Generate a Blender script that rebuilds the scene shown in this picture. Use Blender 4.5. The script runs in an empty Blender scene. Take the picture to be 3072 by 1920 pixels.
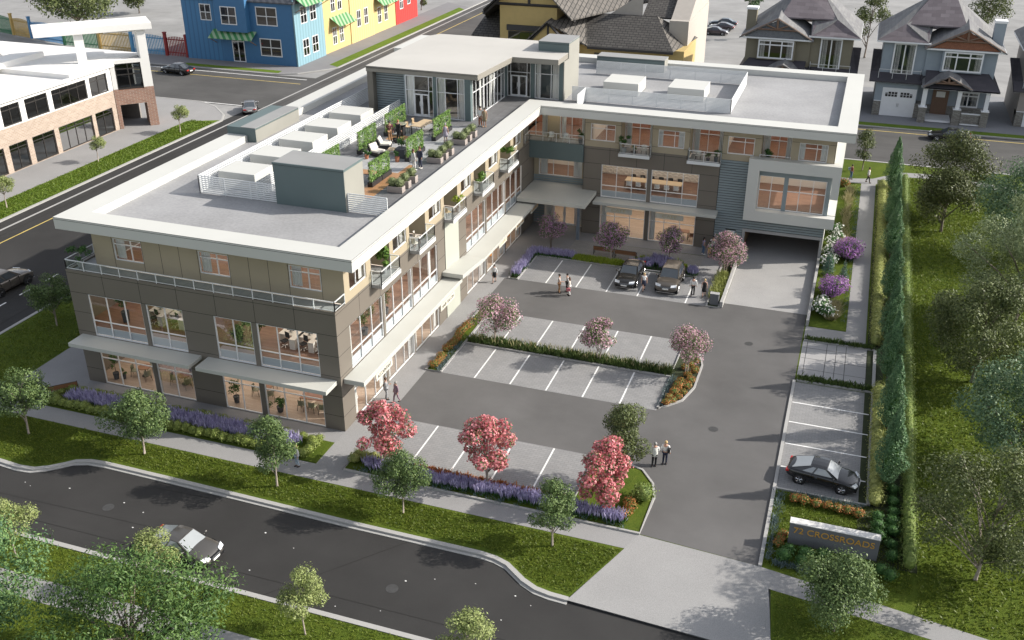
import bpy, bmesh, math, random
import numpy as np
from mathutils import Vector, Matrix
R = math.radians
SC = bpy.context.scene
COL = SC.collection
random.seed(7)

# ------------------------------------------------------------------ camera, sky, sun, exposure
cam_d = bpy.data.cameras.new('camera')
cam = bpy.data.objects.new('camera', cam_d)
COL.objects.link(cam)
cam.location = (28.349, -48.403, 36.272)
cam.rotation_euler = (R(90 - 27.0036), 0, R(19.1069))
cam_d.sensor_width = 36
cam_d.lens = 35.0253
cam_d.clip_start = 0.5
cam_d.clip_end = 900
SC.camera = cam

SUN_V = Vector((1.55, 0.66, 1.0)).normalized()      # towards the sun
elev = math.asin(SUN_V.z)
azim = math.atan2(SUN_V.x, SUN_V.y)                 # clockwise from +Y
world = bpy.data.worlds.new('World')
SC.world = world
world.use_nodes = True
nt = world.node_tree
bg = nt.nodes['Background']
sky = nt.nodes.new('ShaderNodeTexSky')
sky.sky_type = 'NISHITA'
sky.sun_disc = False
sky.sun_elevation = elev
sky.sun_rotation = azim
sky.air_density = 1.0
sky.dust_density = 1.6
sky.ozone_density = 1.0
hs = nt.nodes.new('ShaderNodeHueSaturation'); hs.inputs['Saturation'].default_value = .38
nt.links.new(sky.outputs[0], hs.inputs['Color']); nt.links.new(hs.outputs[0], bg.inputs['Color'])
bg.inputs['Strength'].default_value = 0.15
sun_d = bpy.data.lights.new('sun', 'SUN')
sun_d.energy = 4.4
sun_d.angle = R(0.6)
sun_d.color = (1.0, 0.94, 0.85)
sun = bpy.data.objects.new('sun', sun_d)
sun.rotation_euler = SUN_V.to_track_quat('Z', 'Y').to_euler()
sun.location = (60, 30, 60)
COL.objects.link(sun)
SC.view_settings.view_transform = 'Standard'
SC.view_settings.look = 'None'
SC.view_settings.exposure = 0.54
SC.view_settings.gamma = 1.0
SC.cycles.max_bounces = 6
SC.cycles.diffuse_bounces = 3
SC.cycles.glossy_bounces = 3
SC.cycles.transmission_bounces = 4
SC.cycles.transparent_max_bounces = 12
SC.cycles.caustics_reflective = False
SC.cycles.caustics_refractive = False
SC.cycles.sample_clamp_indirect = 4.0

# ------------------------------------------------------------------ object helpers
def link(o):
    COL.objects.link(o)
    return o

def tag(o, label=None, cat=None, group=None, kind=None):
    if label: o['label'] = label
    if cat: o['category'] = cat
    if group: o['group'] = group
    if kind: o['kind'] = kind
    return o

def thing(name, label, cat, loc=(0, 0, 0), rz=0.0, group=None):
    o = bpy.data.objects.new(name, None)
    o.empty_display_size = 0.2
    link(o)
    o.location = loc
    o.rotation_euler = (0, 0, rz)
    return tag(o, label, cat, group)

KIDS = {}
def adopt(o, parent):
    o.parent = parent
    KIDS.setdefault(parent.name, []).append(o)

def copy_tree(root, loc=None, rz=None, label=None, group=None, scale=None, cat=None):
    def rec(o, par):
        c = o.copy()
        link(c)
        if par is not None:
            adopt(c, par)
        for ch in KIDS.get(o.name, []):
            rec(ch, c)
        return c
    r = rec(root, None)
    if loc is not None: r.location = loc
    if rz is not None: r.rotation_euler = (0, 0, rz)
    if scale is not None: r.scale = (scale,) * 3 if isinstance(scale, (int, float)) else scale
    tag(r, label, cat, group)
    return r

class MB:
    """collects faces (with a material slot each) and links them as ONE mesh object"""
    def __init__(self):
        self.v = []; self.f = []; self.m = []
    def face(self, pts, mi=0):
        n = len(self.v)
        self.v += [tuple(p) for p in pts]
        self.f.append(tuple(range(n, n + len(pts)))); self.m.append(mi)
    def grid(self, rows, mi=0, close=False):
        n = len(self.v); w = len(rows[0])
        for r in rows: self.v += [tuple(p) for p in r]
        for i in range(len(rows) - 1):
            for j in range(w if close else w - 1):
                k = (j + 1) % w
                self.f.append((n + i*w + j, n + i*w + k, n + (i+1)*w + k, n + (i+1)*w + j)); self.m.append(mi)
    def box(self, x0, x1, y0, y1, z0, z1, mi=0):
        if x0 > x1: x0, x1 = x1, x0
        if y0 > y1: y0, y1 = y1, y0
        if z0 > z1: z0, z1 = z1, z0
        self.hexa([(x0,y0,z0),(x1,y0,z0),(x1,y1,z0),(x0,y1,z0),(x0,y0,z1),(x1,y0,z1),(x1,y1,z1),(x0,y1,z1)], mi)
    def hexa(self, p, mi=0):
        n = len(self.v)
        self.v += [tuple(q) for q in p]
        for f in ((3,2,1,0),(4,5,6,7),(0,1,5,4),(1,2,6,5),(2,3,7,6),(3,0,4,7)):
            self.f.append(tuple(n + i for i in f)); self.m.append(mi)
    def prism(self, poly, z0, z1, mi=0, top=None):
        n = len(self.v); k = len(poly)
        self.v += [(x, y, z0) for x, y in poly] + [(x, y, z1) for x, y in poly]
        self.f.append(tuple(n + i for i in reversed(range(k)))); self.m.append(mi)
        self.f.append(tuple(n + k + i for i in range(k))); self.m.append(mi if top is None else top)
        for i in range(k):
            j = (i + 1) % k
            self.f.append((n+i, n+j, n+k+j, n+k+i)); self.m.append(mi)
    def tube(self, pts, rad, n=8, mi=0, cap=True):
        """tapered tube along a polyline"""
        rows = []
        for i, p in enumerate(pts):
            p = Vector(p)
            a = Vector(pts[max(i-1, 0)]); b = Vector(pts[min(i+1, len(pts)-1)])
            d = (b - a).normalized() if (b - a).length > 1e-9 else Vector((0,0,1))
            u = d.cross(Vector((0,0,1)))
            if u.length < 1e-3: u = Vector((1,0,0))
            u.normalize(); w = d.cross(u)
            r = rad[i] if isinstance(rad, (list, tuple)) else rad
            rows.append([p + r*(math.cos(2*math.pi*k/n)*u + math.sin(2*math.pi*k/n)*w) for k in range(n)])
        self.grid(rows, mi, True)
        if cap:
            self.face(list(reversed(rows[0])), mi); self.face(rows[-1], mi)
    def lathe(self, prof, c=(0,0,0), n=14, mi=0, sx=1.0, sy=1.0):
        rows = [[(c[0]+r*sx*math.cos(2*math.pi*k/n), c[1]+r*sy*math.sin(2*math.pi*k/n), c[2]+z) for k in range(n)] for r, z in prof]
        self.grid(rows, mi, True)
        if prof[0][0] > 1e-4: self.face(list(reversed(rows[0])), mi)
        if prof[-1][0] > 1e-4: self.face(rows[-1], mi)
    def ball(self, c, rx, ry, rz, n=12, m=8, mi=0):
        prof = [(math.sin(math.pi*i/m), -math.cos(math.pi*i/m)) for i in range(m+1)]
        rows = [[(c[0]+rx*r*math.cos(2*math.pi*k/n), c[1]+ry*r*math.sin(2*math.pi*k/n), c[2]+rz*z) for k in range(n)] for r, z in prof]
        self.grid(rows, mi, True)
    def build(self, name, mats, parent=None, smooth=False, bevel=0, loc=None, subd=0):
        me = bpy.data.meshes.new(name)
        me.from_pydata(self.v, [], self.f)
        if not isinstance(mats, (list, tuple)): mats = [mats]
        for m in mats: me.materials.append(m)
        me.polygons.foreach_set('material_index', self.m)
        bm = bmesh.new(); bm.from_mesh(me)
        if smooth or subd: bmesh.ops.remove_doubles(bm, verts=bm.verts, dist=1e-4)
        bmesh.ops.recalc_face_normals(bm, faces=bm.faces)
        bm.to_mesh(me); bm.free()
        if smooth:
            me.polygons.foreach_set('use_smooth', [True]*len(me.polygons))
        me.update()
        o = bpy.data.objects.new(name, me)
        link(o)
        if parent is not None: adopt(o, parent)
        if loc is not None: o.location = loc
        if bevel:
            b = o.modifiers.new('edge', 'BEVEL'); b.width = bevel; b.segments = 2; b.limit_method = 'ANGLE'; b.angle_limit = R(40)
        if subd:
            s = o.modifiers.new('round', 'SUBSURF'); s.levels = subd; s.render_levels = subd
        return o

def np_mesh(name, verts, nper, mat, parent=None, mi=None):
    """mesh of separate n-gons from an array (N, nper, 3)"""
    N = len(verts)
    me = bpy.data.meshes.new(name)
    me.vertices.add(N*nper)
    me.vertices.foreach_set('co', verts.reshape(-1).astype(np.float32))
    me.loops.add(N*nper)
    me.loops.foreach_set('vertex_index', np.arange(N*nper, dtype=np.int32))
    me.polygons.add(N)
    me.polygons.foreach_set('loop_start', np.arange(0, N*nper, nper, dtype=np.int32))
    for m in (mat if isinstance(mat, (list, tuple)) else [mat]): me.materials.append(m)
    if mi is not None: me.polygons.foreach_set('material_index', mi.astype(np.int32))
    me.update(calc_edges=True)
    me.validate()
    o = bpy.data.objects.new(name, me)
    link(o)
    if parent is not None: adopt(o, parent)
    return o

# ------------------------------------------------------------------ materials
def new_mat(name):
    m = bpy.data.materials.new(name); m.use_nodes = True
    t = m.node_tree
    return m, t, t.nodes, t.links, t.nodes['Principled BSDF']

def nd(t, typ, **kw):
    n = t.nodes.new(typ)
    for k, v in kw.items(): setattr(n, k, v)
    return n

def mixc(t, a, b, fac, mode='MIX'):
    n = t.nodes.new('ShaderNodeMix'); n.data_type = 'RGBA'; n.blend_type = mode
    for sock, val in ((n.inputs[0], fac), (n.inputs[6], a), (n.inputs[7], b)):
        if hasattr(val, 'links') or hasattr(val, 'is_linked'): t.links.new(val, sock)
        elif isinstance(val, (tuple, list)): sock.default_value = (*val[:3], 1)
        else: sock.default_value = val
    return n.outputs[2]

def noise(t, scale, detail=3, rough=.55, coord='Object', sz=(1, 1, 1), rot=(0, 0, 0)):
    tc = t.nodes.new('ShaderNodeTexCoord'); mp = t.nodes.new('ShaderNodeMapping')
    mp.inputs['Scale'].default_value = sz; mp.inputs['Rotation'].default_value = rot
    n = t.nodes.new('ShaderNodeTexNoise')
    n.inputs['Scale'].default_value = scale; n.inputs['Detail'].default_value = detail; n.inputs['Roughness'].default_value = rough
    t.links.new(tc.outputs[coord], mp.inputs[0]); t.links.new(mp.outputs[0], n.inputs['Vector'])
    return n.outputs['Fac']

def ramp(t, fac, a, b):
    n = t.nodes.new('ShaderNodeMapRange')
    n.inputs['From Min'].default_value = a; n.inputs['From Max'].default_value = b
    t.links.new(fac, n.inputs['Value'])
    return n.outputs[0]

def bump(t, p, h, strength=.3, dist=.02):
    b = t.nodes.new('ShaderNodeBump')
    b.inputs['Strength'].default_value = strength; b.inputs['Distance'].default_value = dist
    t.links.new(h, b.inputs['Height']); t.links.new(b.outputs[0], p.inputs['Normal'])

def sc(c, k): return tuple(min(1, x*k) for x in c)

def mat(name, col, rough=.6, var=.08, scale=1.5, fine=0.0, fscale=60, metal=0.0, spec=.5, bmp=0.0, bscale=40, coat=0.0, stretch=(1, 1, 1)):
    m, t, N, L, p = new_mat(name)
    p.inputs['Roughness'].default_value = rough; p.inputs['Metallic'].default_value = metal
    p.inputs['Specular IOR Level'].default_value = spec
    if coat:
        p.inputs['Coat Weight'].default_value = coat; p.inputs['Coat Roughness'].default_value = .05
    c = mixc(t, sc(col, 1-var), sc(col, 1+var), ramp(t, noise(t, scale, 4, sz=stretch), .3, .7))
    if fine:
        c2 = noise(t, fscale, 2)
        c = mixc(t, c, mixc(t, sc(col, 1-fine), sc(col, 1+fine), ramp(t, c2, .3, .7)), .6)
    L.new(c, p.inputs['Base Color'])
    if bmp: bump(t, p, noise(t, bscale, 3), bmp)
    return m

def brickmat(name, c1, c2, mortar, bw, bh, msize=.012, rough=.8, plane='XZ', off=.5, bmp=.5, sq=0, scale_noise=.6, rotz=0.0):
    m, t, N, L, p = new_mat(name)
    p.inputs['Roughness'].default_value = rough
    tc = N.new('ShaderNodeTexCoord'); mp = N.new('ShaderNodeMapping')
    L.new(tc.outputs['Object'], mp.inputs[0])
    if rotz: mp.inputs['Rotation'].default_value = (0, 0, rotz)
    sep = N.new('ShaderNodeSeparateXYZ'); L.new(mp.outputs[0], sep.inputs[0])
    cmb = N.new('ShaderNodeCombineXYZ')
    a, b = {'XZ': (0, 2), 'YZ': (1, 2), 'XY': (0, 1), 'YX': (1, 0)}[plane]
    L.new(sep.outputs[a], cmb.inputs[0]); L.new(sep.outputs[b], cmb.inputs[1])
    bt = N.new('ShaderNodeTexBrick')
    bt.inputs['Color1'].default_value = (*c1, 1); bt.inputs['Color2'].default_value = (*c2, 1); bt.inputs['Mortar'].default_value = (*mortar, 1)
    bt.inputs['Scale'].default_value = 1.0; bt.inputs['Brick Width'].default_value = bw; bt.inputs['Row Height'].default_value = bh
    bt.inputs['Mortar Size'].default_value = msize; bt.inputs['Mortar Smooth'].default_value = .2; bt.offset = off
    L.new(cmb.outputs[0], bt.inputs['Vector'])
    c = mixc(t, bt.outputs['Color'], (0, 0, 0), ramp(t, noise(t, scale_noise, 4), 1.1, .25), 'MIX')
    n2 = t.nodes.new('ShaderNodeMath'); n2.operation = 'MULTIPLY'
    c = mixc(t, bt.outputs['Color'], sc(c1, .62), mulv(t, ramp(t, noise(t, scale_noise, 4), .35, .75), .35))
    L.new(c, p.inputs['Base Color'])
    if bmp:
        inv = N.new('ShaderNodeMath'); inv.operation = 'SUBTRACT'; inv.inputs[0].default_value = 1
        L.new(bt.outputs['Fac'], inv.inputs[1]); bump(t, p, inv.outputs[0], bmp, .01)
    return m

def mulv(t, a, k):
    n = t.nodes.new('ShaderNodeMath'); n.operation = 'MULTIPLY'; n.inputs[1].default_value = k
    t.links.new(a, n.inputs[0]); return n.outputs[0]

def leafmat(name, c1, c2, trans=.15, rough=.5, spec=.25):
    m, t, N, L, p = new_mat(name)
    g = N.new('ShaderNodeNewGeometry')
    c = mixc(t, c1, c2, g.outputs['Random Per Island'])
    oi = N.new('ShaderNodeObjectInfo')
    hs = N.new('ShaderNodeHueSaturation'); L.new(c, hs.inputs['Color'])
    L.new(ramp(t, oi.outputs['Random'], -3.0, 2.2), hs.inputs['Value']) if False else None
    hs.inputs['Saturation'].default_value = 1.0
    L.new(hs.outputs[0], p.inputs['Base Color'])
    p.inputs['Roughness'].default_value = rough; p.inputs['Specular IOR Level'].default_value = spec
    tr = N.new('ShaderNodeBsdfTranslucent'); L.new(hs.outputs[0], tr.inputs['Color'])
    mx = N.new('ShaderNodeMixShader'); mx.inputs[0].default_value = trans
    L.new(p.outputs[0], mx.inputs[1]); L.new(tr.outputs[0], mx.inputs[2])
    L.new(mx.outputs[0], N['Material Output'].inputs['Surface'])
    return m

def glassmat(name, tint=(.97, .985, .985), base=.045, rough=.02, grow=.55):
    """clear sheet glass: mostly transparent, mirror reflection growing with angle"""
    m, t, N, L, p = new_mat(name)
    N.remove(p)
    tr = N.new('ShaderNodeBsdfTransparent'); tr.inputs[0].default_value = (*tint, 1)
    gl = N.new('ShaderNodeBsdfGlossy'); gl.inputs['Roughness'].default_value = rough
    lw = N.new('ShaderNodeLayerWeight'); lw.inputs['Blend'].default_value = .35
    mr = N.new('ShaderNodeMapRange'); mr.inputs['To Min'].default_value = base; mr.inputs['To Max'].default_value = grow
    L.new(lw.outputs['Fresnel'], mr.inputs['Value'])
    mx = N.new('ShaderNodeMixShader')
    L.new(mr.outputs[0], mx.inputs[0]); L.new(tr.outputs[0], mx.inputs[1]); L.new(gl.outputs[0], mx.inputs[2])
    L.new(mx.outputs[0], N['Material Output'].inputs['Surface'])
    return m

def emitmat(name, col, s):
    m, t, N, L, p = new_mat(name)
    p.inputs['Base Color'].default_value = (*col, 1)
    p.inputs['Emission Color'].default_value = (*col, 1); p.inputs['Emission Strength'].default_value = s
    return m

def asphalt(name, col, crack=.25):
    m, t, N, L, p = new_mat(name)
    p.inputs['Roughness'].default_value = .85; p.inputs['Specular IOR Level'].default_value = .25
    big = noise(t, .12, 5, .6); st = noise(t, .5, 4, .6, sz=(.25, 1, 1)); sp = noise(t, 22, 2, .7)
    c = mixc(t, sc(col, .8), sc(col, 1.22), ramp(t, big, .3, .7))
    c = mixc(t, c, sc(col, .7), mulv(t, ramp(t, st, .5, .8), crack))
    c = mixc(t, c, sc(col, 2.1), mulv(t, ramp(t, sp, .62, .82), .45))
    c = mixc(t, c, sc(col, .45), mulv(t, ramp(t, noise(t, 31, 2, .7), .6, .8), .5))
    L.new(c, p.inputs['Base Color'])
    bump(t, p, noise(t, 45, 2), .35, .015)
    return m

def grassmat(name, c1, c2, c3):
    m, t, N, L, p = new_mat(name)
    p.inputs['Roughness'].default_value = .9; p.inputs['Specular IOR Level'].default_value = .1
    c = mixc(t, c1, c2, ramp(t, noise(t, .35, 5, .65), .3, .7))
    c = mixc(t, c, c3, mulv(t, ramp(t, noise(t, 1.6, 4, .7), .5, .8), .6))
    c = mixc(t, c, sc(c1, .45), mulv(t, ramp(t, noise(t, 14, 3, .7), .48, .72), .6))
    L.new(c, p.inputs['Base Color'])
    bump(t, p, noise(t, 18, 3), .9, .06)
    return m

def wood(name, c1, c2, bw=.9, bh=.14, plane='XY', rough=.45):
    return brickmat(name, c1, c2, sc(c1, .45), bw, bh, .004, rough, plane, .37, .1)

M = {}
M['brown'] = mat('brown_cladding', (.155, .136, .113), .5, .05, .3)
M['joint'] = mat('dark_joint', (.012, .011, .01), .8)
M['cream'] = mat('cream_panel', (.36, .305, .215), .6, .05, .3)
M['white'] = mat('white_fascia', (.53, .53, .50), .6, .03, .2)
M['sage'] = mat('pale_sage_panel', (.40, .415, .36), .6, .04, .3)
M['canopy'] = mat('canopy_metal', (.47, .472, .435), .55, .04, .3)
M['teal'] = mat('teal_panel', (.10, .138, .14), .55, .06, .3)
M['taupe'] = mat('grey_panel', (.27, .265, .235), .6, .05, .3)
M['greytop'] = mat('grey_flashing', (.27, .27, .265), .6, .06, .4)
M['louver'] = mat('grey_blue_siding', (.22, .265, .28), .5, .05, .5)
M['gapdark'] = mat('shadow_gap', (.02, .022, .025), .8)
M['frame'] = mat('white_frame', (.70, .71, .72), .4, .02, 1)
M['rail'] = mat('white_rail', (.66, .675, .68), .35, .02, 1)
M['glass'] = glassmat('clear_glass')
M['railglass'] = glassmat('rail_glass', (.93, .97, .97), .03, .02, .4)
M['darkglass'] = glassmat('tinted_glass', (.30, .34, .37), .10, .02, .7)
M['spandrel'] = mat('spandrel_panel', (.52, .56, .60), .25, .04, .4)
M['curtain'] = mat('white_curtain', (.76, .75, .72), .8, .05, 6, stretch=(6, 6, .1))
M['deck'] = mat('roof_membrane', (.29, .29, .295), .8, .30, .22, .14, 5)
M['slate'] = brickmat('slate_pavers', (.14, .14, .145), (.18, .18, .185), (.07, .07, .07), .6, .6, .01, .6, 'XY', .0, .2, scale_noise=1.2)
M['slatelight'] = brickmat('light_pavers', (.34, .345, .35), (.40, .40, .40), (.2, .2, .2), .6, .6, .01, .6, 'XY', .0, .2, scale_noise=1.2)
M['woodfloor'] = wood('warm_wood_floor', (.22, .125, .085), (.15, .08, .055))
M['oakfloor'] = wood('pale_oak_floor', (.46, .36, .29), (.36, .27, .21))
M['decking'] = wood('timber_decking', (.42, .23, .11), (.33, .17, .08), 2.2, .14)
M['wallin'] = mat('interior_wall', (.70, .65, .58), .8, .04, .3)
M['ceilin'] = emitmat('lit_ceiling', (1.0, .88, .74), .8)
M['brickin'] = brickmat('interior_brick', (.33, .13, .07), (.24, .085, .045), (.22, .15, .11), .22, .075, .01, .8, 'XZ', .5, .2)
M['concrete'] = mat('concrete', (.33, .33, .33), .85, .14, .5, .12, 25)
M['kerb'] = mat('kerb_stone', (.36, .355, .345), .85, .1, .6, .1, 30)
M['walk'] = mat('concrete_walk', (.265, .262, .262), .9, .12, .35, .28, 28, bmp=.15, bscale=60)
M['plaza'] = mat('plaza_concrete', (.25, .247, .25), .9, .16, .5, .2, 24, bmp=.1, bscale=50)
M['apron'] = mat('driveway_concrete', (.29, .287, .285), .9, .16, .3, .3, 24, bmp=.15, bscale=60)
M['ramp'] = mat('ramp_concrete', (.31, .305, .30), .9, .15, .4, .25, 20)
M['asphalt'] = asphalt('street_asphalt', (.037, .036, .0355), .3)
M['lot'] = asphalt('lot_asphalt', (.115, .112, .111), .15)
M['oldroad'] = asphalt('worn_asphalt', (.085, .083, .081), .7)
M['farlot'] = asphalt('far_parking_ground', (.27, .268, .265), .5)
M['paver'] = brickmat('grey_block_paving', (.27, .268, .268), (.235, .235, .238), (.165, .165, .165), .40, .20, .012, .85, 'XY', .5, .15)
M['paverN'] = brickmat('warm_block_paving', (.33, .32, .30), (.27, .26, .25), (.17, .165, .16), .30, .15, .012, .85, 'XY', .5, .15)
M['slab'] = mat('sawn_slab', (.33, .325, .325), .85, .14, .35, .1, 24)
M['paint'] = mat('road_paint', (.75, .75, .74), .7, .12, 2.5)
M['yellowpaint'] = mat('yellow_road_paint', (.55, .42, .12), .7, .15, 2)
M['grass'] = grassmat('lawn', (.062, .095, .014), (.105, .145, .018), (.15, .165, .028))
M['grassfar'] = grassmat('verge_lawn', (.095, .16, .02), (.14, .20, .028), (.17, .21, .035))
M['soil'] = mat('planting_soil', (.030, .040, .014), .95, .35, 2, .4, 18)
M['bark'] = mat('bark', (.17, .14, .115), .9, .25, 5, stretch=(1, 1, .2))
M['palebark'] = mat('pale_bark', (.34, .29, .25), .9, .2, 5, stretch=(1, 1, .2))
M['blackmetal'] = mat('black_metal', (.02, .02, .022), .45)
M['chrome'] = mat('bright_metal', (.75, .75, .76), .18, .02, 1, metal=1.0)
M['rubber'] = mat('tyre_rubber', (.018, .018, .018), .8)
M['plate'] = mat('number_plate', (.78, .78, .76), .5)
M['redlight'] = mat('tail_light', (.45, .02, .015), .2)
M['lamp'] = mat('headlamp_glass', (.72, .75, .78), .08, coat=1)
M['benchwood'] = mat('bench_wood', (.20, .095, .045), .5, .2, 3, stretch=(.3, 3, 3))
M['plantwood'] = mat('weathered_planter_wood', (.36, .31, .285), .7, .15, 2, stretch=(.3, .3, 5))
M['gold'] = mat('gold_letters', (.62, .34, .06), .35, .03, 1)
M['darkletter'] = mat('dark_letters', (.05, .05, .04), .5)
M['palegold'] = mat('pale_gold_letters', (.55, .47, .28), .45)
M['signboard'] = mat('sign_board', (.62, .60, .52), .6)
M['dconcrete'] = mat('sign_concrete', (.15, .155, .165), .85, .12, 1.2, .15, 14, bmp=.2, bscale=12)
M['wconcrete'] = mat('pale_capping', (.66, .65, .63), .8, .05, 1)
# ------------------------------------------------------------------ ground, roads, pavements
def sheet(name, poly, z, m, kind='structure'):
    mb = MB(); mb.face([(x, y, z) for x, y in poly])
    o = mb.build(name, m)
    return tag(o, kind=kind)

def rect(x0, x1, y0, y1): return [(x0, y0), (x1, y0), (x1, y1), (x0, y1)]

def strip(name, pts, w, z0, z1, m, side=0, kind='structure', close=False):
    """kerb or line of width w along a polyline; side -1/0/+1 puts it right/centred/left"""
    mb = MB(); n = len(pts); L_, R_ = [], []
    for i, p in enumerate(pts):
        a = Vector(pts[i-1] if (i > 0 or close) else p); b = Vector(pts[(i+1) % n] if (i < n-1 or close) else p)
        d = (b - a).normalized(); nn = Vector((-d.y, d.x))
        o1 = w*(.5 + side*.5); o2 = w*(.5 - side*.5)
        L_.append(Vector(p) + nn*o1); R_.append(Vector(p) - nn*o2)
    rows = [[(l.x, l.y, z0), (l.x, l.y, z1), (r.x, r.y, z1), (r.x, r.y, z0)] for l, r in zip(L_, R_)]
    if close: rows.append(rows[0])
    mb.grid(rows, 0)
    if not close: mb.face(rows[0]); mb.face(rows[-1])
    o = mb.build(name, m)
    return tag(o, kind=kind)

def lines(name, segs, w, z, m):
    mb = MB()
    for (ax, ay, bx, by) in segs:
        d = Vector((bx-ax, by-ay)).normalized(); n_ = Vector((-d.y, d.x))*w/2
        mb.face([(ax-n_.x, ay-n_.y, z), (bx-n_.x, by-n_.y, z), (bx+n_.x, by+n_.y, z), (ax+n_.x, ay+n_.y, z)])
    return tag(mb.build(name, m), kind='structure')

RZ = -0.12
sheet('ground', rect(-420, 320, -120, 420), -0.16, M['farlot'])
NC = [(-31.9, -9.0), (-30, -10.0), (-19.2, -9.85), (-17.4, -10.0), (-16.4, -9.9), (-15.7, -9.5), (-15.0, -8.9), (-14.5, -8.4), (-13.6, -8.05), (-12.5, -7.95), (-7, -8.0), (5, -8.2), (12.6, -8.2), (13.6, -8.32), (14.4, -8.6), (15.0, -9.05), (15.6, -9.5), (16.4, -9.9), (17.2, -10.05), (18.2, -10.1)]
sheet('street', [(-60, -15.25), (90, -15.25), (90, -10.6), (28.5, -10.8), (18.2, -10.3)] + list(reversed(NC)) + [(-31.9, -9.0), (-60, -9)], RZ, M['asphalt'])
sheet('side_street', rect(-50.25, -31.95, -60, 69), RZ + .004, M['asphalt'])
sheet('cross_street', rect(-260, 200, 68.6, 86.4), RZ + .008, M['oldroad'])
sheet('north_street', rect(-50.25, -33, 86.4, 330), RZ + .004, M['oldroad'])
# lawns of the block
lawn_poly = [(-31.9, -9.0)] + NC[1:] + [(20.0, -5.5), (27.95, -5.5), (28.5, -10.6), (90, -10.4), (90, 71.1), (-31.9, 71.1)]
sheet('lawn', lawn_poly, -0.004, M['grass'])
strip('kerb', NC, .28, -.14, .03, M['kerb'], -1)
strip('kerb', [(x, y-.30) for x, y in NC], .18, -.14, -.085, M['kerb'], -1)
strip('kerb', [(28.5, -10.6), (90, -10.4)], .28, -.14, .03, M['kerb'], -1)
strip('kerb', [(-31.95, -9.0), (-31.95, 71.1)], .3, -.14, .03, M['kerb'])
strip('kerb', [(-31.95, 71.1), (90, 71.1)], .3, -.14, .03, M['kerb'])
# south side of the street
sheet('lawn', rect(-60, 90, -60, -15.4), -0.006, M['grass'])
strip('kerb', [(-60, -15.35), (90, -15.35)], .3, -.14, .04, M['kerb'])
sheet('pavement', rect(-60, 90, -19.4, -17.95), 0.002, M['walk'])
# walks of the block
sheet('pavement', [(-31.6, -5.3), (20.05, -5.4), (20.4, -4.0), (0, -3.85), (-31.6, -3.85)], 0.0065, M['walk'])
sheet('pavement', [(27.6, -6.05), (29.8, -6.3), (32.6, -6.7), (36, -7.15), (44, -8.5), (58, -11), (58, -9.2), (44, -7.1), (38.4, -6.2), (32.9, -5.3), (29.4, -4.8), (27.2, -4.45)], 0.0065, M['walk'])
sheet('driveway_apron', [(18.15, -10.35), (28.55, -10.85), (28.15, -7.7), (27.9, -6.0), (27.3, -4.45), (20.4, -3.98), (20.0, -5.5)], 0.008, M['apron'])
sheet('pavement', [(-25.2, 3.8), (-25.2, -1.0), (-24.6, -3.9), (-21.4, -3.9), (-21.3, -1.4), (0, -1.4), (1.8, -3.9), (1.8, 0), (0, 0), (-20.4, 0), (-20.4, 3.8)], 0.006, M['plaza'])
sheet('pavement', rect(-25.2, -20.4, 3.8, 60), 0.006, M['plaza'])
sheet('pavement', rect(-.05, 1.8, -3.9, 26.3), 0.012, M['walk'])
sheet('plaza', [(-.05, 26.3), (2.1, 26.3), (2.2, 32.6), (5.3, 33.9), (5.3, 36.7), (17.5, 36.9), (17.6, 26.4), (19.3, 26.4), (19.3, 36), (20.4, 36), (20.4, 40.2), (-.05, 40.2)], 0.012, M['plaza'])
sheet('parking_lot', [(1.8, -3.8), (20.45, -3.92), (27.3, -4.43), (27.3, 27.5), (20.5, 27.5), (19.3, 26.4), (1.8, 26.4)], 0.004, M['lot'])
sheet('parking_bay', rect(1.85, 16.2, -2.0, 2.66), 0.008, M['paver'])
sheet('parking_bay', rect(2.95, 18.75, 9.25, 13.9), 0.008, M['paver'])
sheet('parking_bay', rect(2.95, 18.75, 15.25, 19.8), 0.008, M['paver'])
sheet('parking_bay', rect(3.0, 17.65, 26.4, 31.75), 0.008, M['paver'])
sheet('parking_bay', rect(27.35, 32.55, 3.05, 16.3), 0.008, M['paver'])
sheet('plaza', [(5.3, 33.9), (4.8, 32.7), (17.55, 32.2), (17.5, 36.8), (5.3, 36.7)], 0.016, M['paverN'])
sheet('slab_court', rect(27.4, 32.6, 17.25, 22.9), 0.008, M['slab'])
sheet('pavement', [(27.4, 23.4), (31.95, 23.4), (31.95, 62.9), (30.45, 62.7), (30.45, 25.45), (27.4, 25.45)], 0.006, M['walk'])
sheet('pavement', [(27.6, 62.2), (32.0, 62.8), (33.0, 63.5), (34.0, 65.4), (35.2, 66.3), (37, 66.6), (41, 66.2), (46, 64.2), (60, 56), (60, 57.6), (46.6, 65.8), (41.4, 67.8), (37, 68.2), (34.6, 67.9), (33.0, 66.2), (31.6, 64.6), (29.5, 64.0), (27.6, 63.9)], 0.010, M['walk'])
sheet('ramp', rect(20.68, 27.35, 27.5, 50), 0.010, M['ramp'])
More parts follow.
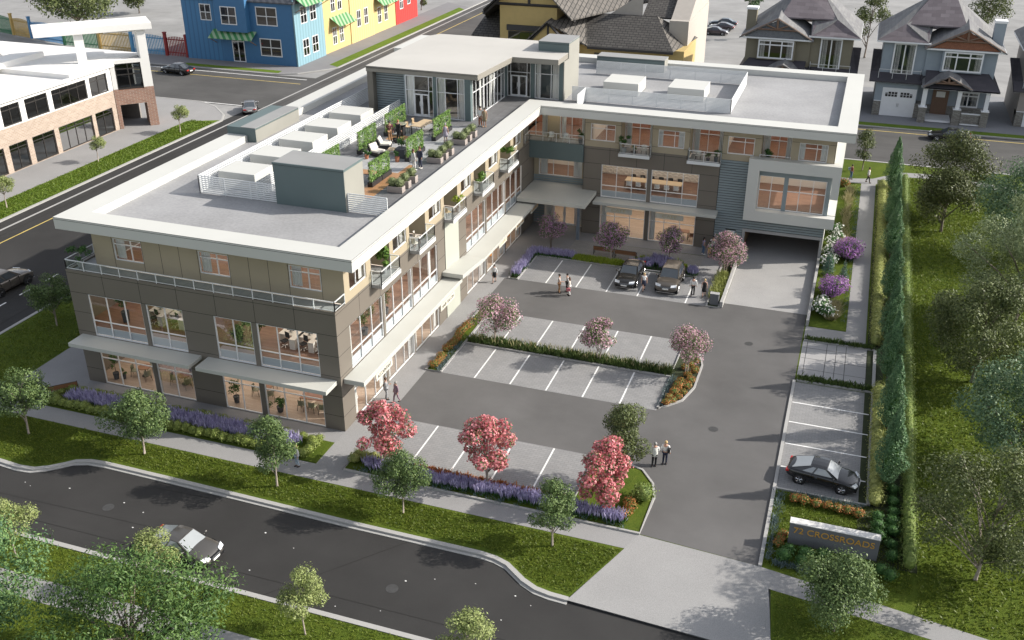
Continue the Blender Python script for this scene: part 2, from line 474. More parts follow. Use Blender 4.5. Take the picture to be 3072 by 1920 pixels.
# painted lines
for xs, y0, y1 in (([5.5, 8.2, 10.87, 13.54], -1.95, 2.62), ([5.5, 8.2, 10.87, 13.54, 16.2], 9.28, 13.85), ([5.5, 8.2, 10.87, 13.54, 16.2], 15.3, 19.76), ([5.5, 8.2, 10.87, 13.54, 17.6], 26.45, 31.6)):
    lines('bay_lines', [(x, y0, x, y1) for x in xs], .11, .014, M['paint'])
lines('bay_lines', [(27.42, y, 32.45, y) for y in (13.4, 10.8, 8.1, 5.4)], .11, .014, M['paint'])
lines('slab_joints', [(x, 17.3, x, 22.85) for x in (27.75, 29.2, 29.9, 30.6, 32.1)] + [(27.45, y, 32.55, y) for y in (18.4, 20.1, 21.8)], .035, .012, M['joint'])
lines('lane_dashes', [(-35.9, y, -35.9, y+1.55) for y in np.arange(-14.6, 66, 3.05)], .16, RZ + .012, M['paint'])
lines('lane_line', [(-46.1, -60, -46.1, 66)], .16, RZ + .012, M['yellowpaint'])
lines('lane_line', [(-48.55, -60, -48.55, 330)], .3, RZ + .016, M['kerb'])
lines('lane_line', [(-47.5, -60, -47.5, 330), (-33.4, -5, -33.4, 64)], .07, RZ + .016, M['joint'])
lines('lane_line', [(-260, 68.35+.5, -51, 68.35+.5), (-260, 85, -51, 85)], .22, RZ + .016, M['paint'])
lines('lane_line', [(-260, 82.5, -50.6, 82.4), (8, 84.9, 200, 85.0), (-46.0, 97, -45.2, 330)], .18, RZ + .016, M['yellowpaint'])
# far bank: pavements, verges
sheet('pavement', [(-58.9, -40), (-54.2, -40), (-54.2, 42), (-54.4, 59.3), (-50.4, 61.3), (-51.6, 63.6), (-55, 66.8), (-58.4, 68.5), (-140, 68.5), (-140, 30), (-58.9, 30)], -0.004, M['walk'])
sheet('lawn', [(-54.25, -40), (-50.4, -40), (-50.4, 61.3), (-54.4, 59.3)], 0.002, M['grassfar'])
strip('kerb', [(-50.3, -40), (-50.3, 61.3)], .3, -.14, .03, M['kerb'])
strip('kerb', [(-50.3, 61.3), (-51.6, 63.7), (-55, 66.9), (-58.4, 68.6), (-140, 68.6)], .25, -.14, .02, M['kerb'])
sheet('pavement', [(-140, 86.4), (-58, 86.4), (-54.3, 88.0), (-51.6, 91.4), (-50.3, 93.5), (-50.3, 152), (-57, 156), (-57, 92.2), (-140, 92.2)], -0.002, mat('dark_pavement', (.20, .195, .20), .9, .12, .4, .2, 20))
sheet('lawn', [(-75.2, 87.1), (-57.2, 87.1), (-57.4, 88.6), (-75.2, 88.6)], 0.004, M['grassfar'])
sheet('lawn', [(-50.5, 93.9), (-50.4, 149), (-52.4, 151), (-52.5, 95)], 0.004, M['grassfar'])
strip('kerb', [(-50.25, 93.5), (-50.25, 330)], .25, -.14, .03, M['kerb'])
strip('kerb', [(-140, 86.4), (-58, 86.4), (-54.3, 88.0), (-51.6, 91.4), (-50.25, 93.5)], .25, -.14, .02, M['kerb'])
sheet('pavement', rect(8, 200, 88.3, 108), -0.002, mat('blue_grey_yard', (.22, .225, .24), .9, .16, .4, .2, 14))
sheet('lawn', rect(14, 200, 86.6, 88.3), 0.002, M['grassfar'])
strip('kerb', [(8, 86.5), (200, 86.5)], .3, -.14, .03, M['kerb'])
# planting beds with kerbs
def bed(poly, kerb=True, z=.05, m='soil'):
    mb = MB(); mb.prism(poly, -.01, z)
    tag(mb.build('planting_bed', M[m]), kind='structure')
    if kerb: strip('kerb', poly, .14, -.02, .11, M['kerb'], 0, close=True)
bed([(-21.3, -3.75), (-.05, -3.78), (-.05, -1.4), (-21.3, -1.4)], False, .03, 'grass')
bed([(1.9, -3.88), (20.55, -3.95), (20.65, -.4), (20.3, .9), (19.4, 2.1), (17.6, 2.66), (16.25, 2.66), (16.2, -2.08), (1.9, -2.08)], True, .05, 'grass')
bed([(1.75, 9.2), (2.9, 9.25), (2.9, 19.8), (1.95, 19.8)], True, .05, 'grass')
bed([(2.98, 14.0), (18.8, 14.0), (18.8, 9.5), (19.3, 9.95), (20.2, 11.0), (20.7, 13.0), (20.7, 16.4), (20.3, 17.8), (19.4, 19.3), (18.85, 19.8), (18.8, 15.2), (2.98, 15.2)], True, .05)
bed([(2.15, 26.3), (2.95, 26.3), (2.98, 31.85), (10.8, 31.85), (17.55, 32.0), (17.5, 32.7), (15.9, 34.5), (13.0, 35.0), (11.0, 33.1), (4.8, 32.75), (2.15, 32.6)], True, .05)
bed([(19.35, 26.4), (20.35, 26.4), (20.35, 35.5), (19.35, 35.5)], True, .05)
bed([(27.62, 25.5), (30.4, 25.5), (30.4, 61.9), (27.62, 61.9)], False, .02, 'grass')
bed([(27.45, 22.95), (32.6, 22.95), (32.6, 23.32), (27.45, 23.32)], True, .04)
bed([(27.45, 16.45), (32.6, 16.45), (32.6, 17.1), (27.45, 17.1)], True, .04)
strip('kerb', [(32.65, 3.0), (32.65, 22.9)], .22, -.02, .12, M['kerb'])
strip('kerb', [(27.28, -4.45), (27.28, 16.4)], .2, -.02, .11, M['kerb'])
strip('kerb', [(27.4, 2.95), (32.6, 2.95)], .14, -.02, .1, M['kerb'])
sheet('planting_bed', rect(32.1, 35.3, -2.3, 64.5), 0.012, M['soil'])
for nm, x0, x1, y0, y1, z1, lab in (('retaining_wall', 20.42, 20.66, 26.5, 38.6, .55, 'low concrete retaining wall on the cafe side of the garage ramp'), ('retaining_wall', 27.36, 27.58, 25.5, 38.6, .5, 'low concrete retaining wall between the garage ramp and the rose bed')):
    mb = MB(); mb.box(x0, x1, y0, y1, 0, z1)
    tag(mb.build(nm, M['kerb'], bevel=.01), lab, 'wall')

# pale flecks and patched joints on the street
rs = random.Random(5); mb = MB()
for i in range(46):
    x, y = rs.uniform(-24, 30), rs.uniform(-14.6, -10.6); r = rs.uniform(.03, .07)
    mb.face([(x+r*math.cos(a*1.05+i), y+r*.7*math.sin(a*1.05+i), RZ+.006) for a in range(6)])
tag(mb.build('road_flecks', M['paint']), kind='structure')
lines('road_seams', [(-30, -14.0, 26, -13.9), (3, -15.1, 8.5, -8.6), (-18, -12.6, -2, -12.2), (-8, -9.1, -4.4, -8.9)], .05, RZ + .005, M['joint'])
mb = MB()
for x, y, r in ((-9.5, -11.6, .34), (9.2, -12.4, .34), (22.8, 8.2, .32), (23.5, 21.0, .32)):
    z = RZ+.007 if y < 0 else .012
    mb.face([(x+r*math.cos(a*.3927), y+r*math.sin(a*.3927), z) for a in range(16)])
tag(mb.build('manhole_covers', mat('cast_iron', (.05, .05, .05), .6, .2, 6)), kind='structure')
# ------------------------------------------------------------------ facade toolkit
class Fac:
    """plane with u to the right as seen from outside, d outward, z up"""
    def __init__(s, o, u, n): s.o = Vector(o); s.u = Vector(u); s.n = Vector(n)
    def p(s, u, d, z): return s.o + s.u*u + s.n*d + Vector((0, 0, z))
    def box(s, mb, u0, u1, d0, d1, z0, z1, mi=0):
        q = s.p
        mb.hexa([q(u0,d0,z0), q(u1,d0,z0), q(u1,d1,z0), q(u0,d1,z0), q(u0,d0,z1), q(u1,d0,z1), q(u1,d1,z1), q(u0,d1,z1)], mi)
    def quad(s, mb, u0, u1, z0, z1, d=0, mi=0):
        mb.face([s.p(u0,d,z0), s.p(u1,d,z0), s.p(u1,d,z1), s.p(u0,d,z1)], mi)

def wall(mb, F, u0, u1, z0, z1, holes=(), th=.25, d=0.0, mi=0):
    us = sorted({u0, u1, *[min(max(h[i], u0), u1) for h in holes for i in (0, 1)]})
    zs = sorted({z0, z1, *[min(max(h[i], z0), z1) for h in holes for i in (2, 3)]})
    for i in range(len(us)-1):
        run = None
        for j in range(len(zs)-1):
            cu, cz = (us[i]+us[i+1])/2, (zs[j]+zs[j+1])/2
            hole = any(h[0] < cu < h[1] and h[2] < cz < h[3] for h in holes)
            if not hole:
                run = (run[0], zs[j+1]) if run else (zs[j], zs[j+1])
            if (hole or j == len(zs)-2) and run:
                F.box(mb, us[i], us[i+1], d-th, d, run[0], run[1], mi); run = None

def seams(mb, F, vs=(), hs=(), mi=1, w=.028, d=.003):
    for u, z0, z1 in vs: F.box(mb, u-w/2, u+w/2, -.01, d, z0, z1, mi)
    for z, u0, u1 in hs: F.box(mb, u0, u1, -.01, d, z-w/2, z+w/2, mi)

def window(parent, F, u0, u1, z0, z1, muls=(), trans=(), d=-.06, fw=.07, name='window', glass='glass', frame='frame', curtains=(), spandrel=None, cd=.22, mw=.055, door=None):
    mb = MB(); t = .09
    F.box(mb, u0, u0+fw, d-t, d, z0, z1); F.box(mb, u1-fw, u1, d-t, d, z0, z1)
    F.box(mb, u0+fw, u1-fw, d-t, d, z0, z0+fw); F.box(mb, u0+fw, u1-fw, d-t, d, z1-fw, z1)
    for u in muls: F.box(mb, u-mw/2, u+mw/2, d-t, d-.004, z0+fw, z1-fw)
    for z in trans:
        ed = [u0+fw] + [x for m_ in sorted(muls) for x in (m_-mw/2, m_+mw/2)] + [u1-fw]
        for a, b in zip(ed[::2], ed[1::2]): F.box(mb, a, b, d-t, d-.006, z-mw/2, z+mw/2)
    if door:                                   # glazed double door leafs: (ua, ub, ztop)
        a, b, zt = door; c = (a+b)/2
        for x0, x1 in ((a, c-.01), (c+.01, b)):
            F.box(mb, x0, x0+.09, d-t, d+.012, z0+.01, zt); F.box(mb, x1-.09, x1, d-t, d+.012, z0+.01, zt)
            F.box(mb, x0+.09, x1-.09, d-t, d+.012, z0+.01, z0+.2); F.box(mb, x0+.09, x1-.09, d-t, d+.012, zt-.1, zt)
        for s_ in (-1, 1):
            F.box(mb, c+s_*.14-.02, c+s_*.14+.02, d+.012, d+.07, .95+z0, 1.35+z0)
    o = mb.build(name, M[frame], parent)
    g = MB(); F.quad(g, u0+fw*.6, u1-fw*.6, z0+fw*.6, z1-fw*.6, d-.045)
    g.build('pane', M[glass], o)
    if spandrel:
        s_ = MB(); F.box(s_, u0+fw, u1-fw, d-.16, d-.11, z0+fw, spandrel)
        s_.build('spandrel', M['spandrel'], o)
    for a, b in curtains:
        cm = MB(); n = max(6, int((b-a)/.045)); rows = []
        for zz in (z0+.05, z1-.04):
            rows.append([F.p(a+(b-a)*i/n, d-cd+.035*math.sin(i*2.1)+.012*math.sin(i*5.3), zz) for i in range(n+1)])
        cm.grid(rows); cm.build('curtain', M['curtain'], o)
    return o

def railing(parent, path, z0, z1, posts, name='railing', glassy=True, closed=False, bar=None):
    """posts + top rail + glass along a polyline (x, y) with posts every ~posts metres"""
    mb = MB(); g = MB()
    for (ax, ay), (bx, by) in zip(path, path[1:]):
        L_ = math.hypot(bx-ax, by-ay); n = max(1, round(L_/posts))
        for i in range(n+1):
            x, y = ax+(bx-ax)*i/n, ay+(by-ay)*i/n
            mb.box(x-.025, x+.025, y-.025, y+.025, z0, z1-.05)
        dx, dy = (bx-ax)/L_, (by-ay)/L_; nx, ny = -dy*.03, dx*.03
        e = .03
        mb.hexa([(ax-nx-dx*e, ay-ny-dy*e, z1-.05), (bx-nx+dx*e, by-ny+dy*e, z1-.05), (bx+nx+dx*e, by+ny+dy*e, z1-.05), (ax+nx-dx*e, ay+ny-dy*e, z1-.05),
                 (ax-nx-dx*e, ay-ny-dy*e, z1), (bx-nx+dx*e, by-ny+dy*e, z1), (bx+nx+dx*e, by+ny+dy*e, z1), (ax+nx-dx*e, ay+ny-dy*e, z1)])
        if bar is not None:
            nx, ny = -dy*.018, dx*.018
            mb.hexa([(ax-nx, ay-ny, bar), (bx-nx, by-ny, bar), (bx+nx, by+ny, bar), (ax+nx, ay+ny, bar), (ax-nx, ay-ny, bar+.035), (bx-nx, by-ny, bar+.035), (bx+nx, by+ny, bar+.035), (ax+nx, ay+ny, bar+.035)])
        g.face([(ax, ay, z0+.06), (bx, by, z0+.06), (bx, by, z1-.06), (ax, ay, z1-.06)])
    o = mb.build(name, M['rail'], parent)
    if glassy: g.build('rail_glass', M['railglass'], o)
    return o

def louver_screen(parent, pts, z0, z1, n=9, name='louver_screen', w=.13):
    mb = MB()
    for (ax, ay), (bx, by) in zip(pts, pts[1:]):
        L_ = math.hypot(bx-ax, by-ay); dx, dy = (bx-ax)/L_, (by-ay)/L_; nx, ny = -dy, dx
        k = max(1, round(L_/2.4))
        for i in range(k+1):
            x, y = ax+(bx-ax)*i/k, ay+(by-ay)*i/k
            mb.box(x-.03, x+.03, y-.03, y+.03, z0, z1-.03)
        for i in range(n):
            z = z0 + .08 + (z1-z0-.13)*i/(n-1); w2, hh = .022, .042
            mb.hexa([(ax-nx*w2, ay-ny*w2, z-hh), (bx-nx*w2, by-ny*w2, z-hh), (bx+nx*w2, by+ny*w2, z-hh), (ax+nx*w2, ay+ny*w2, z-hh),
                     (ax-nx*w2, ay-ny*w2, z+hh), (bx-nx*w2, by-ny*w2, z+hh), (bx+nx*w2, by+ny*w2, z+hh), (ax+nx*w2, ay+ny*w2, z+hh)])
    return mb.build(name, M['rail'], parent)

def text(parent, body, F, u, z, d, size, m, width=None, name='lettering', ext=.012, align='CENTER', tilt=0):
    cu = bpy.data.curves.new(name, 'FONT'); cu.body = body; cu.size = size; cu.extrude = ext
    cu.align_x = align; cu.align_y = 'CENTER'
    cu.materials.append(m)
    o = bpy.data.objects.new(name, cu); link(o); adopt(o, parent)
    mx = Matrix((tuple(F.u) + (0,), (0, 0, 1, 0), tuple(F.n) + (0,), (0, 0, 0, 1))).transposed()
    mx.translation = F.p(u, d, z)
    bpy.context.view_layer.update()
    wd = o.dimensions.x or 1
    me = bpy.data.meshes.new_from_object(o.evaluated_get(bpy.context.evaluated_depsgraph_get()))
    me.name = name
    KIDS[parent.name].remove(o); bpy.data.objects.remove(o)
    o = bpy.data.objects.new(name, me); link(o); adopt(o, parent)
    if width: mx = mx @ Matrix.Diagonal((width/wd, 1, 1, 1))
    o.matrix_local = mx
    return o

# ------------------------------------------------------------------ the office building
B = thing('office_building', 'three-storey L-shaped brown and cream office building with white flat roof edge and roof terrace', 'office building')
FS = Fac((0, 0, 0), (1, 0, 0), (0, -1, 0))              # street front, u = X
FE = Fac((0, 0, 0), (0, 1, 0), (1, 0, 0))               # long courtyard side, u = Y
FW = Fac((0, 38.75, 0), (1, 0, 0), (0, -1, 0))          # courtyard end wing, u = X
FR = Fac((27.56, 0, 0), (0, 1, 0), (1, 0, 0))           # east end wall
FL = Fac((-20.45, 0, 0), (0, -1, 0), (-1, 0, 0))        # west side
FN = Fac((0, 58.05, 0), (-1, 0, 0), (0, 1, 0))          # north side
Z1T, Z2B, Z2T, ZT = 3.1, 3.85, 7.03, 8.68
f1 = [(-19.05, -14.68), (-14.36, -11.45), (-9.07, -6.2), (-5.85, -1.43)]
e1 = [(1.65, 6.45), (6.75, 11.25), (11.4, 16.0), (22.0, 26.5), (26.8, 31.45), (31.7, 36.3)]
w1 = [(7.0, 11.38), (11.74, 16.13)]
rec_e = [(5.1, 7.95), (11.2, 14.0), (17.57, 20.3), (23.9, 26.62), (30.25, 33.0)]
rec_w = [(8.76, 11.55), (15.05, 17.9), (21.3, 23.82)]
# lower brown walls
mb = MB()
wall(mb, FS, -20.45, 0, 0, ZT, [(a, b, .02, Z1T) for a, b in f1] + [(a, b, Z2B, Z2T) for a, b in f1])
vs = [(-20.45+1.46*k, Z2T+.02, ZT) for k in (2, 4, 6, 8, 10, 12)]
hs = [(z, a, b) for z in (1.12, 2.62, 4.08, 5.56) for a, b in ((-20.45, -19.06), (-11.44, -9.08), (-1.42, 0))] + [(7.05, -20.45, 0), (8.5, -20.45, 0)]
seams(mb, FS, vs, hs)
mb.build('street_wall', [M['brown'], M['joint']], B)
mb = MB()
wall(mb, FE, .25, 17.5, 0, ZT, [(a, b, .02, Z1T) for a, b in e1[:3]] + [(a, b, Z2B, Z2T) for a, b in e1[:3]] + [(a, b, 8.27, 9) for a, b in rec_e[:2]])
wall(mb, FE, 20.35, 40.2, 0, ZT, [(a, b, .02, Z1T) for a, b in e1[3:]] + [(a, b, Z2B, Z2T) for a, b in e1[3:]] + [(a, b, 8.27, 9) for a, b in rec_e[3:]])
seams(mb, FE, [(u, Z2T, ZT) for u in (3.2, 6.2, 9.3, 12.4, 15.4, 22.1, 25.3, 28.4, 31.6, 34.8)],
      [(z, a, b) for z in (1.12, 2.62, 4.08, 5.56) for a, b in ((.02, 1.64), (16.02, 17.5), (20.36, 21.98), (36.3, 38.2))] + [(8.5, .02, 17.5), (8.5, 20.36, 38.2), (7.05, .02, 17.5), (7.05, 20.36, 38.2)])
mb.build('courtyard_wall', [M['brown'], M['joint']], B)
mb = MB(); FE.box(mb, 17.5, 20.35, -.25, .03, 0, 8.24); FE.box(mb, 17.49, 17.51, -.02, .033, 0, ZT, 1); FE.box(mb, 20.34, 20.36, -.02, .033, 0, ZT, 1)
mb.build('sage_panel', [M['sage'], M['joint']], B)
mb = MB()
wall(mb, FW, 5.25, 17.9, 0, ZT, [(a, b, .02, Z1T) for a, b in w1] + [(a, b, Z2B, Z2T) for a, b in w1] + [(a, b, 8.27, 9) for a, b in rec_w[:2]])
mb.box(5.25, 5.5, 39.0, 40.25, 0, ZT)
seams(mb, FW, [(u, Z2T+.02, ZT) for u in (7.74, 10.29, 12.84, 15.4)] + [(5.265, 0, ZT), (17.885, 0, ZT)],
      [(z, a, b) for z in (1.31, 2.72, 4.15, 5.56, 7.07) for a, b in ((5.28, 6.98), (16.16, 17.87))] + [(8.45, 5.28, 17.87)])
mb.build('wing_wall', [M['brown'], M['joint']], B)
# street-front windows
for a, b, n3 in ((f1[0][0], f1[0][1], 3), (f1[1][0], f1[1][1], 2), (f1[2][0], f1[2][1], 2), (f1[3][0], f1[3][1], 3)):
    mu = [a+(b-a)*k/n3 for k in range(1, n3)]
    window(B, FS, a, b, Z2B, Z2T, mu, (5.02,), spandrel=4.5)
    window(B, FS, a, b, .02, Z1T, mu, (2.1,))
mb = MB()
for x in (-14.52, -6.02): FS.box(mb, x-.16, x+.16, -.3, -.03, .02, Z1T); FS.box(mb, x-.16, x+.16, -.3, -.03, Z2B, Z2T)
mb.build('window_column', M['louver'], B)
# courtyard windows
for i, (a, b) in enumerate(e1):
    mu = [a+(b-a)*k/3 for k in (1, 2)]
    window(B, FE, a, b, Z2B, Z2T, mu, (4.96,), spandrel=4.5, curtains=[(a+.08, a+.55)] + ([(b-1.3, b-.75)] if i in (2, 5) else []))
    mu1 = [[3.3, 4.72], [8.1, 9.5, 10.3], [12.8, 14.45, 15.1], [23.5, 25.0], [28.4, 29.85], [33.3, 34.78]][i]
    window(B, FE, a, b, .02, Z1T, mu1, (2.2,), curtains=[(a+.1, a+.75), (b-.7, b-.1)], door=[None, None, None, None, None, None][i])
mb = MB()
for y in (6.6, 11.32, 26.65, 31.57): FE.box(mb, y-.13, y+.13, -.3, -.03, Z2B, Z2T); FE.box(mb, y-.13, y+.13, -.3, -.03, .02, Z1T)
mb.build('window_column', M['frame'], B)
for a, b in w1:
    mu = [a+(b-a)*k/3 for k in (1, 2)]
    window(B, FW, a, b, Z2B, Z2T, mu, (5.0,), spandrel=4.5)
    window(B, FW, a, b, .02, Z1T, mu, (2.02,), curtains=[(a+.08, a+.62)] if a < 10 else [(a+.08, a+.6)])
mb = MB(); FW.box(mb, 11.4, 11.72, -.3, -.03, .02, Z1T); FW.box(mb, 11.4, 11.72, -.3, -.03, Z2B, Z2T)
mb.build('window_column', M['louver'], B)
# entrance recess (back wall at Y = 40)
FB = Fac((0, 40.0, 0), (1, 0, 0), (0, -1, 0))
mb = MB()
wall(mb, FB, 0, 5.25, 0, ZT-.2, [(1.1, 5.0, .02, 2.9), (.47, 4.8, 4.98, 7.4)], .2)
mb.build('entrance_wall', M['cream'], B)
mb = MB()
for k in range(12): FB.box(mb, 0, 1.08, .004, .05, .1+k*.26, .3+k*.26)
for k in range(3): FB.box(mb, 0, 5.25, .004, .06, 4.3+k*.24, 4.48+k*.24)
mb.build('entrance_siding', M['louver'], B)
window(B, FB, 1.1, 5.0, .02, 2.9, [2.0, 4.3], [2.55], curtains=[(1.15, 1.9), (4.4, 4.9)], door=(2.05, 4.25, 2.45))
window(B, FB, .47, 4.8, 4.98, 7.4, [1.92, 3.4], [], curtains=[(.55, 1.3), (3.9, 4.7)])
mb = MB(); mb.box(-.1, 5.26, 38.45, 38.72, 7.1, 8.78); mb.box(-.24, 5.25, 38.72, 40.0, 8.5, 8.7, 1); mb.box(-1.2, -.26, 36.62, 40.0, 8.5, 8.7, 1)
mb.build('terrace_parapet', [M['teal'], M['deck']], B)
railing(B, [(-.02, 37.2), (-.02, 38.58), (5.2, 38.58)], 8.78, 9.62, 1.3)
# siding panel of the wing with garage opening
mb = MB()
wall(mb, FW, 17.9, 27.56, 0, 8.7, [(20.7, 27.34, -1, 2.12), (18.95, 19.85, -1, 2.05), (21.45, 27.24, 4.55, 7.6)], .25, -.04, 1)
for k in range(36):
    z = .06 + k*.24
    for a, b in ((17.92, 20.45), (20.45, 27.55)):
        if z < 2.4 and a > 20: continue
        if 4.0 < z < 9.3 and a > 20: continue
        if z < 2.1 and a < 20:
            FW.box(mb, 17.92, 18.93, -.03, .015, z, z+.19); FW.box(mb, 19.87, 20.42, -.03, .015, z, z+.19); continue
        FW.box(mb, a, b, -.03, .015, z, z+.19)
mb.build('siding_wall', [M['louver'], M['gapdark']], B)
mb = MB(); FW.box(mb, 20.45, 20.7, -.06, .03, 0, 2.4); FW.box(mb, 20.7, 27.34, -.06, .03, 2.12, 2.4); FW.box(mb, 27.34, 27.56, -.06, .03, 0, 2.4)
mb.build('garage_surround', M['concrete'], B)
mb = MB(); FW.box(mb, 18.97, 19.83, -.2, -.06, 0, 2.05)
mb.build('service_door', mat('pale_blue_door', (.42, .48, .52), .5), B)
mb = MB(); mb.box(20.5, 20.69, 39.0, 50, 0, 2.9); mb.box(27.35, 27.5, 39.0, 50, 0, 2.9); mb.box(20.5, 27.5, 50, 50.2, 0, 2.9); mb.box(20.5, 27.5, 39.02, 50, 2.9, 3.0)
mb.build('garage_interior', mat('garage_lining', (.30, .20, .13), .9, .2, .8), B)
# projecting white box
mb = MB()
q0, q1, yf = 20.45, 28.28, 37.92
FX = Fac((0, yf, 0), (1, 0, 0), (0, -1, 0))
FX.box(mb, q0, q1, -.97, 0, 8.24, 9.25); FX.box(mb, q0, q1, -.83, 0, 3.55, 4.5)
FX.box(mb, q0, 21.43, -.97, 0, 4.5, 8.24); FX.box(mb, 27.62, q1, -.25, 0, 6.3, 8.24)
mb.box(27.57, q1, 38.9, 46, 3.55, 4.5); mb.box(27.57, q1, 38.9, 46, 8.24, 9.25)
mb.build('white_bay', M['white'], B)
window(B, FW, 21.45, 23.75, 4.52, 7.62, [22.53], (6.25,), d=.02, mw=.06)
window(B, FW, 23.82, 27.24, 4.52, 7.62, [25.0, 26.12], (6.35,), d=.02, mw=.06)
mb = MB(); FW.box(mb, 23.6, 23.97, .02, .10, 4.5, 8.24); FW.box(mb, 21.43, 27.6, .02, .09, 7.62, 8.24); FW.box(mb, 27.24, 27.6, .02, .09, 4.5, 7.62)
mb.build('bay_mullion', M['louver'], B)
# top storey walls (cream)
win_e = [(2.1, 4.42), (8.5, 10.72), (14.7, 17.0), (21.1, 23.3), (27.4, 29.65), (33.8, 36.0)]
rec_w = [(8.76, 11.55), (15.05, 17.9), (21.3, 23.82)]
win_w = [(5.84, 8.18), (12.15, 14.53), (18.38, 20.7), (24.5, 26.9)]
win_f = [(-17.35, -15.02), (-10.62, -8.3), (-3.9, -1.59)]
FT = Fac((0, 1.4, 0), (1, 0, 0), (0, -1, 0))
mb = MB()
wall(mb, FT, -19.0, 0, 8.68, 11.7, [(a, b, 9.25, 10.84) for a, b in win_f])
seams(mb, FT, [(u, 8.7, 11.6) for u in (-17.37, -15.0, -13.55, -12.08, -10.64, -8.28, -6.8, -5.37, -3.92, -1.57)], [])
wall(mb, FE, 1.65, 36.6, 8.68, 11.7, [(a, b, 9.25, 10.84) for a, b in win_e] + [(a, b, 8.6, 11.8) for a, b in rec_e])
wall(mb, FW, 5.25, 27.56, 8.68, 11.7, [(a, b, 9.25, 10.84) for a, b in win_w] + [(a, b, 8.6, 11.8) for a, b in rec_w])
seams(mb, FW, [(u, 8.7, 11.6) for u in (5.3, 8.72, 11.6, 15.0, 17.94, 27.5)], [(z, a, b) for z in (9.22, 10.87) for a, b in ((5.3, 5.83), (8.2, 8.74), (11.6, 12.14), (14.55, 15.03), (17.92, 18.37), (20.72, 21.28), (23.84, 24.48), (26.92, 27.5))])
for a, b in rec_e:        # recess cheeks and back
    mb.box(-1.7, -.25, a-.12, a, 8.5, 11.7); mb.box(-1.7, -.25, b, b+.12, 8.5, 11.7)
for a, b in rec_w:
    mb.box(a-.12, a, 39.0, 40.4, 8.5, 11.7); mb.box(b, b+.12, 39.0, 40.4, 8.5, 11.7)
mb.box(-1.45, -1.2, 36.6, 40.2, 8.7, 11.7); mb.box(-1.2, -.26, 36.35, 36.59, 8.7, 11.69)
wall(mb, Fac((0, 40.0, 0), (1, 0, 0), (0, -1, 0)), -1.2, 5.3, 8.7, 11.7, [(-1.1, 1.28, 8.75, 11.3), (2.5, 5.2, 8.75, 11.3)], .2)
mb.build('top_storey_wall', [M['cream'], M['joint']], B)
window(B, FB, -1.1, 1.28, 8.75, 11.3, [.1], [], curtains=[(-1.05, -.7), (.68, 1.2)])
window(B, FB, 2.5, 5.2, 8.75, 11.3, [3.68], [], curtains=[(2.6, 3.05), (4.6, 5.1)])
for a, b in win_f: window(B, FT, a, b, 9.25, 10.84, [a+(b-a)*.5+.25], (10.42,), curtains=[(a+.06, a+.8), (b-.24, b-.06)])
for a, b in win_e: window(B, FE, a, b, 9.25, 10.84, [a+.98], (), curtains=[(a+.06, a+.26), (b-.55, b-.06)])
for i, (a, b) in enumerate(win_w):
    window(B, FW, a, b, 9.25, 10.84, [a+1.48], (10.4,), curtains=[[], [(a+.04, a+.4), (b-.58, b-.04)], [], [(a+.06, a+.5), (b-.56, b-.05)]][i])
FER = Fac((-1.45, 0, 0), (0, 1, 0), (1, 0, 0)); FWR = Fac((0, 40.2, 0), (1, 0, 0), (0, -1, 0))
for a, b in rec_e: window(B, FER, a, b, 8.5, 11.6, [a+1.0], (10.6,), d=0, curtains=[(b-.6, b-.1)])
for a, b in rec_w: window(B, FWR, a, b, 8.5, 11.6, [a+1.38], (10.4,), d=0, curtains=[(a+.08, a+.6), (b-.5, b-.08)])
# recess floors and balconies
mb = MB()
for a, b in rec_e: mb.box(-1.5, .02, a, b, 8.28, 8.46)
for a, b in rec_w: mb.box(a, b, 38.73, 40.3, 8.28, 8.46)
mb.build('recess_floor', M['slatelight'], B)
def balcony(F, a, b, front=True):
    s_ = MB(); F.box(s_, a-.05, b+.05, .03, .78, 8.24, 8.46); F.box(s_, a-.05, b+.05, .78, .80, 8.2, 8.5, 1)
    o = s_.build('balcony', [M['slatelight'], M['rail']], B)
    pts = [F.p(a, .05, 0), F.p(a, .74, 0), F.p(b, .74, 0), F.p(b, .05, 0)]
    railing(o, [(p.x, p.y) for p in pts], 8.46, 9.46, 1.4, bar=8.56)
for a, b in rec_e: balcony(FE, a-.05, b-.05)
for a, b in rec_w[:2]: balcony(FW, a, b)
railing(B, [(21.25, 38.66), (23.85, 38.66)], 8.7, 9.5, 1.3)
# street-front terrace
mb = MB(); mb.box(-20.2, -.25, .25, 1.4, 8.4, 8.6); mb.box(-20.2, -19.0, 1.4, 58, 8.4, 8.6); mb.box(-20.45, 0, 0, .25, ZT, ZT+.03, 1)
mb.build('terrace_floor', [M['slatelight'], M['brown']], B)
railing(B, [(-20.4, 14), (-20.4, .06), (-.03, .06), (-.03, 1.38)], ZT+.03, 9.42, 1.46, bar=8.78)
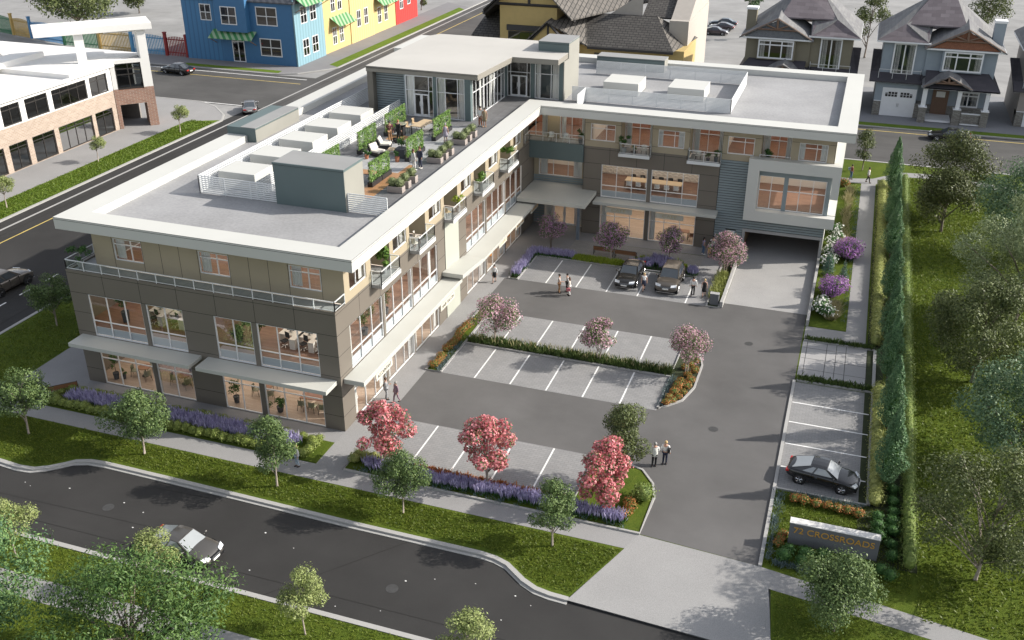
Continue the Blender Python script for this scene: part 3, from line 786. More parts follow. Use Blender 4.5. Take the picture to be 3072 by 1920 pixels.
# roof slab, parapet
OUT = [(-20.45, -.09), (1.5, -.09), (1.5, 37.1), (29.0, 37.1), (29.0, 59.5), (-20.45, 59.5)]
INN = [(-18.62, 1.53), (-.17, 1.53), (-.17, 38.93), (27.4, 38.93), (27.4, 57.85), (-18.62, 57.85)]
mb = MB(); mb.face([(x, y, 11.95) for x, y in INN]); mb.build('roof_deck', M['deck'], B)
mb = MB()
for i in range(6):
    j = (i+1) % 6
    a, b, c, d = OUT[i], OUT[j], INN[j], INN[i]
    mb.face([(*a, 12.5), (*b, 12.5), (*c, 12.5), (*d, 12.5)])
    mb.face([(*a, 11.68), (*b, 11.68), (*b, 12.5), (*a, 12.5)])
    mb.face([(*d, 11.9), (*c, 11.9), (*c, 12.5), (*d, 12.5)])
mb.face([(x, y, 11.68) for x, y in OUT])
for (a, b, ax) in ((( -20.45, -.09), (1.5, -.09), 'y-'), ((1.5, -.09), (1.5, 37.1), 'x+'), ((1.5, 37.1), (29, 37.1), 'y-'), ((29, 37.1), (29, 59.5), 'x+')):
    for zz in (12.36, 12.485):
        if ax == 'y-': mb.box(a[0], b[0], a[1]-.004, a[1]+.02, zz-.012, zz+.012, 1)
        else: mb.box(a[0]-.02, a[0]+.004, a[1], b[1], zz-.012, zz+.012, 1)
mb.build('parapet', [M['white'], M['joint']], B)
mb = MB(); mb.box(-20.45, -18.62, 52.7, 60.2, 12.5, 13.15); mb.box(-18.62, -13.5, 57.9, 60.2, 12.5, 13.15)
mb.build('raised_parapet', M['white'], B)
# canopies
def canopy(nm, boxes, bev=.012):
    m_ = MB()
    for b in boxes: m_.box(*b)
    return m_.build(nm, M['canopy'], B, bevel=bev)
canopy('canopy', [(-20.15, -10.45, -1.5, -.005, 3.55, 3.83)])
canopy('canopy', [(-9.92, -.27, -1.5, -.005, 3.55, 3.83)])
canopy('canopy', [(-22.2, -20.47, 2.4, 10, 3.55, 3.83)])
canopy('canopy', [(.035, 1.48, .3, 17.3, 3.5, 3.84)])
mb = MB()
F2 = [(.035, 3.95), (.035, 4.4), (1.75, 4.4), (1.75, 3.95)]
mb.hexa([(.035, 16.75, 4.02), (1.75, 16.75, 4.02), (1.75, 21.2, 3.6), (.035, 21.2, 3.6), (.035, 16.75, 4.36), (1.75, 16.75, 4.36), (1.75, 21.2, 3.95), (.035, 21.2, 3.95)])
mb.box(.035, 1.75, 21.2, 38.3, 3.6, 3.85)
mb.build('canopy', M['canopy'], B)
mb = MB(); mb.hexa([(-.02, 34.6, 4.02), (6.62, 34.6, 4.02), (6.5, 38.74, 4.02), (5.0, 39.9, 4.02), (-.02, 34.6, 4.4), (6.62, 34.6, 4.4), (6.5, 38.74, 4.4), (5.0, 39.9, 4.4)])
mb.v.clear(); mb.f.clear(); mb.m.clear()
mb.prism([(.04, 34.6), (6.62, 34.6), (6.62, 38.73), (5.23, 38.73), (5.23, 39.9), (.04, 39.9)], 4.02, 4.4)
mb.build('entrance_canopy', M['canopy'], B, bevel=.012)
canopy('canopy', [(6.64, 18.1, 37.3, 38.73, 3.55, 3.84)])
mb = MB(); mb.box(5.27, 5.55, 36.75, 37.0, 0, 4.02)
mb.build('canopy_post', mat('blue_grey_post', (.16, .19, .23), .6, .1, 2), B)
# shop signs
for body, y0, y1, zz, colr in (('ACCOUNTANT', 2.55, 5.0, 2.85, 'darkletter'), ('HAIR SALON', 13.6, 16.3, 2.85, 'darkletter'), ('STUDIO', 26.2, 28.2, 3.0, 'palegold'), ('DOCTOR', 30.6, 32.9, 3.0, 'gold'), ('OFFICE', 35.0, 37.2, 3.0, 'gold')):
    xs = 1.2 if y0 < 17 else 1.35
    s_ = MB(); s_.box(xs-.05, xs, y0, y1, zz-.26, zz+.26)
    o = s_.build('shop_sign', M['signboard'], B)
    text(o, body, FE, (y0+y1)/2, zz, xs+.002, .40, M[colr], (y1-y0)*.86)
for a, c in ((7.9, 9.2), (12.75, 14.05)):
    s_ = MB(); FW.box(s_, a-.25, c+1.05, .55, .60, 2.62, 3.12)
    o = s_.build('shop_sign', M['signboard'], B)
    text(o, 'CAFE', FW, (a+c+.8)/2, 2.87, .602, .42, M['palegold'], 1.35)
# remaining outer walls
mb = MB(); wall(mb, FR, 39.05, 58.05, 0, 11.7, [(42, 46, 5, 7.5), (48, 52, 5, 7.5)], .25, 0)
mb.build('east_wall', M['white'], B)
mb = MB(); wall(mb, FL, -58.05, -.25, 0, ZT, [], .25); wall(mb, Fac((-19.0, 0, 0), (0, -1, 0), (-1, 0, 0)), -58.05, -1.65, ZT, 11.7, [], .25)
wall(mb, FN, -27.3, 20.2, 0, 11.7, [], .25)
mb.build('rear_wall', M['brown'], B)
# interior: floors, partitions, lit ceilings
mb = MB()
mb.box(-20.2, -.25, .25, 40, .0, .03, 0); mb.box(-.25, 20.4, 40.2, 57.8, 0, .03, 0); mb.box(5.5, 20.4, 39.0, 40.2, 0, .03, 0)
mb.box(-20.2, -.25, .25, 57.8, 4.3, 4.42, 1); mb.box(-.25, 27.3, 40.25, 57.8, 4.3, 4.42, 1); mb.box(5.5, 27.3, 39.0, 40.25, 4.3, 4.42, 1)
mb.box(-18.7, -1.7, 1.65, 57.8, 8.52, 8.62, 1); mb.box(-1.7, -.26, 1.65, 4.95, 8.52, 8.62, 1)
for y0, y1 in ((8.08, 11.05), (14.15, 17.4), (20.45, 23.75), (26.8, 30.1), (33.15, 36.3)): mb.box(-1.7, -.26, y0, y1, 8.52, 8.62, 1)
mb.box(-1.2, 27.3, 40.45, 57.8, 8.52, 8.62, 1)
for x0, x1 in ((5.5, 8.6), (11.7, 14.9), (18.05, 21.15), (23.95, 27.3)): mb.box(x0, x1, 39.0, 40.45, 8.52, 8.62, 1)
mb.build('interior_floor', [M['oakfloor'], M['woodfloor']], B)
mb = MB()
for z0, z1 in ((.03, 3.2), (4.42, 7.4), (8.62, 11.6)):
    mb.box(-20.1, -7.2, 7.6, 7.75, z0, z1); mb.box(-7.2, -7.05, 7.75, 40, z0, z1)
    mb.box(5.55, 27.2, 46.2, 46.35, z0, z1)
    for y in (16.8, 21.4): mb.box(-7.0, -1.75, y, y+.1, z0, z1)
    mb.box(17.95, 18.05, 40.5, 46.2, z0, z1); mb.box(5.55, 5.65, 40.5, 46.2, z0, z1)
    mb.box(-7, 5.5, 45.2, 45.35, z0, z1)
mb.build('interior_wall', M['wallin'], B)
mb = MB(); mb.box(5.7, 17.9, 46.05, 46.18, 8.65, 11.6); mb.box(18.1, 27.2, 46.05, 46.18, 8.65, 11.6); mb.box(-6.9, 5.4, 45.05, 45.18, 8.65, 11.6)
mb.build('brick_partition', M['brickin'], B)
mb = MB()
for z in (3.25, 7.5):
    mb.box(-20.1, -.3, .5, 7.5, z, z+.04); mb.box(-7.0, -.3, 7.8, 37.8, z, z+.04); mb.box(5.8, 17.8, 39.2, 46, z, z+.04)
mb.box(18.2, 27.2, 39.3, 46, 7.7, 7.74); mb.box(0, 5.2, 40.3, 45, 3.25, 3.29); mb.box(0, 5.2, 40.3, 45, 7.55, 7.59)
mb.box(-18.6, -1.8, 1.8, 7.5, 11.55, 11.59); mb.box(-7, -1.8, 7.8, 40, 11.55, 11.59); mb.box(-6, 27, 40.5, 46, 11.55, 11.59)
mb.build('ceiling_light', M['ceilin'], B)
mb = MB(); mb.lathe([(.001, 0), (.3, 0), (.3, .04), (.001, .04)], (2.0, 39.3, 11.62), 16)
mb.build('terrace_lamp', emitmat('terrace_lamp_glow', (1, .82, .55), 9), B)
# relief wall of the meeting room: rings on white
mb = MB(); mb.box(5.7, 17.9, 44.0, 44.1, 4.42, 7.4)
for i in range(22):
    for k in range(5):
        c = (6.1+i*.54+(k % 2)*.27, 43.99, 4.75+k*.55)
        rows = []
        for r_, dd in ((.26, 0), (.24, .06), (.17, .06), (.15, 0)):
            rows.append([(c[0]+r_*math.cos(a*math.pi/7), c[1]-dd, c[2]+r_*math.sin(a*math.pi/7)) for a in range(14)])
        mb.grid(rows, 0, True)
mb.build('relief_wall', M['wallin'], B)
# ------------------------------------------------------------------ roof structures (part of the building)
mb = MB(); mb.box(-8.6, -3.2, 8.2, 11.0, 11.95, 14.95, 0); mb.box(-8.64, -3.16, 8.16, 11.04, 14.82, 14.97, 0); mb.box(-8.6, -3.2, 8.24, 10.96, 14.97, 14.98, 2)
mb.box(-3.2, -3.185, 8.22, 10.98, 11.95, 14.82, 1); mb.box(-8.61, -3.15, 8.15, 8.16, 14.815, 14.83, 3)
mb.build('stair_tower', [M['teal'], M['taupe'], M['greytop'], M['joint']], B)
mb = MB(); mb.box(-19.15, -17.8, 20.3, 27.3, 11.95, 13.12, 0); mb.box(-17.8, -17.785, 20.32, 27.28, 11.95, 13.0, 1); mb.box(-19.17, -17.77, 20.28, 27.32, 13.12, 13.16, 2)
mb.box(-17.785, -17.78, 20.3, 27.3, 12.98, 13.0, 3); mb.box(-20.48, -19.1, 20.32, 27.28, 12.5, 13.1, 0)
mb.build('skylight_box', [M['teal'], M['taupe'], M['greytop'], M['joint']], B)
mb = MB(); mb.box(1.85, 9.1, 55.75, 57.7, 11.95, 13.2, 0); mb.box(9.1, 9.115, 55.77, 57.68, 11.95, 13.2, 1); mb.box(1.83, 9.13, 55.73, 57.72, 13.2, 13.24, 2); mb.box(1.83, 9.1, 55.735, 55.745, 13.08, 13.1, 3)
mb.build('skylight_box', [M['teal'], M['taupe'], M['greytop'], M['joint']], B)
HR = 11.95
louver_screen(B, [(-14.95, 35.4), (-14.95, 8.35), (-8.62, 8.35)], HR+.02, 13.3)
louver_screen(B, [(-10.26, 11.0), (-10.26, 32.2)], HR+.02, 13.3)
louver_screen(B, [(-10.26, 8.5), (-10.26, 11.0)], HR+.02, 13.3)
louver_screen(B, [(-3.14, 8.45), (-.22, 8.45)], HR+.02, 13.3)
louver_screen(B, [(4.4, 41.9), (17.95, 41.9), (17.95, 53.2), (2.5, 53.2)], HR+.02, 13.3, 11)
louver_screen(B, [(3.1, 41.95), (4.4, 41.95), (4.4, 39.0)], HR+.02, 13.3, 11)
# terrace paving
mb = MB(); mb.box(-10.1, -.2, 11.05, 41.4, HR+.004, HR+.02, 0); mb.box(-3.2, -.2, 8.6, 11.05, HR+.004, HR+.02, 0)
mb.box(-8.1, -2.9, 16.9, 30.0, HR+.02, HR+.035, 1)
for x0, x1, y0, y1 in ((-4.4, -2.9, 11.2, 16.9), (-8.1, -4.4, 15.9, 16.9), (-8.1, -6.5, 24.5, 26.0), (-3.4, -2.9, 16.9, 19.0)): mb.box(x0, x1, y0, y1, HR+.02, HR+.036, 2)
mb.build('terrace_paving', [M['slate'], M['slatelight'], M['decking']], B)
# roof pavilion
PV_F = Fac((0, 31.98, HR), (1, 0, 0), (0, -1, 0)); PV_E = Fac((-3.3, 0, HR), (0, 1, 0), (1, 0, 0)); PV_N = Fac((0, 41.5, HR), (1, 0, 0), (0, -1, 0))
mb = MB(); mb.prism([(-13.35, 32.0), (-2.6, 31.9), (-2.1, 39.6), (2.3, 39.75), (2.3, 43.6), (1.9, 44.2), (1.9, 47.4), (-12.6, 47.4), (-13.35, 46)], 15.62, 16.12, 0, 1)
for z in (15.98,): mb.box(-13.36, -2.6, 31.885, 31.995, z, z+.015, 2)
o = mb.build('pavilion_roof', [mat('bronze_fascia', (.24, .225, .195), .5, .05, .5), mat('pavilion_membrane', (.46, .445, .415), .8, .05, .2), M['joint']], B, bevel=.01)
mb = MB(); mb.box(-13.3, -12.75, 32.05, 35.6, HR, 15.62); mb.box(-13.3, -13.05, 35.6, 47, HR, 15.62); mb.box(-13.05, 2.0, 46.8, 47, HR, 15.62)
mb.build('pavilion_wall', mat('bronze_panel', (.15, .138, .115), .5, .06, .5), B)
mb = MB()
for k in range(17): mb.box(-12.75, -9.65, 32.75, 32.8, HR+.06+k*.215, HR+.22+k*.215)
mb.box(-12.75, -9.62, 32.8, 32.95, HR, 15.62, 1); mb.box(-9.66, -9.55, 31.98, 32.95, HR, 15.62, 0)
mb.build('pavilion_siding', [M['louver'], M['gapdark']], B)
mb = MB()
for x0, x1, y0, y1 in ((-6.84, -6.56, 31.9, 32.3), (-3.85, -3.3, 31.9, 32.4), (-3.6, -3.3, 40.9, 41.5), (-.9, -.52, 41.4, 41.7), (1.93, 2.3, 41.35, 41.75)): mb.box(x0, x1, y0, y1, HR, 15.62)
mb.build('pavilion_column', M['teal'], B)
window(B, PV_F, -9.55, -6.86, .02, 3.65, [-8.75, -7.3], [2.35], d=0, curtains=[(-9.45, -8.7)], door=(-8.72, -7.32, 2.05), glass='glass')
window(B, PV_F, -6.55, -3.87, .02, 3.65, [-5.72, -4.55], [2.35], d=0, curtains=[(-6.45, -5.8), (-4.5, -3.95)], glass='glass')
window(B, PV_E, 32.45, 35.2, .02, 3.65, [33.3, 34.2], [2.4], d=0, curtains=[(32.55, 33.0), (34.6, 35.1)], glass='glass')
window(B, PV_E, 35.25, 38.0, .02, 3.65, [36.1, 37.0], [2.4], d=0, curtains=[(37.2, 37.9)], glass='glass')
window(B, PV_E, 38.05, 40.85, .02, 3.65, [38.9, 39.9], [2.4], d=0, curtains=[(38.1, 38.6)], glass='glass')
window(B, PV_N, -3.28, -.92, .02, 3.6, [-2.95, -1.3], [2.35], d=0, door=(-2.9, -1.32, 2.05), glass='glass')
window(B, PV_N, -.5, 1.92, .02, 3.6, [.0, 1.1], [2.35], d=0, curtains=[(-.4, 0.05), (1.2, 1.85)], glass='glass')
mb = MB(); mb.box(-12.9, -3.5, 32.9, 46.8, HR+.02, HR+.03); mb.box(-3.4, 1.9, 41.6, 46.8, HR+.02, HR+.03)
mb.build('pavilion_floor', mat('pavilion_tile', (.16, .145, .13), .5, .15, 1), B)
mb = MB(); mb.box(-.65, 2.35, 43.0, 46.6, HR, 17.0, 0); mb.box(2.35, 2.365, 43.02, 46.58, HR, 16.9, 1); mb.box(-.68, 2.38, 42.97, 46.63, 17.0, 17.04, 2); mb.box(2.31, 2.4, 41.4, 43.0, HR, 15.6, 1); mb.box(-.66, 2.35, 42.985, 42.995, 16.82, 16.84, 3)
mb.build('stair_tower', [M['teal'], M['taupe'], M['greytop'], M['joint']], B)
# ------------------------------------------------------------------ neighbouring buildings
# ---- white and brick building across the side street
M['brick'] = brickmat('tan_brick', (.43, .34, .27), (.34, .255, .195), (.47, .43, .39), .52, .17, .018, .85, 'YZ', .5, .3)
M['redbrick'] = brickmat('red_brick', (.33, .185, .13), (.25, .135, .095), (.42, .38, .35), .52, .17, .018, .85, 'XZ', .5, .3)
M['brickY'] = M['brick']
M['stucco'] = mat('white_stucco', (.74, .73, .71), .7, .03, .3)
M['darkframe'] = mat('dark_bronze_frame', (.03, .027, .025), .45)
W = thing('corner_building', 'two-storey white and brick corner building with flat white roofs and a framed corner tower', 'building', (-60.1, 20, 0))
FWB = Fac((0, -20, 0), (0, 1, 0), (1, 0, 0))      # local: facade at x = 0
bays = [(49.4, 52.55), (43.0, 48.8), (38.75, 42.27), (35.2, 37.95), (29.6, 34.4), (25, 29), (20, 24.4)]
mb = MB()
wall(mb, FWB, 0, 53.3, 0, 5.02, [(a, b, .05, 3.05) for a, b in bays], .35)
mb.build('brick_wall', M['brick'], W)
mb = MB()
wall(mb, FWB, 0, 53.3, 5.02, 7.9, [(a, b, 5.12, 7.42) for a, b in bays], .35)
mb.box(-13, -.05, -20, 26.0, 7.9, 8.05); mb.box(-.05, .35, -20, 26.0, 7.85, 8.2); mb.box(-30, -13, -20, 26, 7.9, 8.0)
mb.build('upper_wall', M['stucco'], W)
mb = MB()
mb.prism([(.3, 26.0), (.3, 34.6), (1.2, 39.0), (-1.2, 39.0), (-30, 39), (-30, 26.0)], 7.92, 8.62)
mb.prism([(-9, -18), (-4.5, -18), (-4.5, 19.5), (-9, 19.5)], 8.05, 9.0)
mb.prism([(-30, -18), (-13, -18), (-13, 31), (-30, 31)], 8.0, 9.6)
mb.prism([(-12.5, 20), (-9.5, 20), (-9.5, 33), (-12.5, 33)], 8.62, 9.3)
mb.build('roof', M['stucco'], W, bevel=.02)
mb = MB(); mb.box(-30, -.4, -20, 33, 0, .06); mb.box(-7, -6.8, -20, 33, 0, 7.8, 1); mb.box(-7, -.4, -20, 33, 3.6, 3.75, 1); mb.box(-29.8, -29.6, -20, 39, 0, 7.9, 1); mb.box(-30, -1, 38.7, 39, 0, 7.9, 1); mb.box(-29.6, -.4, -20, -19.7, 0, 7.9, 1)
mb.build('interior', [M['concrete'], mat('dim_interior', (.30, .28, .26), .8)], W)
for a, b in bays:
    n = max(2, round((b-a)/1.45)); mu = [a+(b-a)*k/n for k in range(1, n)]
    window(W, FWB, a, b, .05, 3.05, mu, (2.5,), d=-.12, fw=.12, frame='darkframe', glass='darkglass', mw=.1)
    window(W, FWB, a, b, 5.12, 7.42, mu, (6.85,), d=-.12, fw=.12, frame='darkframe', glass='darkglass', mw=.1)
k = 2**-.5
FC = Fac((.0, 33.55, 0), (k, k, 0), (k, -k, 0))      # chamfered tower face, 4.9 m wide
mb = MB()
wall(mb, FC, -.1, 4.75, 0, 5.05, [(.38, 3.62, -1, 3.05), (.45, 3.6, 4.9, 6)], .5, .02)
FC.box(mb, 3.62, 4.75, -3.2, -.48, 0, 5.05); FC.box(mb, -.1, .38, -3.6, -3.1, 0, 5.05); FC.box(mb, 3.9, 4.75, -3.7, -3.2, 0, 5.05)
mb.build('tower_brick', M['redbrick'], W)
mb = MB()
wall(mb, FC, -.1, 4.75, 5.05, 12.2, [(.45, 3.6, 5.05, 8.2), (-1, 3.75, 8.65, 12.0)], .5, .02)
FC.box(mb, 3.75, 4.75, -3.2, -.48, 5.05, 12.2); FC.box(mb, -3.6, -2.5, -.5, .02, 8.6, 12.2); FC.box(mb, -2.5, -.1, -.5, .02, 8.6, 8.7)
mb.build('tower_wall', M['stucco'], W)
mb = MB()
mb.prism([tuple(FC.p(u, d, 0))[:2] for u, d in ((-8.0, .5), (5.6, .5), (5.6, -4.2), (-8.0, -4.2))], 12.2, 13.0)
mb.build('tower_canopy', M['stucco'], W, bevel=.02)
window(W, FC, .45, 3.6, 5.05, 8.2, [2.0], (6.8, 7.5), d=-.08, fw=.13, frame='darkframe', glass='darkglass', mw=.12)
mb = MB(); FC.box(mb, .3, 4.0, -3.2, -.5, 4.6, 4.75)
mb.build('tower_floor', M['concrete'], W)

# ---- colourful board houses
def board(name, col, w=.42):
    m, t, N, L, p = new_mat(name)
    p.inputs['Roughness'].default_value = .55
    tc = N.new('ShaderNodeTexCoord'); wv = N.new('ShaderNodeTexWave'); wv.wave_type = 'BANDS'; wv.bands_direction = 'DIAGONAL'
    wv.inputs['Scale'].default_value = 1/w*.5*.62; wv.inputs['Distortion'].default_value = 0
    mp = N.new('ShaderNodeMapping'); mp.inputs['Scale'].default_value = (1, 1, 0)
    L.new(tc.outputs['Object'], mp.inputs[0]); L.new(mp.outputs[0], wv.inputs['Vector'])
    c = mixc(t, sc(col, .82), sc(col, 1.08), ramp(t, wv.outputs['Fac'], .05, .3))
    L.new(c, p.inputs['Base Color']); bump(t, p, wv.outputs['Fac'], .5, .03)
    return m
def ribmat(name, c1, c2, rx=True):
    m, t, N, L, p = new_mat(name); p.inputs['Roughness'].default_value = .5
    tc = N.new('ShaderNodeTexCoord'); wv = N.new('ShaderNodeTexWave'); wv.bands_direction = 'DIAGONAL'
    wv.inputs['Scale'].default_value = .55
    mp = N.new('ShaderNodeMapping'); mp.inputs['Scale'].default_value = (1, 1, 0)
    L.new(tc.outputs['Object'], mp.inputs[0]); L.new(mp.outputs[0], wv.inputs['Vector'])
    L.new(mixc(t, c1, c2, ramp(t, wv.outputs['Fac'], .3, .7)), p.inputs['Base Color']); bump(t, p, wv.outputs['Fac'], .5, .04)
    return m
M['blueboard'] = board('blue_boards', (.05, .17, .33)); M['blueplain'] = mat('blue_render', (.045, .15, .30), .6, .04)
M['paleblue'] = board('pale_blue_boards', (.20, .34, .40)); M['yellowboard'] = board('yellow_boards', (.56, .43, .20)); M['yellowplain'] = mat('yellow_render', (.56, .43, .19), .6, .03)
M['redboard'] = board('red_boards', (.45, .035, .03)); M['awning'] = ribmat('green_metal_sheet', (.05, .21, .07), (.30, .42, .26)); M['slateroof'] = ribmat('dark_metal_roof', (.045, .05, .06), (.075, .08, .09))
M['bracket'] = mat('timber_bracket', (.30, .15, .06), .6, .15, 3)
def awn(parent, F, u0, u1, z0, z1, out, name='awning'):
    mb = MB()
    mb.hexa([F.p(u0, .02, z1), F.p(u1, .02, z1), F.p(u1, out, z0), F.p(u0, out, z0), F.p(u0, .02, z1+.06), F.p(u1, .02, z1+.06), F.p(u1, out, z0+.06), F.p(u0, out, z0+.06)])
    o = mb.build(name, M['awning'], parent)
    b = MB()
    for u in (u0+.3, u1-.3): b.tube([F.p(u, .03, z0-1.0), F.p(u, out*.92, z0-.02)], .06, 6)
    b.build('bracket', M['bracket'], o)
    return o
def crosswin(parent, F, u0, u1, z0, z1, glass='darkglass'):
    return window(parent, F, u0, u1, z0, z1, [(u0+u1)/2], ((z0+z1)/2,), d=.05, fw=.14, mw=.12, glass=glass)
H = thing('blue_house', 'blue board house with green awning over its door and white cross windows', 'house', (-77, 91.9, 0))
FH = Fac((0, 0, 0), (1, 0, 0), (0, -1, 0)); FHE = Fac((20.65, 0, 0), (0, 1, 0), (1, 0, 0))
hb = [(9.0, 10.6)]
mb = MB(); wall(mb, FH, 0, 7.0, 0, 9.6, [(3.4, 5.5, 6.3, 8.9)], .3, 0, 0); wall(mb, FH, 7.0, 20.4, 0, 5.2, [(8.75, 11.05, .05, 3.7), (14.0, 17.9, 1.3, 4.1)], .3, 0, 1)
wall(mb, FH, 13.2, 20.4, 5.2, 9.6, [(13.8, 17.6, 6.1, 9.0)], .3, 0, 1)
Fbay = Fac((0, -1.1, 0), (1, 0, 0), (0, -1, 0)); wall(mb, Fbay, 7.0, 12.6, 5.0, 12.0, [(8.0, 10.9, 6.1, 8.9)], .3, 0, 1)
mb.box(7.0, 7.3, -.8, 0, 5.0, 12.0, 1); mb.box(12.3, 12.6, -.8, .3, 5.0, 12.0, 1); mb.box(7.0, 13.2, 0, .3, 5.2, 9.6, 1)
mb.build('blue_wall', [M['blueboard'], M['blueplain']], H)
mb = MB(); wall(mb, FHE, 0, 9.2, 0, 10.2, [(1.9, 3.9, 1.2, 3.9), (4.9, 6.9, 1.2, 3.9), (1.9, 3.9, 6.3, 9.0), (4.9, 6.9, 6.3, 9.0)], .3)
mb.box(0, .3, .3, 9.2, 0, 9.6); mb.box(.3, 20.3, 8.9, 9.2, 0, 9.6)
mb.build('pale_blue_wall', M['paleblue'], H)
for u0, u1, z0, z1 in ((3.4, 5.5, 6.3, 8.9), (14.0, 17.9, 1.3, 4.1), (13.8, 17.6, 6.1, 9.0)): crosswin(H, FH, u0, u1, z0, z1)
crosswin(H, Fbay, 8.0, 10.9, 6.1, 8.9)
for u0 in (1.9, 4.9):
    for z0 in (1.2, 6.3): crosswin(H, FHE, u0, u0+2.0, z0, z0+2.7)
window(H, FH, 8.75, 11.05, .05, 3.7, [9.9], (3.3,), d=.03, fw=.14, mw=.14, glass='darkglass', name='glass_door')
awn(H, FH, 5.6, 13.6, 3.9, 5.0, 1.9); awn(H, FHE, .3, 8.9, 9.3, 10.6, 2.0)
mb = MB(); mb.prism([(-.4, -.4), (20.9, -.4), (20.9, 9.6), (-.4, 9.6)], 9.62, 9.8)
rows = [[(-.4, -.4, 9.8), (20.9, -.4, 9.8)], [(-.4, 4.6, 12.6), (20.9, 4.6, 12.6)], [(-.4, 9.6, 9.8), (20.9, 9.6, 9.8)]]
mb.grid(rows); mb.face([(20.9, -.4, 9.8), (20.9, 4.6, 12.6), (20.9, 9.6, 9.8)])
mb.face([(-.4, -.4, 9.8), (-.4, 4.6, 12.6), (-.4, 9.6, 9.8)])
mb.build('roof', M['slateroof'], H)
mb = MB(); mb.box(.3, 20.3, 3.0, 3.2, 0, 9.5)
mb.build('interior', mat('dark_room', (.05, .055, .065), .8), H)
def row_house(name, label, y0, y1, walls, wins, awns, ht, m0, m1):
    h = thing(name, label, 'house', (-56.6, y0, 0))
    F = Fac((0, 0, 0), (0, 1, 0), (1, 0, 0)); mb = MB()
    for i, (a, b, d, mi) in enumerate(walls):
        wall(mb, F, a, b, 0, ht, [(u, u+1.5, z, z+2.9) for u, z in wins if a <= u < b], .3, d, mi)
        if i: mb.box(min(walls[i-1][2], d)-.3, max(walls[i-1][2], d)-.31, a-.02, a+.02, 0, ht, 0)
    L_ = y1-y0
    mb.box(-9, -8.7, 0, L_, 0, ht, 1); mb.box(-9, -.3, 0, .3, 0, ht, 1); mb.box(-9, -.3, L_-.3, L_, 0, ht, 1)
    mb.build('wall', [m0, m1], h)
    for u, z in wins: crosswin(h, Fac((next(d for a, b, d, mi in walls if a <= u < b), 0, 0), (0, 1, 0), (1, 0, 0)), u, u+1.5, z, z+2.9, 'glass')
    for a in awns: awn(h, F, *a)
    mb = MB(); mb.prism([(-9.2, -.1), (.5, -.1), (.5, L_), (-9.2, L_)], ht, ht+.25); mb.build('roof', M['slateroof'], h)
    mb = MB(); mb.box(-3.2, -3.0, .3, L_-.3, 0, ht); mb.build('interior', mat('warm_room', (.34, .18, .08), .8), h)
    return h
row_house('yellow_house', 'long yellow board house with green awnings facing the cross street', 101.15, 129.0,
          [(0, 9.5, 0, 1), (9.5, 18.5, .15, 0), (18.5, 27.85, 0, 1)], [(3.0, 1.0), (5.4, 1.0), (3.0, 6.4), (5.4, 6.4), (11.8, 2.4), (14.6, 2.4), (11.8, 9.4), (14.6, 9.4), (20.3, 1.6), (23.0, 1.6), (20.3, 6.8), (23.0, 6.8)],
          [(2.4, 8.6, 4.3, 5.6, 1.9), (19.2, 26.0, 5.0, 6.4, 1.9)], 12.5, M['yellowboard'], M['yellowplain'])
row_house('red_house', 'red board house at the end of the coloured row', 129.05, 139.0, [(0, 9.95, .1, 0)], [(1.8, 2.6), (5.2, 3.0), (1.8, 7.2), (5.2, 7.4)], [], 11.5, M['redboard'], M['redboard'])
# ---- coloured picket fence
def fence_run(label, colname, col, x0, x1, y0, y1, post_end=False):
    t = thing('picket_fence', label, 'fence', (x0, y0, 0), 0, 'coloured picket fence bays')
    L_ = math.hypot(x1-x0, y1-y0); t.rotation_euler.z = math.atan2(y1-y0, x1-x0)
    m = mat(colname, col, .6, .1)
    mb = MB(); n = int(L_/.33)
    for i in range(n):
        x = .3+i*(L_-.4)/n; mb.box(x, x+.16, -.03, .03, .05, 3.0+.25*math.sin(math.pi*i/n))
    for z in (.5, 2.6): mb.box(.0, L_-.25, .03, .1, z, z+.16)
    mb.build('picket_panel', m, t)
    mb = MB(); mb.box(-.22, .22, -.2, .2, 0, 3.7); mb.box(-.28, .28, -.26, .26, 3.7, 3.85)
    if post_end: mb.box(L_-.3, L_+.1, -.2, .2, 0, 3.7)
    mb.build('post', m, t)
fence_run('red picket fence bay against the blue house', 'red_fence_paint', (.25, .02, .02), -81.4, -77.2, 92.2, 92.1, True)
fence_run('blue picket fence bay beside the red bay', 'blue_fence_paint', (.10, .30, .50), -88.5, -81.6, 92.5, 92.2)
fence_run('yellow picket fence bay seen below the tower canopy', 'yellow_fence_paint', (.52, .36, .12), -95.5, -88.7, 92.9, 92.5)
fence_run('green picket fence bay seen below the tower canopy', 'green_fence_paint', (.06, .20, .10), -103.5, -95.7, 93.4, 92.9)
fence_run('blue picket fence bay in front of the big green tree', 'blue_fence_paint', (.08, .24, .45), -113, -103.7, 96.0, 93.6)
fence_run('yellow picket fence bay left of the blue bay by the big tree', 'yellow_fence_paint', (.52, .36, .12), -118.5, -113.2, 97.5, 96.0)
fence_run('green picket fence bay at the far left edge', 'green_fence_paint', (.06, .20, .10), -126, -118.7, 99.5, 97.5)

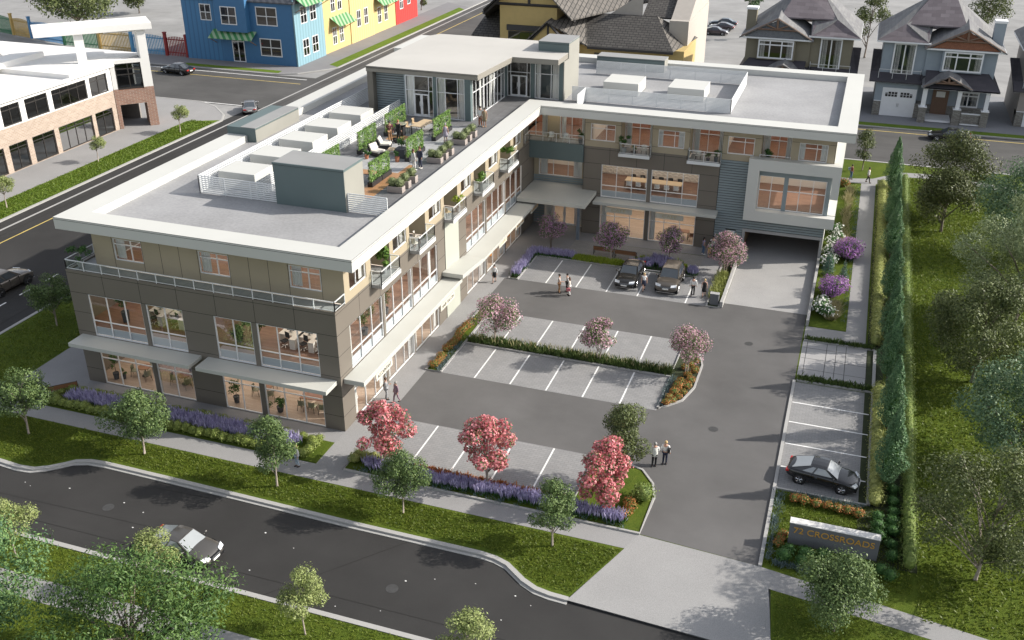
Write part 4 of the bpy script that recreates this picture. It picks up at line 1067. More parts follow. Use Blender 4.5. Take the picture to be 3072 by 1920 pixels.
# ---- yellow timber-framed house behind the wing
def shingle(name, c1, c2, bw, bh, plane, mortar=(.02, .02, .02), ms=.03):
    return brickmat(name, c1, c2, mortar, bw, bh, ms, .85, plane, .5, .6, scale_noise=.25)
M['tileX'] = shingle('dark_roof_tiles', (.072, .066, .062), (.105, .098, .09), .8, .42, 'XY', ms=.05)
M['tileY'] = shingle('dark_roof_tiles_side', (.16, .145, .13), (.12, .11, .10), 1.1, .5, 'YX', ms=.06)
M['ochre'] = mat('ochre_render', (.50, .37, .15), .7, .05); M['beam'] = mat('dark_timber', (.045, .042, .042), .6, .1)
Y = thing('timber_framed_house', 'ochre house with dark tiled roofs and dark timber gables behind the wing', 'house', (0, 92.0, 0))
mb = MB(); mb.box(-20.6, 2.6, 2.0, 13, 0, 6.2); mb.box(-22.5, -13.8, 1.0, 24, 0, 11.5); mb.box(2.6, 4.7, 2.0, 12, 0, 6.2)
mb.face([(-23.2, .98, 11.5), (-13.0, .98, 11.5), (-18.0, .98, 16)]); mb.box(-17.8, -11.3, -.6, 1.0, 0, 6.5); mb.face([(-17.8, -.6, 6.5), (-11.3, -.6, 6.5), (-14.6, -.6, 9.4)])
mb.build('ochre_wall', M['ochre'], Y)
mb = MB()
def roofquad(a, b, c, d, mi): mb.hexa([a, b, c, d, *[(p[0], p[1], p[2]+.22) for p in (a, b, c, d)]], mi)
roofquad((-9.2, 1.2, 6.0), (3.3, 1.2, 6.0), (-.4, 7.2, 9.6), (-11.0, 7.2, 9.6), 0)
mb.face([(3.3, 1.2, 6.2), (4.9, 12.5, 6.2), (-.4, 7.2, 9.85)], 1); mb.face([(-11, 7.2, 9.85), (-.4, 7.2, 9.85), (4.9, 12.5, 6.2), (-10, 13, 6.2)], 0)
roofquad((-9.2, 1.2, 6.05), (-11.0, 7.2, 9.65), (-14.6, 7.2, 9.9), (-14.6, -1.3, 9.6), 1)
roofquad((-14.6, -1.3, 9.62), (-14.6, 7.2, 9.9), (-18.2, 7.2, 6.2), (-18.6, -1.3, 6.0), 1)
roofquad((-18.0, -.4, 16.2), (-18.0, 24, 16.2), (-2.5, 22, 9.9), (-11.2, -.4, 9.9), 1)
roofquad((-18.0, -.4, 16.22), (-24.6, -.4, 10.6), (-27.5, 10, 6.6), (-18.0, 24, 16.2), 0)
roofquad((-27.5, 2.2, 6.3), (-22.5, 2.2, 6.3), (-22.5, 12, 12.5), (-25, 12, 12.5), 0)
roofquad((-2.8, 8, 9.4), (1.6, 8, 9.4), (3.2, 20, 15), (-2.6, 20, 15), 0)
mb.build('tiled_roof', [M['tileX'], M['tileY']], Y)
mb = MB(); mb.box(1.6, 4.4, 6, 24, 0, 9.6); mb.hexa([(1.65, 7, 9.6), (4.3, 7, 9.6), (4.3, 24, 9.6), (1.65, 24, 9.6), (1.65, 8.2, 10.2), (4.3, 8.2, 10.2), (4.3, 24, 18), (1.65, 24, 18)])
mb.face([(-7.6, 8.05, 9.7), (-2.8, 8.05, 9.7), (-2.8, 8.05, 13.0)])
mb.build('grey_wall', mat('warm_grey_render', (.42, .385, .345), .7, .04), Y)
mb = MB()
def beam(a, b, w=.16):
    mb.tube([a, b], w, 4)
beam((-25.0, .7, 10.0), (-18.0, .7, 16.2), .28); beam((-11.0, .7, 9.6), (-18.0, .7, 16.2), .28); beam((-23, .9, 11.5), (-13, .9, 11.5), .2); beam((-18, .9, 11.5), (-18, .9, 15.8), .2)
beam((-18.6, -.8, 5.6), (-14.6, -.8, 9.5), .2); beam((-10.8, -.8, 5.9), (-14.6, -.8, 9.5), .2); beam((-14.6, -.7, 6.4), (-14.6, -.7, 9.2), .15); beam((-17.6, -.7, 6.5), (-11.4, -.7, 6.5), .15)
mb.box(-9.2, 3.3, 1.0, 1.2, 5.85, 6.2)
mb.box(-21.4, -15.9, .75, 1.0, 7.8, 8.6)
mb.build('timber_frame', M['beam'], Y)
for a, b, z0, z1, yy in ((-21.2, -16.2, 5.8, 7.7, .95), (-8.3, -3.5, 3.4, 5.2, 1.95), (-1.2, 2.0, 3.4, 4.9, 1.95)):
    window(Y, Fac((0, yy, 0), (1, 0, 0), (0, -1, 0)), a, b, z0, z1, [a+(b-a)/3, a+2*(b-a)/3], (), d=.04, fw=.1, frame='beam', glass='darkglass')

# ---- craftsman houses
M['shingleS'] = shingle('mixed_shingles', (.105, .088, .10), (.165, .145, .16), 1.1, .55, 'XY', (.09, .08, .09), .012)
M['shingleE'] = shingle('mixed_shingles_side', (.20, .20, .20), (.14, .14, .15), 1.3, .4, 'YX', (.11, .11, .11), .012)
M['shingleD'] = shingle('dark_porch_shingles', (.048, .045, .055), (.066, .06, .07), 1.1, .5, 'XY', (.04, .04, .045), .012)
M['stone'] = brickmat('stacked_stone', (.20, .185, .16), (.33, .32, .30), (.06, .06, .06), .42, .12, .012, .85, 'XZ', .37, .7, scale_noise=3)
M['trim'] = mat('white_trim', (.76, .77, .79), .5, .02); M['doorwood'] = mat('oak_door', (.17, .10, .065), .5, .15, 3, stretch=(6, 6, .6)); M['truss'] = mat('gable_timber', (.20, .125, .085), .6, .15, 3)
M['shakes'] = shingle('cedar_shakes', (.30, .13, .075), (.24, .10, .06), .22, .18, 'XZ', (.12, .05, .03), .01); M['shakesg'] = shingle('grey_shakes', (.20, .21, .23), (.16, .17, .19), .22, .18, 'XZ', (.08, .08, .09), .01)
def house(label, x0, mirror, wallc, shk, side=None):
    """local x runs 0..14.2 along the front; y = 0 is the garage wall, +y back"""
    t = thing('craftsman_house', label, 'house', (x0, 92.45, 0), 0, 'craftsman houses along the north road')
    s = -1 if mirror else 1
    X = lambda x: s*x
    wm = mat('lap_siding', wallc, .7, .04); FA = Fac((0, 0, 0), (s, 0, 0), (0, -1, 0))
    def bx(mb, a, b, y0_, y1_, z0, z1, mi=0): mb.box(X(a), X(b), y0_, y1_, z0, z1, mi)
    mb = MB()
    bx(mb, 0, 5.3, 0, 2, 1.95, 4.6); bx(mb, 0, .9, 0, 2, 1.3, 1.95); bx(mb, 5.2, 14, 1.85, 13, 0, 4.6); bx(mb, 0, 5.2, 2, 13, 0, 4.6)
    bx(mb, .2, 5.6, 1.1, 12, 4.6, 9.55); bx(mb, 5.6, 14.1, .9, 12, 4.6, 9.0); bx(mb, 7.5, 12.5, .35, .9, 6.2, 8.9)
    mb.build('wall', wm, t)
    mb = MB(); bx(mb, 0, .9, -.05, 1.9, 0, 1.9); bx(mb, 5.2, 6.0, -.05, 1.8, 0, 1.9); bx(mb, 6.0, 14.0, 1.78, 1.84, 0, 1.5)
    for a, b in ((5.7, 6.6), (9.85, 10.8), (13.2, 14.1)): bx(mb, a, b, -2.15, -1.25, 0, 2.0)
    bx(mb, 10.85, 13.15, -1.95, -1.75, .3, 1.5)
    mb.build('stone_base', M['stone'], t)
    mb = MB()
    for a, b in ((5.85, 6.4), (10.05, 10.55), (13.4, 13.9)):
        bx(mb, a, b, -1.95, -1.45, 2.1, 4.5); bx(mb, a-.25, b+.25, -2.25, -1.15, 2.0, 2.1)
    bx(mb, 0, .95, -.1, 2, 1.9, 1.98); bx(mb, 6.7, 9.8, -1.5, 1.7, .05, .32); bx(mb, 10.9, 13.2, -2.0, -1.7, 1.5, 1.62); bx(mb, 10.9, 13.2, -2.0, -1.7, .1, .25)
    bx(mb, 5.6, 6.0, -1.5, -1.0, 4.4, 4.6); bx(mb, -.8, 6, -.6, -.4, 4.5, 4.68); bx(mb, 6, 14.8, -2.4, -2.2, 4.5, 4.68); bx(mb, -.7, 5.9, .25, .45, 9.5, 9.7); bx(mb, 5.4, 14.9, .05, .25, 8.95, 9.15)
    bx(mb, 14.2, 14.35, -2.2, 12, 4.5, 4.68); bx(mb, 14.8, 14.95, .1, 12, 8.95, 9.15); bx(mb, -.75, -.6, .3, 12, 9.5, 9.7)
    mb.build('trim', M['trim'], t)
    g = MB(); bx(g, .95, 5.2, -.02, .2, .02, 3.75)
    for k in range(1, 4): bx(g, 1.2, 4.95, -.035, -.02, .02+k*.68, .035+k*.68)
    gd = g.build('garage_door', M['trim'], t)
    g = MB()
    for a in (1.35, 3.25):
        for i in range(4):
            for j in range(2 if i in (0, 3) and False else 2):
                zt = 2.6+j*.34; h = .28
                if (a < 2 and i == 0 or a > 2 and i == 3) and j == 1: h = .12
                bx(g, a+i*.39, a+i*.39+.31, -.05, -.03, zt, zt+h)
    g.build('garage_window', M['darkglass'], gd); g = MB()
    g2 = MB(); bx(g2, 2.98, 3.02, -.09, -.03, 1.3, 1.75); bx(g2, 3.14, 3.18, -.09, -.03, 1.3, 1.75); g2.build('handle', M['greytop'], gd)
    d = MB(); bx(d, 7.3, 9.3, 1.68, 1.84, .3, 3.6); dd = d.build('front_door', M['doorwood'], t)
    d = MB(); bx(d, 7.75, 8.85, 1.66, 1.68, 2.6, 3.35); d.build('door_pane', M['curtain'], dd)
    def cw(a, b, z0, z1, F, n=2, tr=None):
        window(t, F, a, b, z0, z1, [a+(b-a)*i/n for i in range(1, n)], (tr,) if tr else (), d=.1, fw=.2, frame='trim', mw=.16, glass='darkglass', curtains=[(a+.25, a+.9), (b-.9, b-.25)], cd=.06)
    FD = Fac((0, 1.8, 0), (s, 0, 0), (0, -1, 0)); FU = Fac((0, 1.06, 0), (s, 0, 0), (0, -1, 0)); FBy = Fac((0, .35, 0), (s, 0, 0), (0, -1, 0))
    if s > 0:
        cw(10.4, 13.0, 1.5, 3.55, FD, 2, 3.0); cw(1.5, 4.3, 5.3, 9.4, FU, 2); cw(7.7, 12.4, 6.35, 8.85, FBy, 3, 8.2)
    else:
        FD.u = FU.u = FBy.u = Vector((1, 0, 0))
        cw(-13.0, -10.4, 1.5, 3.55, FD, 2, 3.0); cw(-4.3, -1.5, 5.3, 9.4, FU, 2); cw(-12.4, -7.7, 6.35, 8.85, FBy, 3, 8.2)
    # roofs: slabs
    mb = MB()
    def slab(pts, mi, th=.18):
        p = [(X(x), y, z) for x, y, z in pts]; n = len(p)
        mb.face(p, mi); q = [(x, y, z-th) for x, y, z in p]; mb.face(list(reversed(q)), mi)
        for i in range(n): mb.face([p[i], q[i], q[(i+1) % n], p[(i+1) % n]], mi)
    # main hip
    slab([(-.7, .3, 9.75), (5.6, .3, 9.75), (5.6, 2.5, 11.0), (2.6, 2.6, 11.6)], 0); slab([(-.7, .3, 9.75), (2.6, 2.6, 11.6), (5.4, 8, 14.6), (-.7, 13, 9.75)], 1)
    slab([(2.6, 2.6, 11.6), (5.6, .3, 9.75), (5.9, 3.2, 11.2), (5.4, 5.0, 12.8)], 1)
    slab([(2.6, 2.7, 11.55), (10.0, 2.4, 11.6), (8.4, 7.0, 14.6), (5.4, 7.5, 14.6)], 0)
    slab([(8.4, 7.0, 14.58), (10.0, 2.4, 11.6), (14.9, 6, 9.2), (14.9, 13, 9.2)], 1); slab([(5.4, 7.6, 14.6), (8.4, 7.0, 14.6), (14.9, 13, 9.2), (-.7, 13, 9.7)], 0)
    # front gable over the bay
    slab([(5.2, -.1, 9.1), (10.1, -.1, 11.75), (10.1, 6.2, 12.6), (5.2, 4.5, 10.0)], 1); slab([(10.1, -.1, 11.75), (15.0, -.1, 9.1), (15.0, 6.2, 9.1), (10.1, 6.2, 12.6)], 1)
    # lower roofs
    slab([(-.95, -.65, 4.7), (6.0, -.65, 4.7), (6.0, 1.1, 5.5), (-.95, 1.1, 5.5)], 2); slab([(-.95, -.6, 4.72), (.2, 1.1, 5.5), (.2, 9, 6.9), (-.95, 9, 6.9)], 2)
    slab([(5.9, -2.4, 4.7), (14.9, -2.4, 4.7), (13.5, .9, 6.2), (5.9, .9, 6.2)], 2); slab([(14.9, -2.4, 4.7), (14.9, 9, 4.7), (14.1, 9, 5.4), (13.4, .9, 6.25)], 2)
    slab([(5.6, -2.6, 4.72), (8.6, -2.6, 6.3), (8.6, .9, 6.5), (5.6, .9, 5.2)], 1); slab([(8.6, -2.6, 6.3), (11.7, -2.6, 4.72), (11.7, .9, 5.2), (8.6, .9, 6.5)], 1)
    mb.build('roof', [M['shingleS'], M['shingleE'], M['shingleD']], t)
    mb = MB(); mb.face([(X(6.0), .2, 9.2), (X(14.2), .2, 9.2), (X(10.1), .2, 11.5)]); mb.build('gable_shakes', M[shk], t)
    mb = MB()
    for (xc, y, zb, zt, hw) in ((10.1, -.02, 9.2, 11.7, 4.6), (8.65, -2.5, 4.75, 6.2, 2.9)):
        def tb(a, b, r=.11): mb.tube([(X(a[0]), y, a[1]), (X(b[0]), y, b[1])], r, 4)
        tb((xc-hw, zb), (xc, zt)); tb((xc+hw, zb), (xc, zt)); tb((xc-hw*.55, zb+(zt-zb)*.42), (xc+hw*.55, zb+(zt-zb)*.42)); tb((xc, zb+(zt-zb)*.42), (xc, zt-.1), .14); tb((xc, zb+(zt-zb)*.45), (xc-hw*.32, zb+(zt-zb)*.66)); tb((xc, zb+(zt-zb)*.45), (xc+hw*.32, zb+(zt-zb)*.66))
    mb.build('gable_truss', M['truss'], t)
    mb = MB(); bx(mb, 13.3, 14.6, 3.2, 4.6, 8.5, 12.2); ch = mb.build('chimney', wm, t)
    mb = MB(); bx(mb, 13.2, 14.7, 3.1, 4.7, 12.2, 12.5); mb.build('chimney_cap', M['trim'], ch)
    railing(t, [(X(.1), -.35), (X(5.3), -.35), (X(5.3), 1.0)], 5.0, 6.2, 1.7, glassy=False)
    return t
house('blue-grey craftsman house with white garage door and cedar gable, its whole front in view', 30.8, False, (.27, .315, .36), 'shakes')
house('olive-brown craftsman house whose ground floor is hidden behind the flat roof', 27.3, True, (.205, .185, .135), 'shakesg')
house('grey craftsman house cut off by the right edge', 48.3, False, (.30, .27, .25), 'shakes')
# ------------------------------------------------------------------ plants
def unit(rng, n):
    v = rng.normal(size=(n, 3)); return v/np.linalg.norm(v, axis=1, keepdims=True)

def leaf_quads(rng, pos, size, up=.5, aspect=.55, outward=None):
    """leaf-sized rhombs at pos"""
    n = len(pos)
    nr = unit(rng, n)*.75; nr[:, 2] += up*.6
    if outward is not None: nr += outward*.95
    nr /= np.linalg.norm(nr, axis=1, keepdims=True)
    t = np.cross(nr, unit(rng, n)); t /= np.linalg.norm(t, axis=1, keepdims=True)+1e-9
    b = np.cross(nr, t)
    s = (size*(.65+.7*rng.random(n)))[:, None]
    return np.stack([pos-t*s*.5, pos+b*s*aspect*.5, pos+t*s*.5, pos-b*s*aspect*.5], axis=1)

def clump_points(rng, clumps, n, lo=.35):
    c = np.array([k[:3] for k in clumps]); r = np.array([k[3] for k in clumps])
    i = rng.choice(len(c), n, p=r**2/np.sum(r**2))
    d = unit(rng, n)
    rad = (lo+(1-lo)*rng.random(n)**.6)*(1+.10*rng.normal(size=n))
    off = d*(rad*r[i])[:, None]; off[:, 2] *= .82
    return c[i]+off, d

def shell_quads(c, rx, ry, rz, n=10, m=7):
    mb = MB(); mb.ball(c, rx, ry, rz, n, m)
    v = np.array(mb.v); return np.stack([v[list(f)] for f in mb.f])

LM = {}
def lm(name, c1, c2, trans=.16):
    LM[name] = leafmat(name, c1, c2, trans)
lm('street_leaves', (.055, .10, .035), (.17, .235, .08)); lm('light_leaves', (.17, .22, .07), (.34, .38, .15))
lm('park_dark_leaves', (.04, .055, .02), (.13, .15, .05)); lm('park_pale_leaves', (.12, .16, .075), (.32, .37, .19)); lm('park_blue_leaves', (.06, .12, .065), (.19, .27, .14))
lm('olive_leaves', (.045, .065, .022), (.17, .20, .075)); lm('near_leaves', (.03, .075, .02), (.13, .21, .06)); lm('bluegreen_leaves', (.05, .12, .06), (.18, .28, .09))
lm('poplar_leaves', (.05, .12, .055), (.16, .27, .12)); lm('hedge_leaves', (.19, .22, .06), (.40, .42, .14)); lm('hedge_green', (.09, .15, .03), (.24, .30, .085)); lm('box_leaves', (.13, .18, .035), (.30, .35, .095)); lm('planter_leaves', (.11, .145, .06), (.27, .31, .15))
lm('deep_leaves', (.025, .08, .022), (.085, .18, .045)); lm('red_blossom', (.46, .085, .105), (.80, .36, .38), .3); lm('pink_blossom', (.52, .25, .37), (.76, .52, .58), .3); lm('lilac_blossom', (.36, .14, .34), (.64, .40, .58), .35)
lm('violet_blossom', (.30, .12, .40), (.58, .31, .62), .35); lm('white_blossom', (.66, .66, .62), (.82, .82, .78), .2); lm('rust_leaves', (.30, .085, .025), (.50, .22, .07)); lm('lavender', (.27, .24, .42), (.56, .53, .72), .2); lm('conifer', (.04, .09, .07), (.12, .20, .155), .1)
lm('fescue', (.08, .125, .125), (.20, .26, .26)); lm('plume', (.28, .25, .12), (.46, .41, .24)); lm('blade', (.06, .10, .010), (.19, .23, .032), .35); lm('blade_far', (.09, .16, .016), (.19, .25, .04), .3); lm('ivy', (.06, .14, .025), (.22, .35, .085)); lm('deep_grass', (.04, .075, .02), (.13, .18, .05)); lm('balcony_leaf', (.05, .13, .025), (.20, .32, .07)); lm('lime_leaf', (.20, .28, .03), (.38, .44, .06))

def make_tree(name, label, cat, loc, h, cb, w, leaf, seed, nclump=16, nleaf=5000, ls=.13, bark='bark', blossom=None, tr=None, group=None, lean=0, depth=None, csize=.36, stems=1, limbs=9, upr=.5, aspect=.55, gap=.35):
    rng = np.random.default_rng(seed)
    t = thing(name, label, cat, loc, rng.random()*6 if lean == 0 else 0, group)
    hw, hh = w/2, (h-cb)/2; cz = cb+hh; cr = csize*hw
    clumps = []
    for i in range(nclump):
        d = unit(rng, 1)[0]; k = (.35+.65*rng.random()**.4)
        r = cr*(.65+.6*rng.random())
        taper = 1-.35*max(0, d[2])
        clumps.append((d[0]*k*(hw-r*.5)*taper + lean*.2*d[2], d[1]*k*(hw-r*.5)*taper, cz+d[2]*k*(hh-r*.55), r))
    clumps.append((0, 0, cz, cr)); clumps.append((lean*.2, 0, h-cr*.8, cr*.8))
    tr = tr or .0115*h+.015
    mb = MB()
    for s_ in range(stems):
        ox, oy = (0, 0) if stems == 1 else ((s_-(stems-1)/2)*.16, .05*rng.normal())
        jx, jy = .05*h*rng.normal()*.3, .05*h*rng.normal()*.3
        top = cz+hh*.3
        pts = [(ox, oy, -.08), (ox*1.1, oy, .06*h*.3), (ox*1.5+jx*.4, oy+jy*.4, cb*.7), (ox*2.4+jx, oy+jy, cb+hh*.5), (ox*3+jx*1.3, oy+jy, top)]
        mb.tube(pts, [tr*1.5, tr, tr*.82, tr*.6, tr*.22], 8)
    for c in clumps[:limbs]:
        z0 = min(max(cb*.75, c[2]-hh*.75), cz); p0 = Vector((0, 0, z0)); p1 = Vector(c[:3])*1.0
        mid = (p0+p1)/2+Vector((0, 0, .08*h*.3)); mb.tube([p0, mid, p1, p1+(p1-mid)*.35], [tr*.5, tr*.34, tr*.18, tr*.05], 5)
    mb.build('trunk', M[bark], t, smooth=True)
    pos, out = clump_points(rng, clumps, nleaf, gap+.2)
    np_mesh('crown', leaf_quads(rng, pos, ls*np.ones(len(pos)), upr, aspect, out), 4, LM[leaf], t)
    if blossom:
        bm_, nb, bs = blossom
        pos, out = clump_points(rng, clumps, nb, .75)
        np_mesh('blossom', leaf_quads(rng, pos, bs*np.ones(len(pos)), .6, .85, out), 4, LM[bm_], t)
    return t

# ---- street trees
ST = 'street tree'
def retree(src, loc, h0, h1, label, rz, group=None):
    return copy_tree(src, loc, rz, label, group, h1/h0)
G1 = 'street trees on the front verge'
a = make_tree('street_tree', 'street tree on the verge at the left edge of the front lawn', ST, (-19.5, -7.0, 0), 5.1, 1.1, 3.9, 'street_leaves', 11, 22, 9500, .135, 'palebark', group=G1)
b = make_tree('street_tree', 'fullest green street tree, standing before the middle of the lavender bed', ST, (-10.8, -6.5, 0), 4.9, 1.0, 4.4, 'street_leaves', 12, 24, 11500, .135, 'palebark', group=G1)
c = make_tree('street_tree', 'slim street tree beside the person in jeans near the building corner', ST, (-1.1, -6.7, 0), 5.0, 1.2, 3.3, 'street_leaves', 13, 17, 7500, .135, 'palebark', group=G1)
retree(b, (7.2, -6.6, 0), 4.9, 4.5, 'street tree on the verge between the left and middle red-blossom trees', 2.1, G1).scale = (.74, .74, .95)
retree(c, (16.2, -6.5, 0), 5.0, 4.4, 'street tree on the verge nearest the driveway apron', 4.0, G1)
make_tree('street_tree', 'wide bushy street tree hiding part of the crossroads sign', ST, (31.3, -8.1, 0), 4.55, .4, 5.0, 'street_leaves', 16, 32, 17000, .125, 'bark', group=G1)
retree(a, (-28.7, 6.1, 0), 5.1, 4.7, 'dark shaded street tree by the side street kerb left of the office building', 1.0)
G2 = 'small pale trees across the street'
s1 = make_tree('young_tree', 'pale young tree at the left edge across the front street', 'young tree', (-11.2, -17.0, 0), 3.9, 1.2, 3.0, 'light_leaves', 21, 15, 6000, .11, 'palebark', group=G2, tr=.05)
s2 = make_tree('young_tree', 'pale young tree standing in front of the moving grey coupe', 'young tree', (-2.2, -16.4, 0), 3.7, 1.2, 2.6, 'light_leaves', 22, 14, 5200, .11, 'palebark', group=G2, tr=.05)
retree(s1, (6.6, -16.9, 0), 3.9, 4.1, 'pale young tree with a thin bare stem, middle of the three across the street', 2.4, G2).scale = (.92, .92, 1.05)
retree(s2, (15.3, -16.6, 0), 3.7, 3.5, 'pale young tree whose stem is cut off by the bottom edge', 1.1, G2).scale = (1.2, 1.2, .95)
w_ = make_tree('young_tree', 'small pale tree on the grass strip nearest the street corner', 'young tree', (-51.9, 54.6, 0), 3.7, 1.7, 2.7, 'light_leaves', 24, 11, 3200, .13, 'palebark', group='small trees on the grass strip by the brick building', tr=.06)
retree(w_, (-53.7, 41.4, 0), 3.7, 3.2, 'small pale tree on the grass strip before the wide ground floor window', 1.9, 'small trees on the grass strip by the brick building')
retree(w_, (-52.3, 25.8, 0), 3.7, 3.5, 'small pale tree on the grass strip at the left edge', 3.3, 'small trees on the grass strip by the brick building')
# ---- big trees across the street at the bottom left
make_tree('broad_tree', 'dense blue-green tree filling the bottom left corner', 'tree', (-7.6, -23.0, 0), 7.6, 1.5, 7.6, 'bluegreen_leaves', 31, 36, 26000, .15, csize=.36)
make_tree('open_tree', 'large open-branched dark green tree at the bottom left, pavement showing through it', 'tree', (1.0, -22.4, 0), 7.4, 1.0, 10.2, 'near_leaves', 32, 36, 22000, .19, csize=.27, limbs=30, tr=.13, aspect=.38, gap=.2)
# ---- park trees
make_tree('park_tree', 'dark olive park tree standing beside the north road', 'tree', (38.6, 54.5, 0), 9.2, 1.3, 8.0, 'park_dark_leaves', 41, 40, 15000, .21, tr=.16)
make_tree('park_tree', 'dark olive park tree with its forked trunk at the grass edge', 'tree', (38.2, 50.3, 0), 6.6, .9, 6.4, 'park_dark_leaves', 42, 32, 12000, .20, tr=.15)
make_tree('park_tree', 'blue-green park tree at the right edge by the winding path', 'tree', (44.6, 46.0, 0), 9.6, 1.0, 9.0, 'park_blue_leaves', 43, 40, 15000, .21)
make_tree('park_tree', 'pale silvery park tree, largest crown at the right edge', 'tree', (42.9, 30.5, 0), 11.5, 1.0, 10.5, 'park_pale_leaves', 44, 52, 34000, .18, tr=.17, csize=.25)
make_tree('park_tree', 'shady olive tree in front of the pale silvery one, its trunk on sunlit grass', 'tree', (39.3, 20.4, 0), 8.2, 1.0, 8.4, 'olive_leaves', 45, 46, 24000, .17, tr=.15, csize=.25)
make_tree('park_tree', 'round blue-green tree cut off by the right edge, level with the parked black coupe', 'tree', (40.9, 9.6, 0), 8.2, 1.0, 8.2, 'park_blue_leaves', 46, 44, 22000, .17, csize=.26)
make_tree('park_tree', 'dark open tree at the bottom right with pale bare branches', 'tree', (38.2, -1.8, 0), 8.4, 1.0, 8.2, 'olive_leaves', 47, 44, 19000, .17, 'palebark', csize=.24, limbs=20, aspect=.45, gap=.2, tr=.1)
make_tree('street_tree', 'slender dark tree on the lawn at the far end of the wing', ST, (30.4, 67.2, 0), 4.8, 1.1, 3.2, 'olive_leaves', 48, 12, 3200, .16)
# ---- trees far behind
make_tree('broad_tree', 'big round green tree behind the coloured picket fence', 'tree', (-107.5, 102, 0), 11.5, 1.6, 17, 'olive_leaves', 51, 26, 9000, .5, tr=.4)
make_tree('broad_tree', 'smaller green tree right of the big round one at the top edge', 'tree', (-111.5, 124, 0), 9, 1.2, 8.4, 'olive_leaves', 52, 14, 3600, .45)
make_tree('broad_tree', 'tall tree with a leaning trunk in the gap between two craftsman houses', 'tree', (28.9, 129, 0), 11, 2.0, 6.6, 'olive_leaves', 53, 15, 3600, .34, lean=4)
make_tree('broad_tree', 'yellow-green tree behind the blue-grey craftsman house', 'tree', (48.5, 150, 0), 10, 1.0, 9, 'olive_leaves', 54, 16, 4200, .36)
make_tree('broad_tree', 'tall grey-green tree beside the far parked cars', 'tree', (8.8, 139, 0), 11, .8, 4.6, 'park_blue_leaves', 55, 14, 3600, .34)
make_tree('broad_tree', 'small dark tree showing past the end of the red house', 'tree', (-58.8, 146, 0), 6, .5, 3.4, 'olive_leaves', 56, 8, 1200, .35)
# ---- poplars along the hedge
def columnar(label, loc, h, w, seed, nl=7500, ls=.115, leaf='poplar_leaves', cb=.75, group=None):
    rng = np.random.default_rng(seed)
    t = thing('columnar_tree', label, 'columnar tree', loc, rng.random()*6, group)
    mb = MB(); mb.tube([(0, 0, -.05), (0, 0, cb), (.02, 0, h*.8)], [.09, .07, .02], 7); mb.build('trunk', M['bark'], t, smooth=True)
    n = nl; f = rng.random(n)**.85; a = rng.random(n)*6.283
    prof = np.minimum(1, (f+.03)/.26)**.6*np.clip((1.03-f)/.72, 0, 1)**.85
    lump = 1+.16*np.sin(a*3+f*17+seed)+.12*np.sin(a*5-f*31)+.07*rng.normal(size=n)
    r = w/2*prof*lump*(.72+.28*rng.random(n)**.4)
    pos = np.stack([np.cos(a)*r, np.sin(a)*r, cb+(h-cb)*f+.05*rng.normal(size=n)], 1)
    out = np.stack([np.cos(a), np.sin(a), .35*np.ones(n)], 1)
    q = leaf_quads(rng, pos, ls*np.ones(n), .3, .6, out)
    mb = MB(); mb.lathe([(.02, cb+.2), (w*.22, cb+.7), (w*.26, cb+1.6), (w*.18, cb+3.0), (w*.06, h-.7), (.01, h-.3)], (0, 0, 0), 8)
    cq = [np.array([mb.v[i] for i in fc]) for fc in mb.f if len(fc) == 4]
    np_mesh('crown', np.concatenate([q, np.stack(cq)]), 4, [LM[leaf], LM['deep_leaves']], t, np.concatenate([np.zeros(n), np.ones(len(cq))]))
    return t
GP = 'poplars between the two hedges'
pl = columnar('column-shaped poplar nearest the crossroads sign', (33.55, 4.9, 0), 5.9, 1.75, 61, group=GP)
pm = columnar('column-shaped poplar beside the upper parking lines of the right bay', (33.55, 11.3, 0), 5.8, 1.65, 62, group=GP)
for y, lab, src, s_ in ((18.2, 'column-shaped poplar level with the slabbed court', pl, .97), (23.9, 'column-shaped poplar just beyond the slabbed court', pm, 1.0), (31.8, 'column-shaped poplar level with the lower purple shrub', pl, .98), (41.6, 'column-shaped poplar level with the big purple shrub over the path', pm, 1.0), (49.3, 'second column-shaped poplar from the far end of the row', pl, .96), (60.4, 'column-shaped poplar at the far end of the row by the road', pm, 1.05)):
    copy_tree(src, (33.5, y, 0), y, lab, GP, s_)

# ---- shrubs and hedges (leaf shells over a dark core)
def shrub_mesh(name, seed, r, hgt, leaf, nl, ls, blossom=None, lumps=5, core='soil'):
    rng = np.random.default_rng(seed)
    cl = [(0, 0, hgt*.52, r*.72)] + [(r*.42*math.cos(6.28*i/lumps+seed), r*.42*math.sin(6.28*i/lumps+seed), hgt*(.36+.22*rng.random()), r*(.5+.12*rng.random())) for i in range(lumps)]
    pos, out = clump_points(rng, cl, nl, .8)
    pos[:, 2] = np.abs(pos[:, 2])*1.0
    q = leaf_quads(rng, pos, ls*np.ones(nl), .35, .6, out); mi = np.zeros(nl)
    mats = [LM[leaf], LM[leaf]]
    cq = shell_quads((0, 0, hgt*.42), r*.62, r*.62, hgt*.40); q = np.concatenate([q, cq]); mi = np.concatenate([mi, np.ones(len(cq))])
    if blossom:
        bl, nb, bs = blossom; pos, out = clump_points(rng, cl, nb, .95); pos[:, 2] = np.abs(pos[:, 2])
        q = np.concatenate([q, leaf_quads(rng, pos, bs*np.ones(nb), .9, .9, out)]); mi = np.concatenate([mi, 2*np.ones(nb)]); mats.append(LM[bl])
    o = np_mesh(name, q, 4, mats, None, mi)
    return o

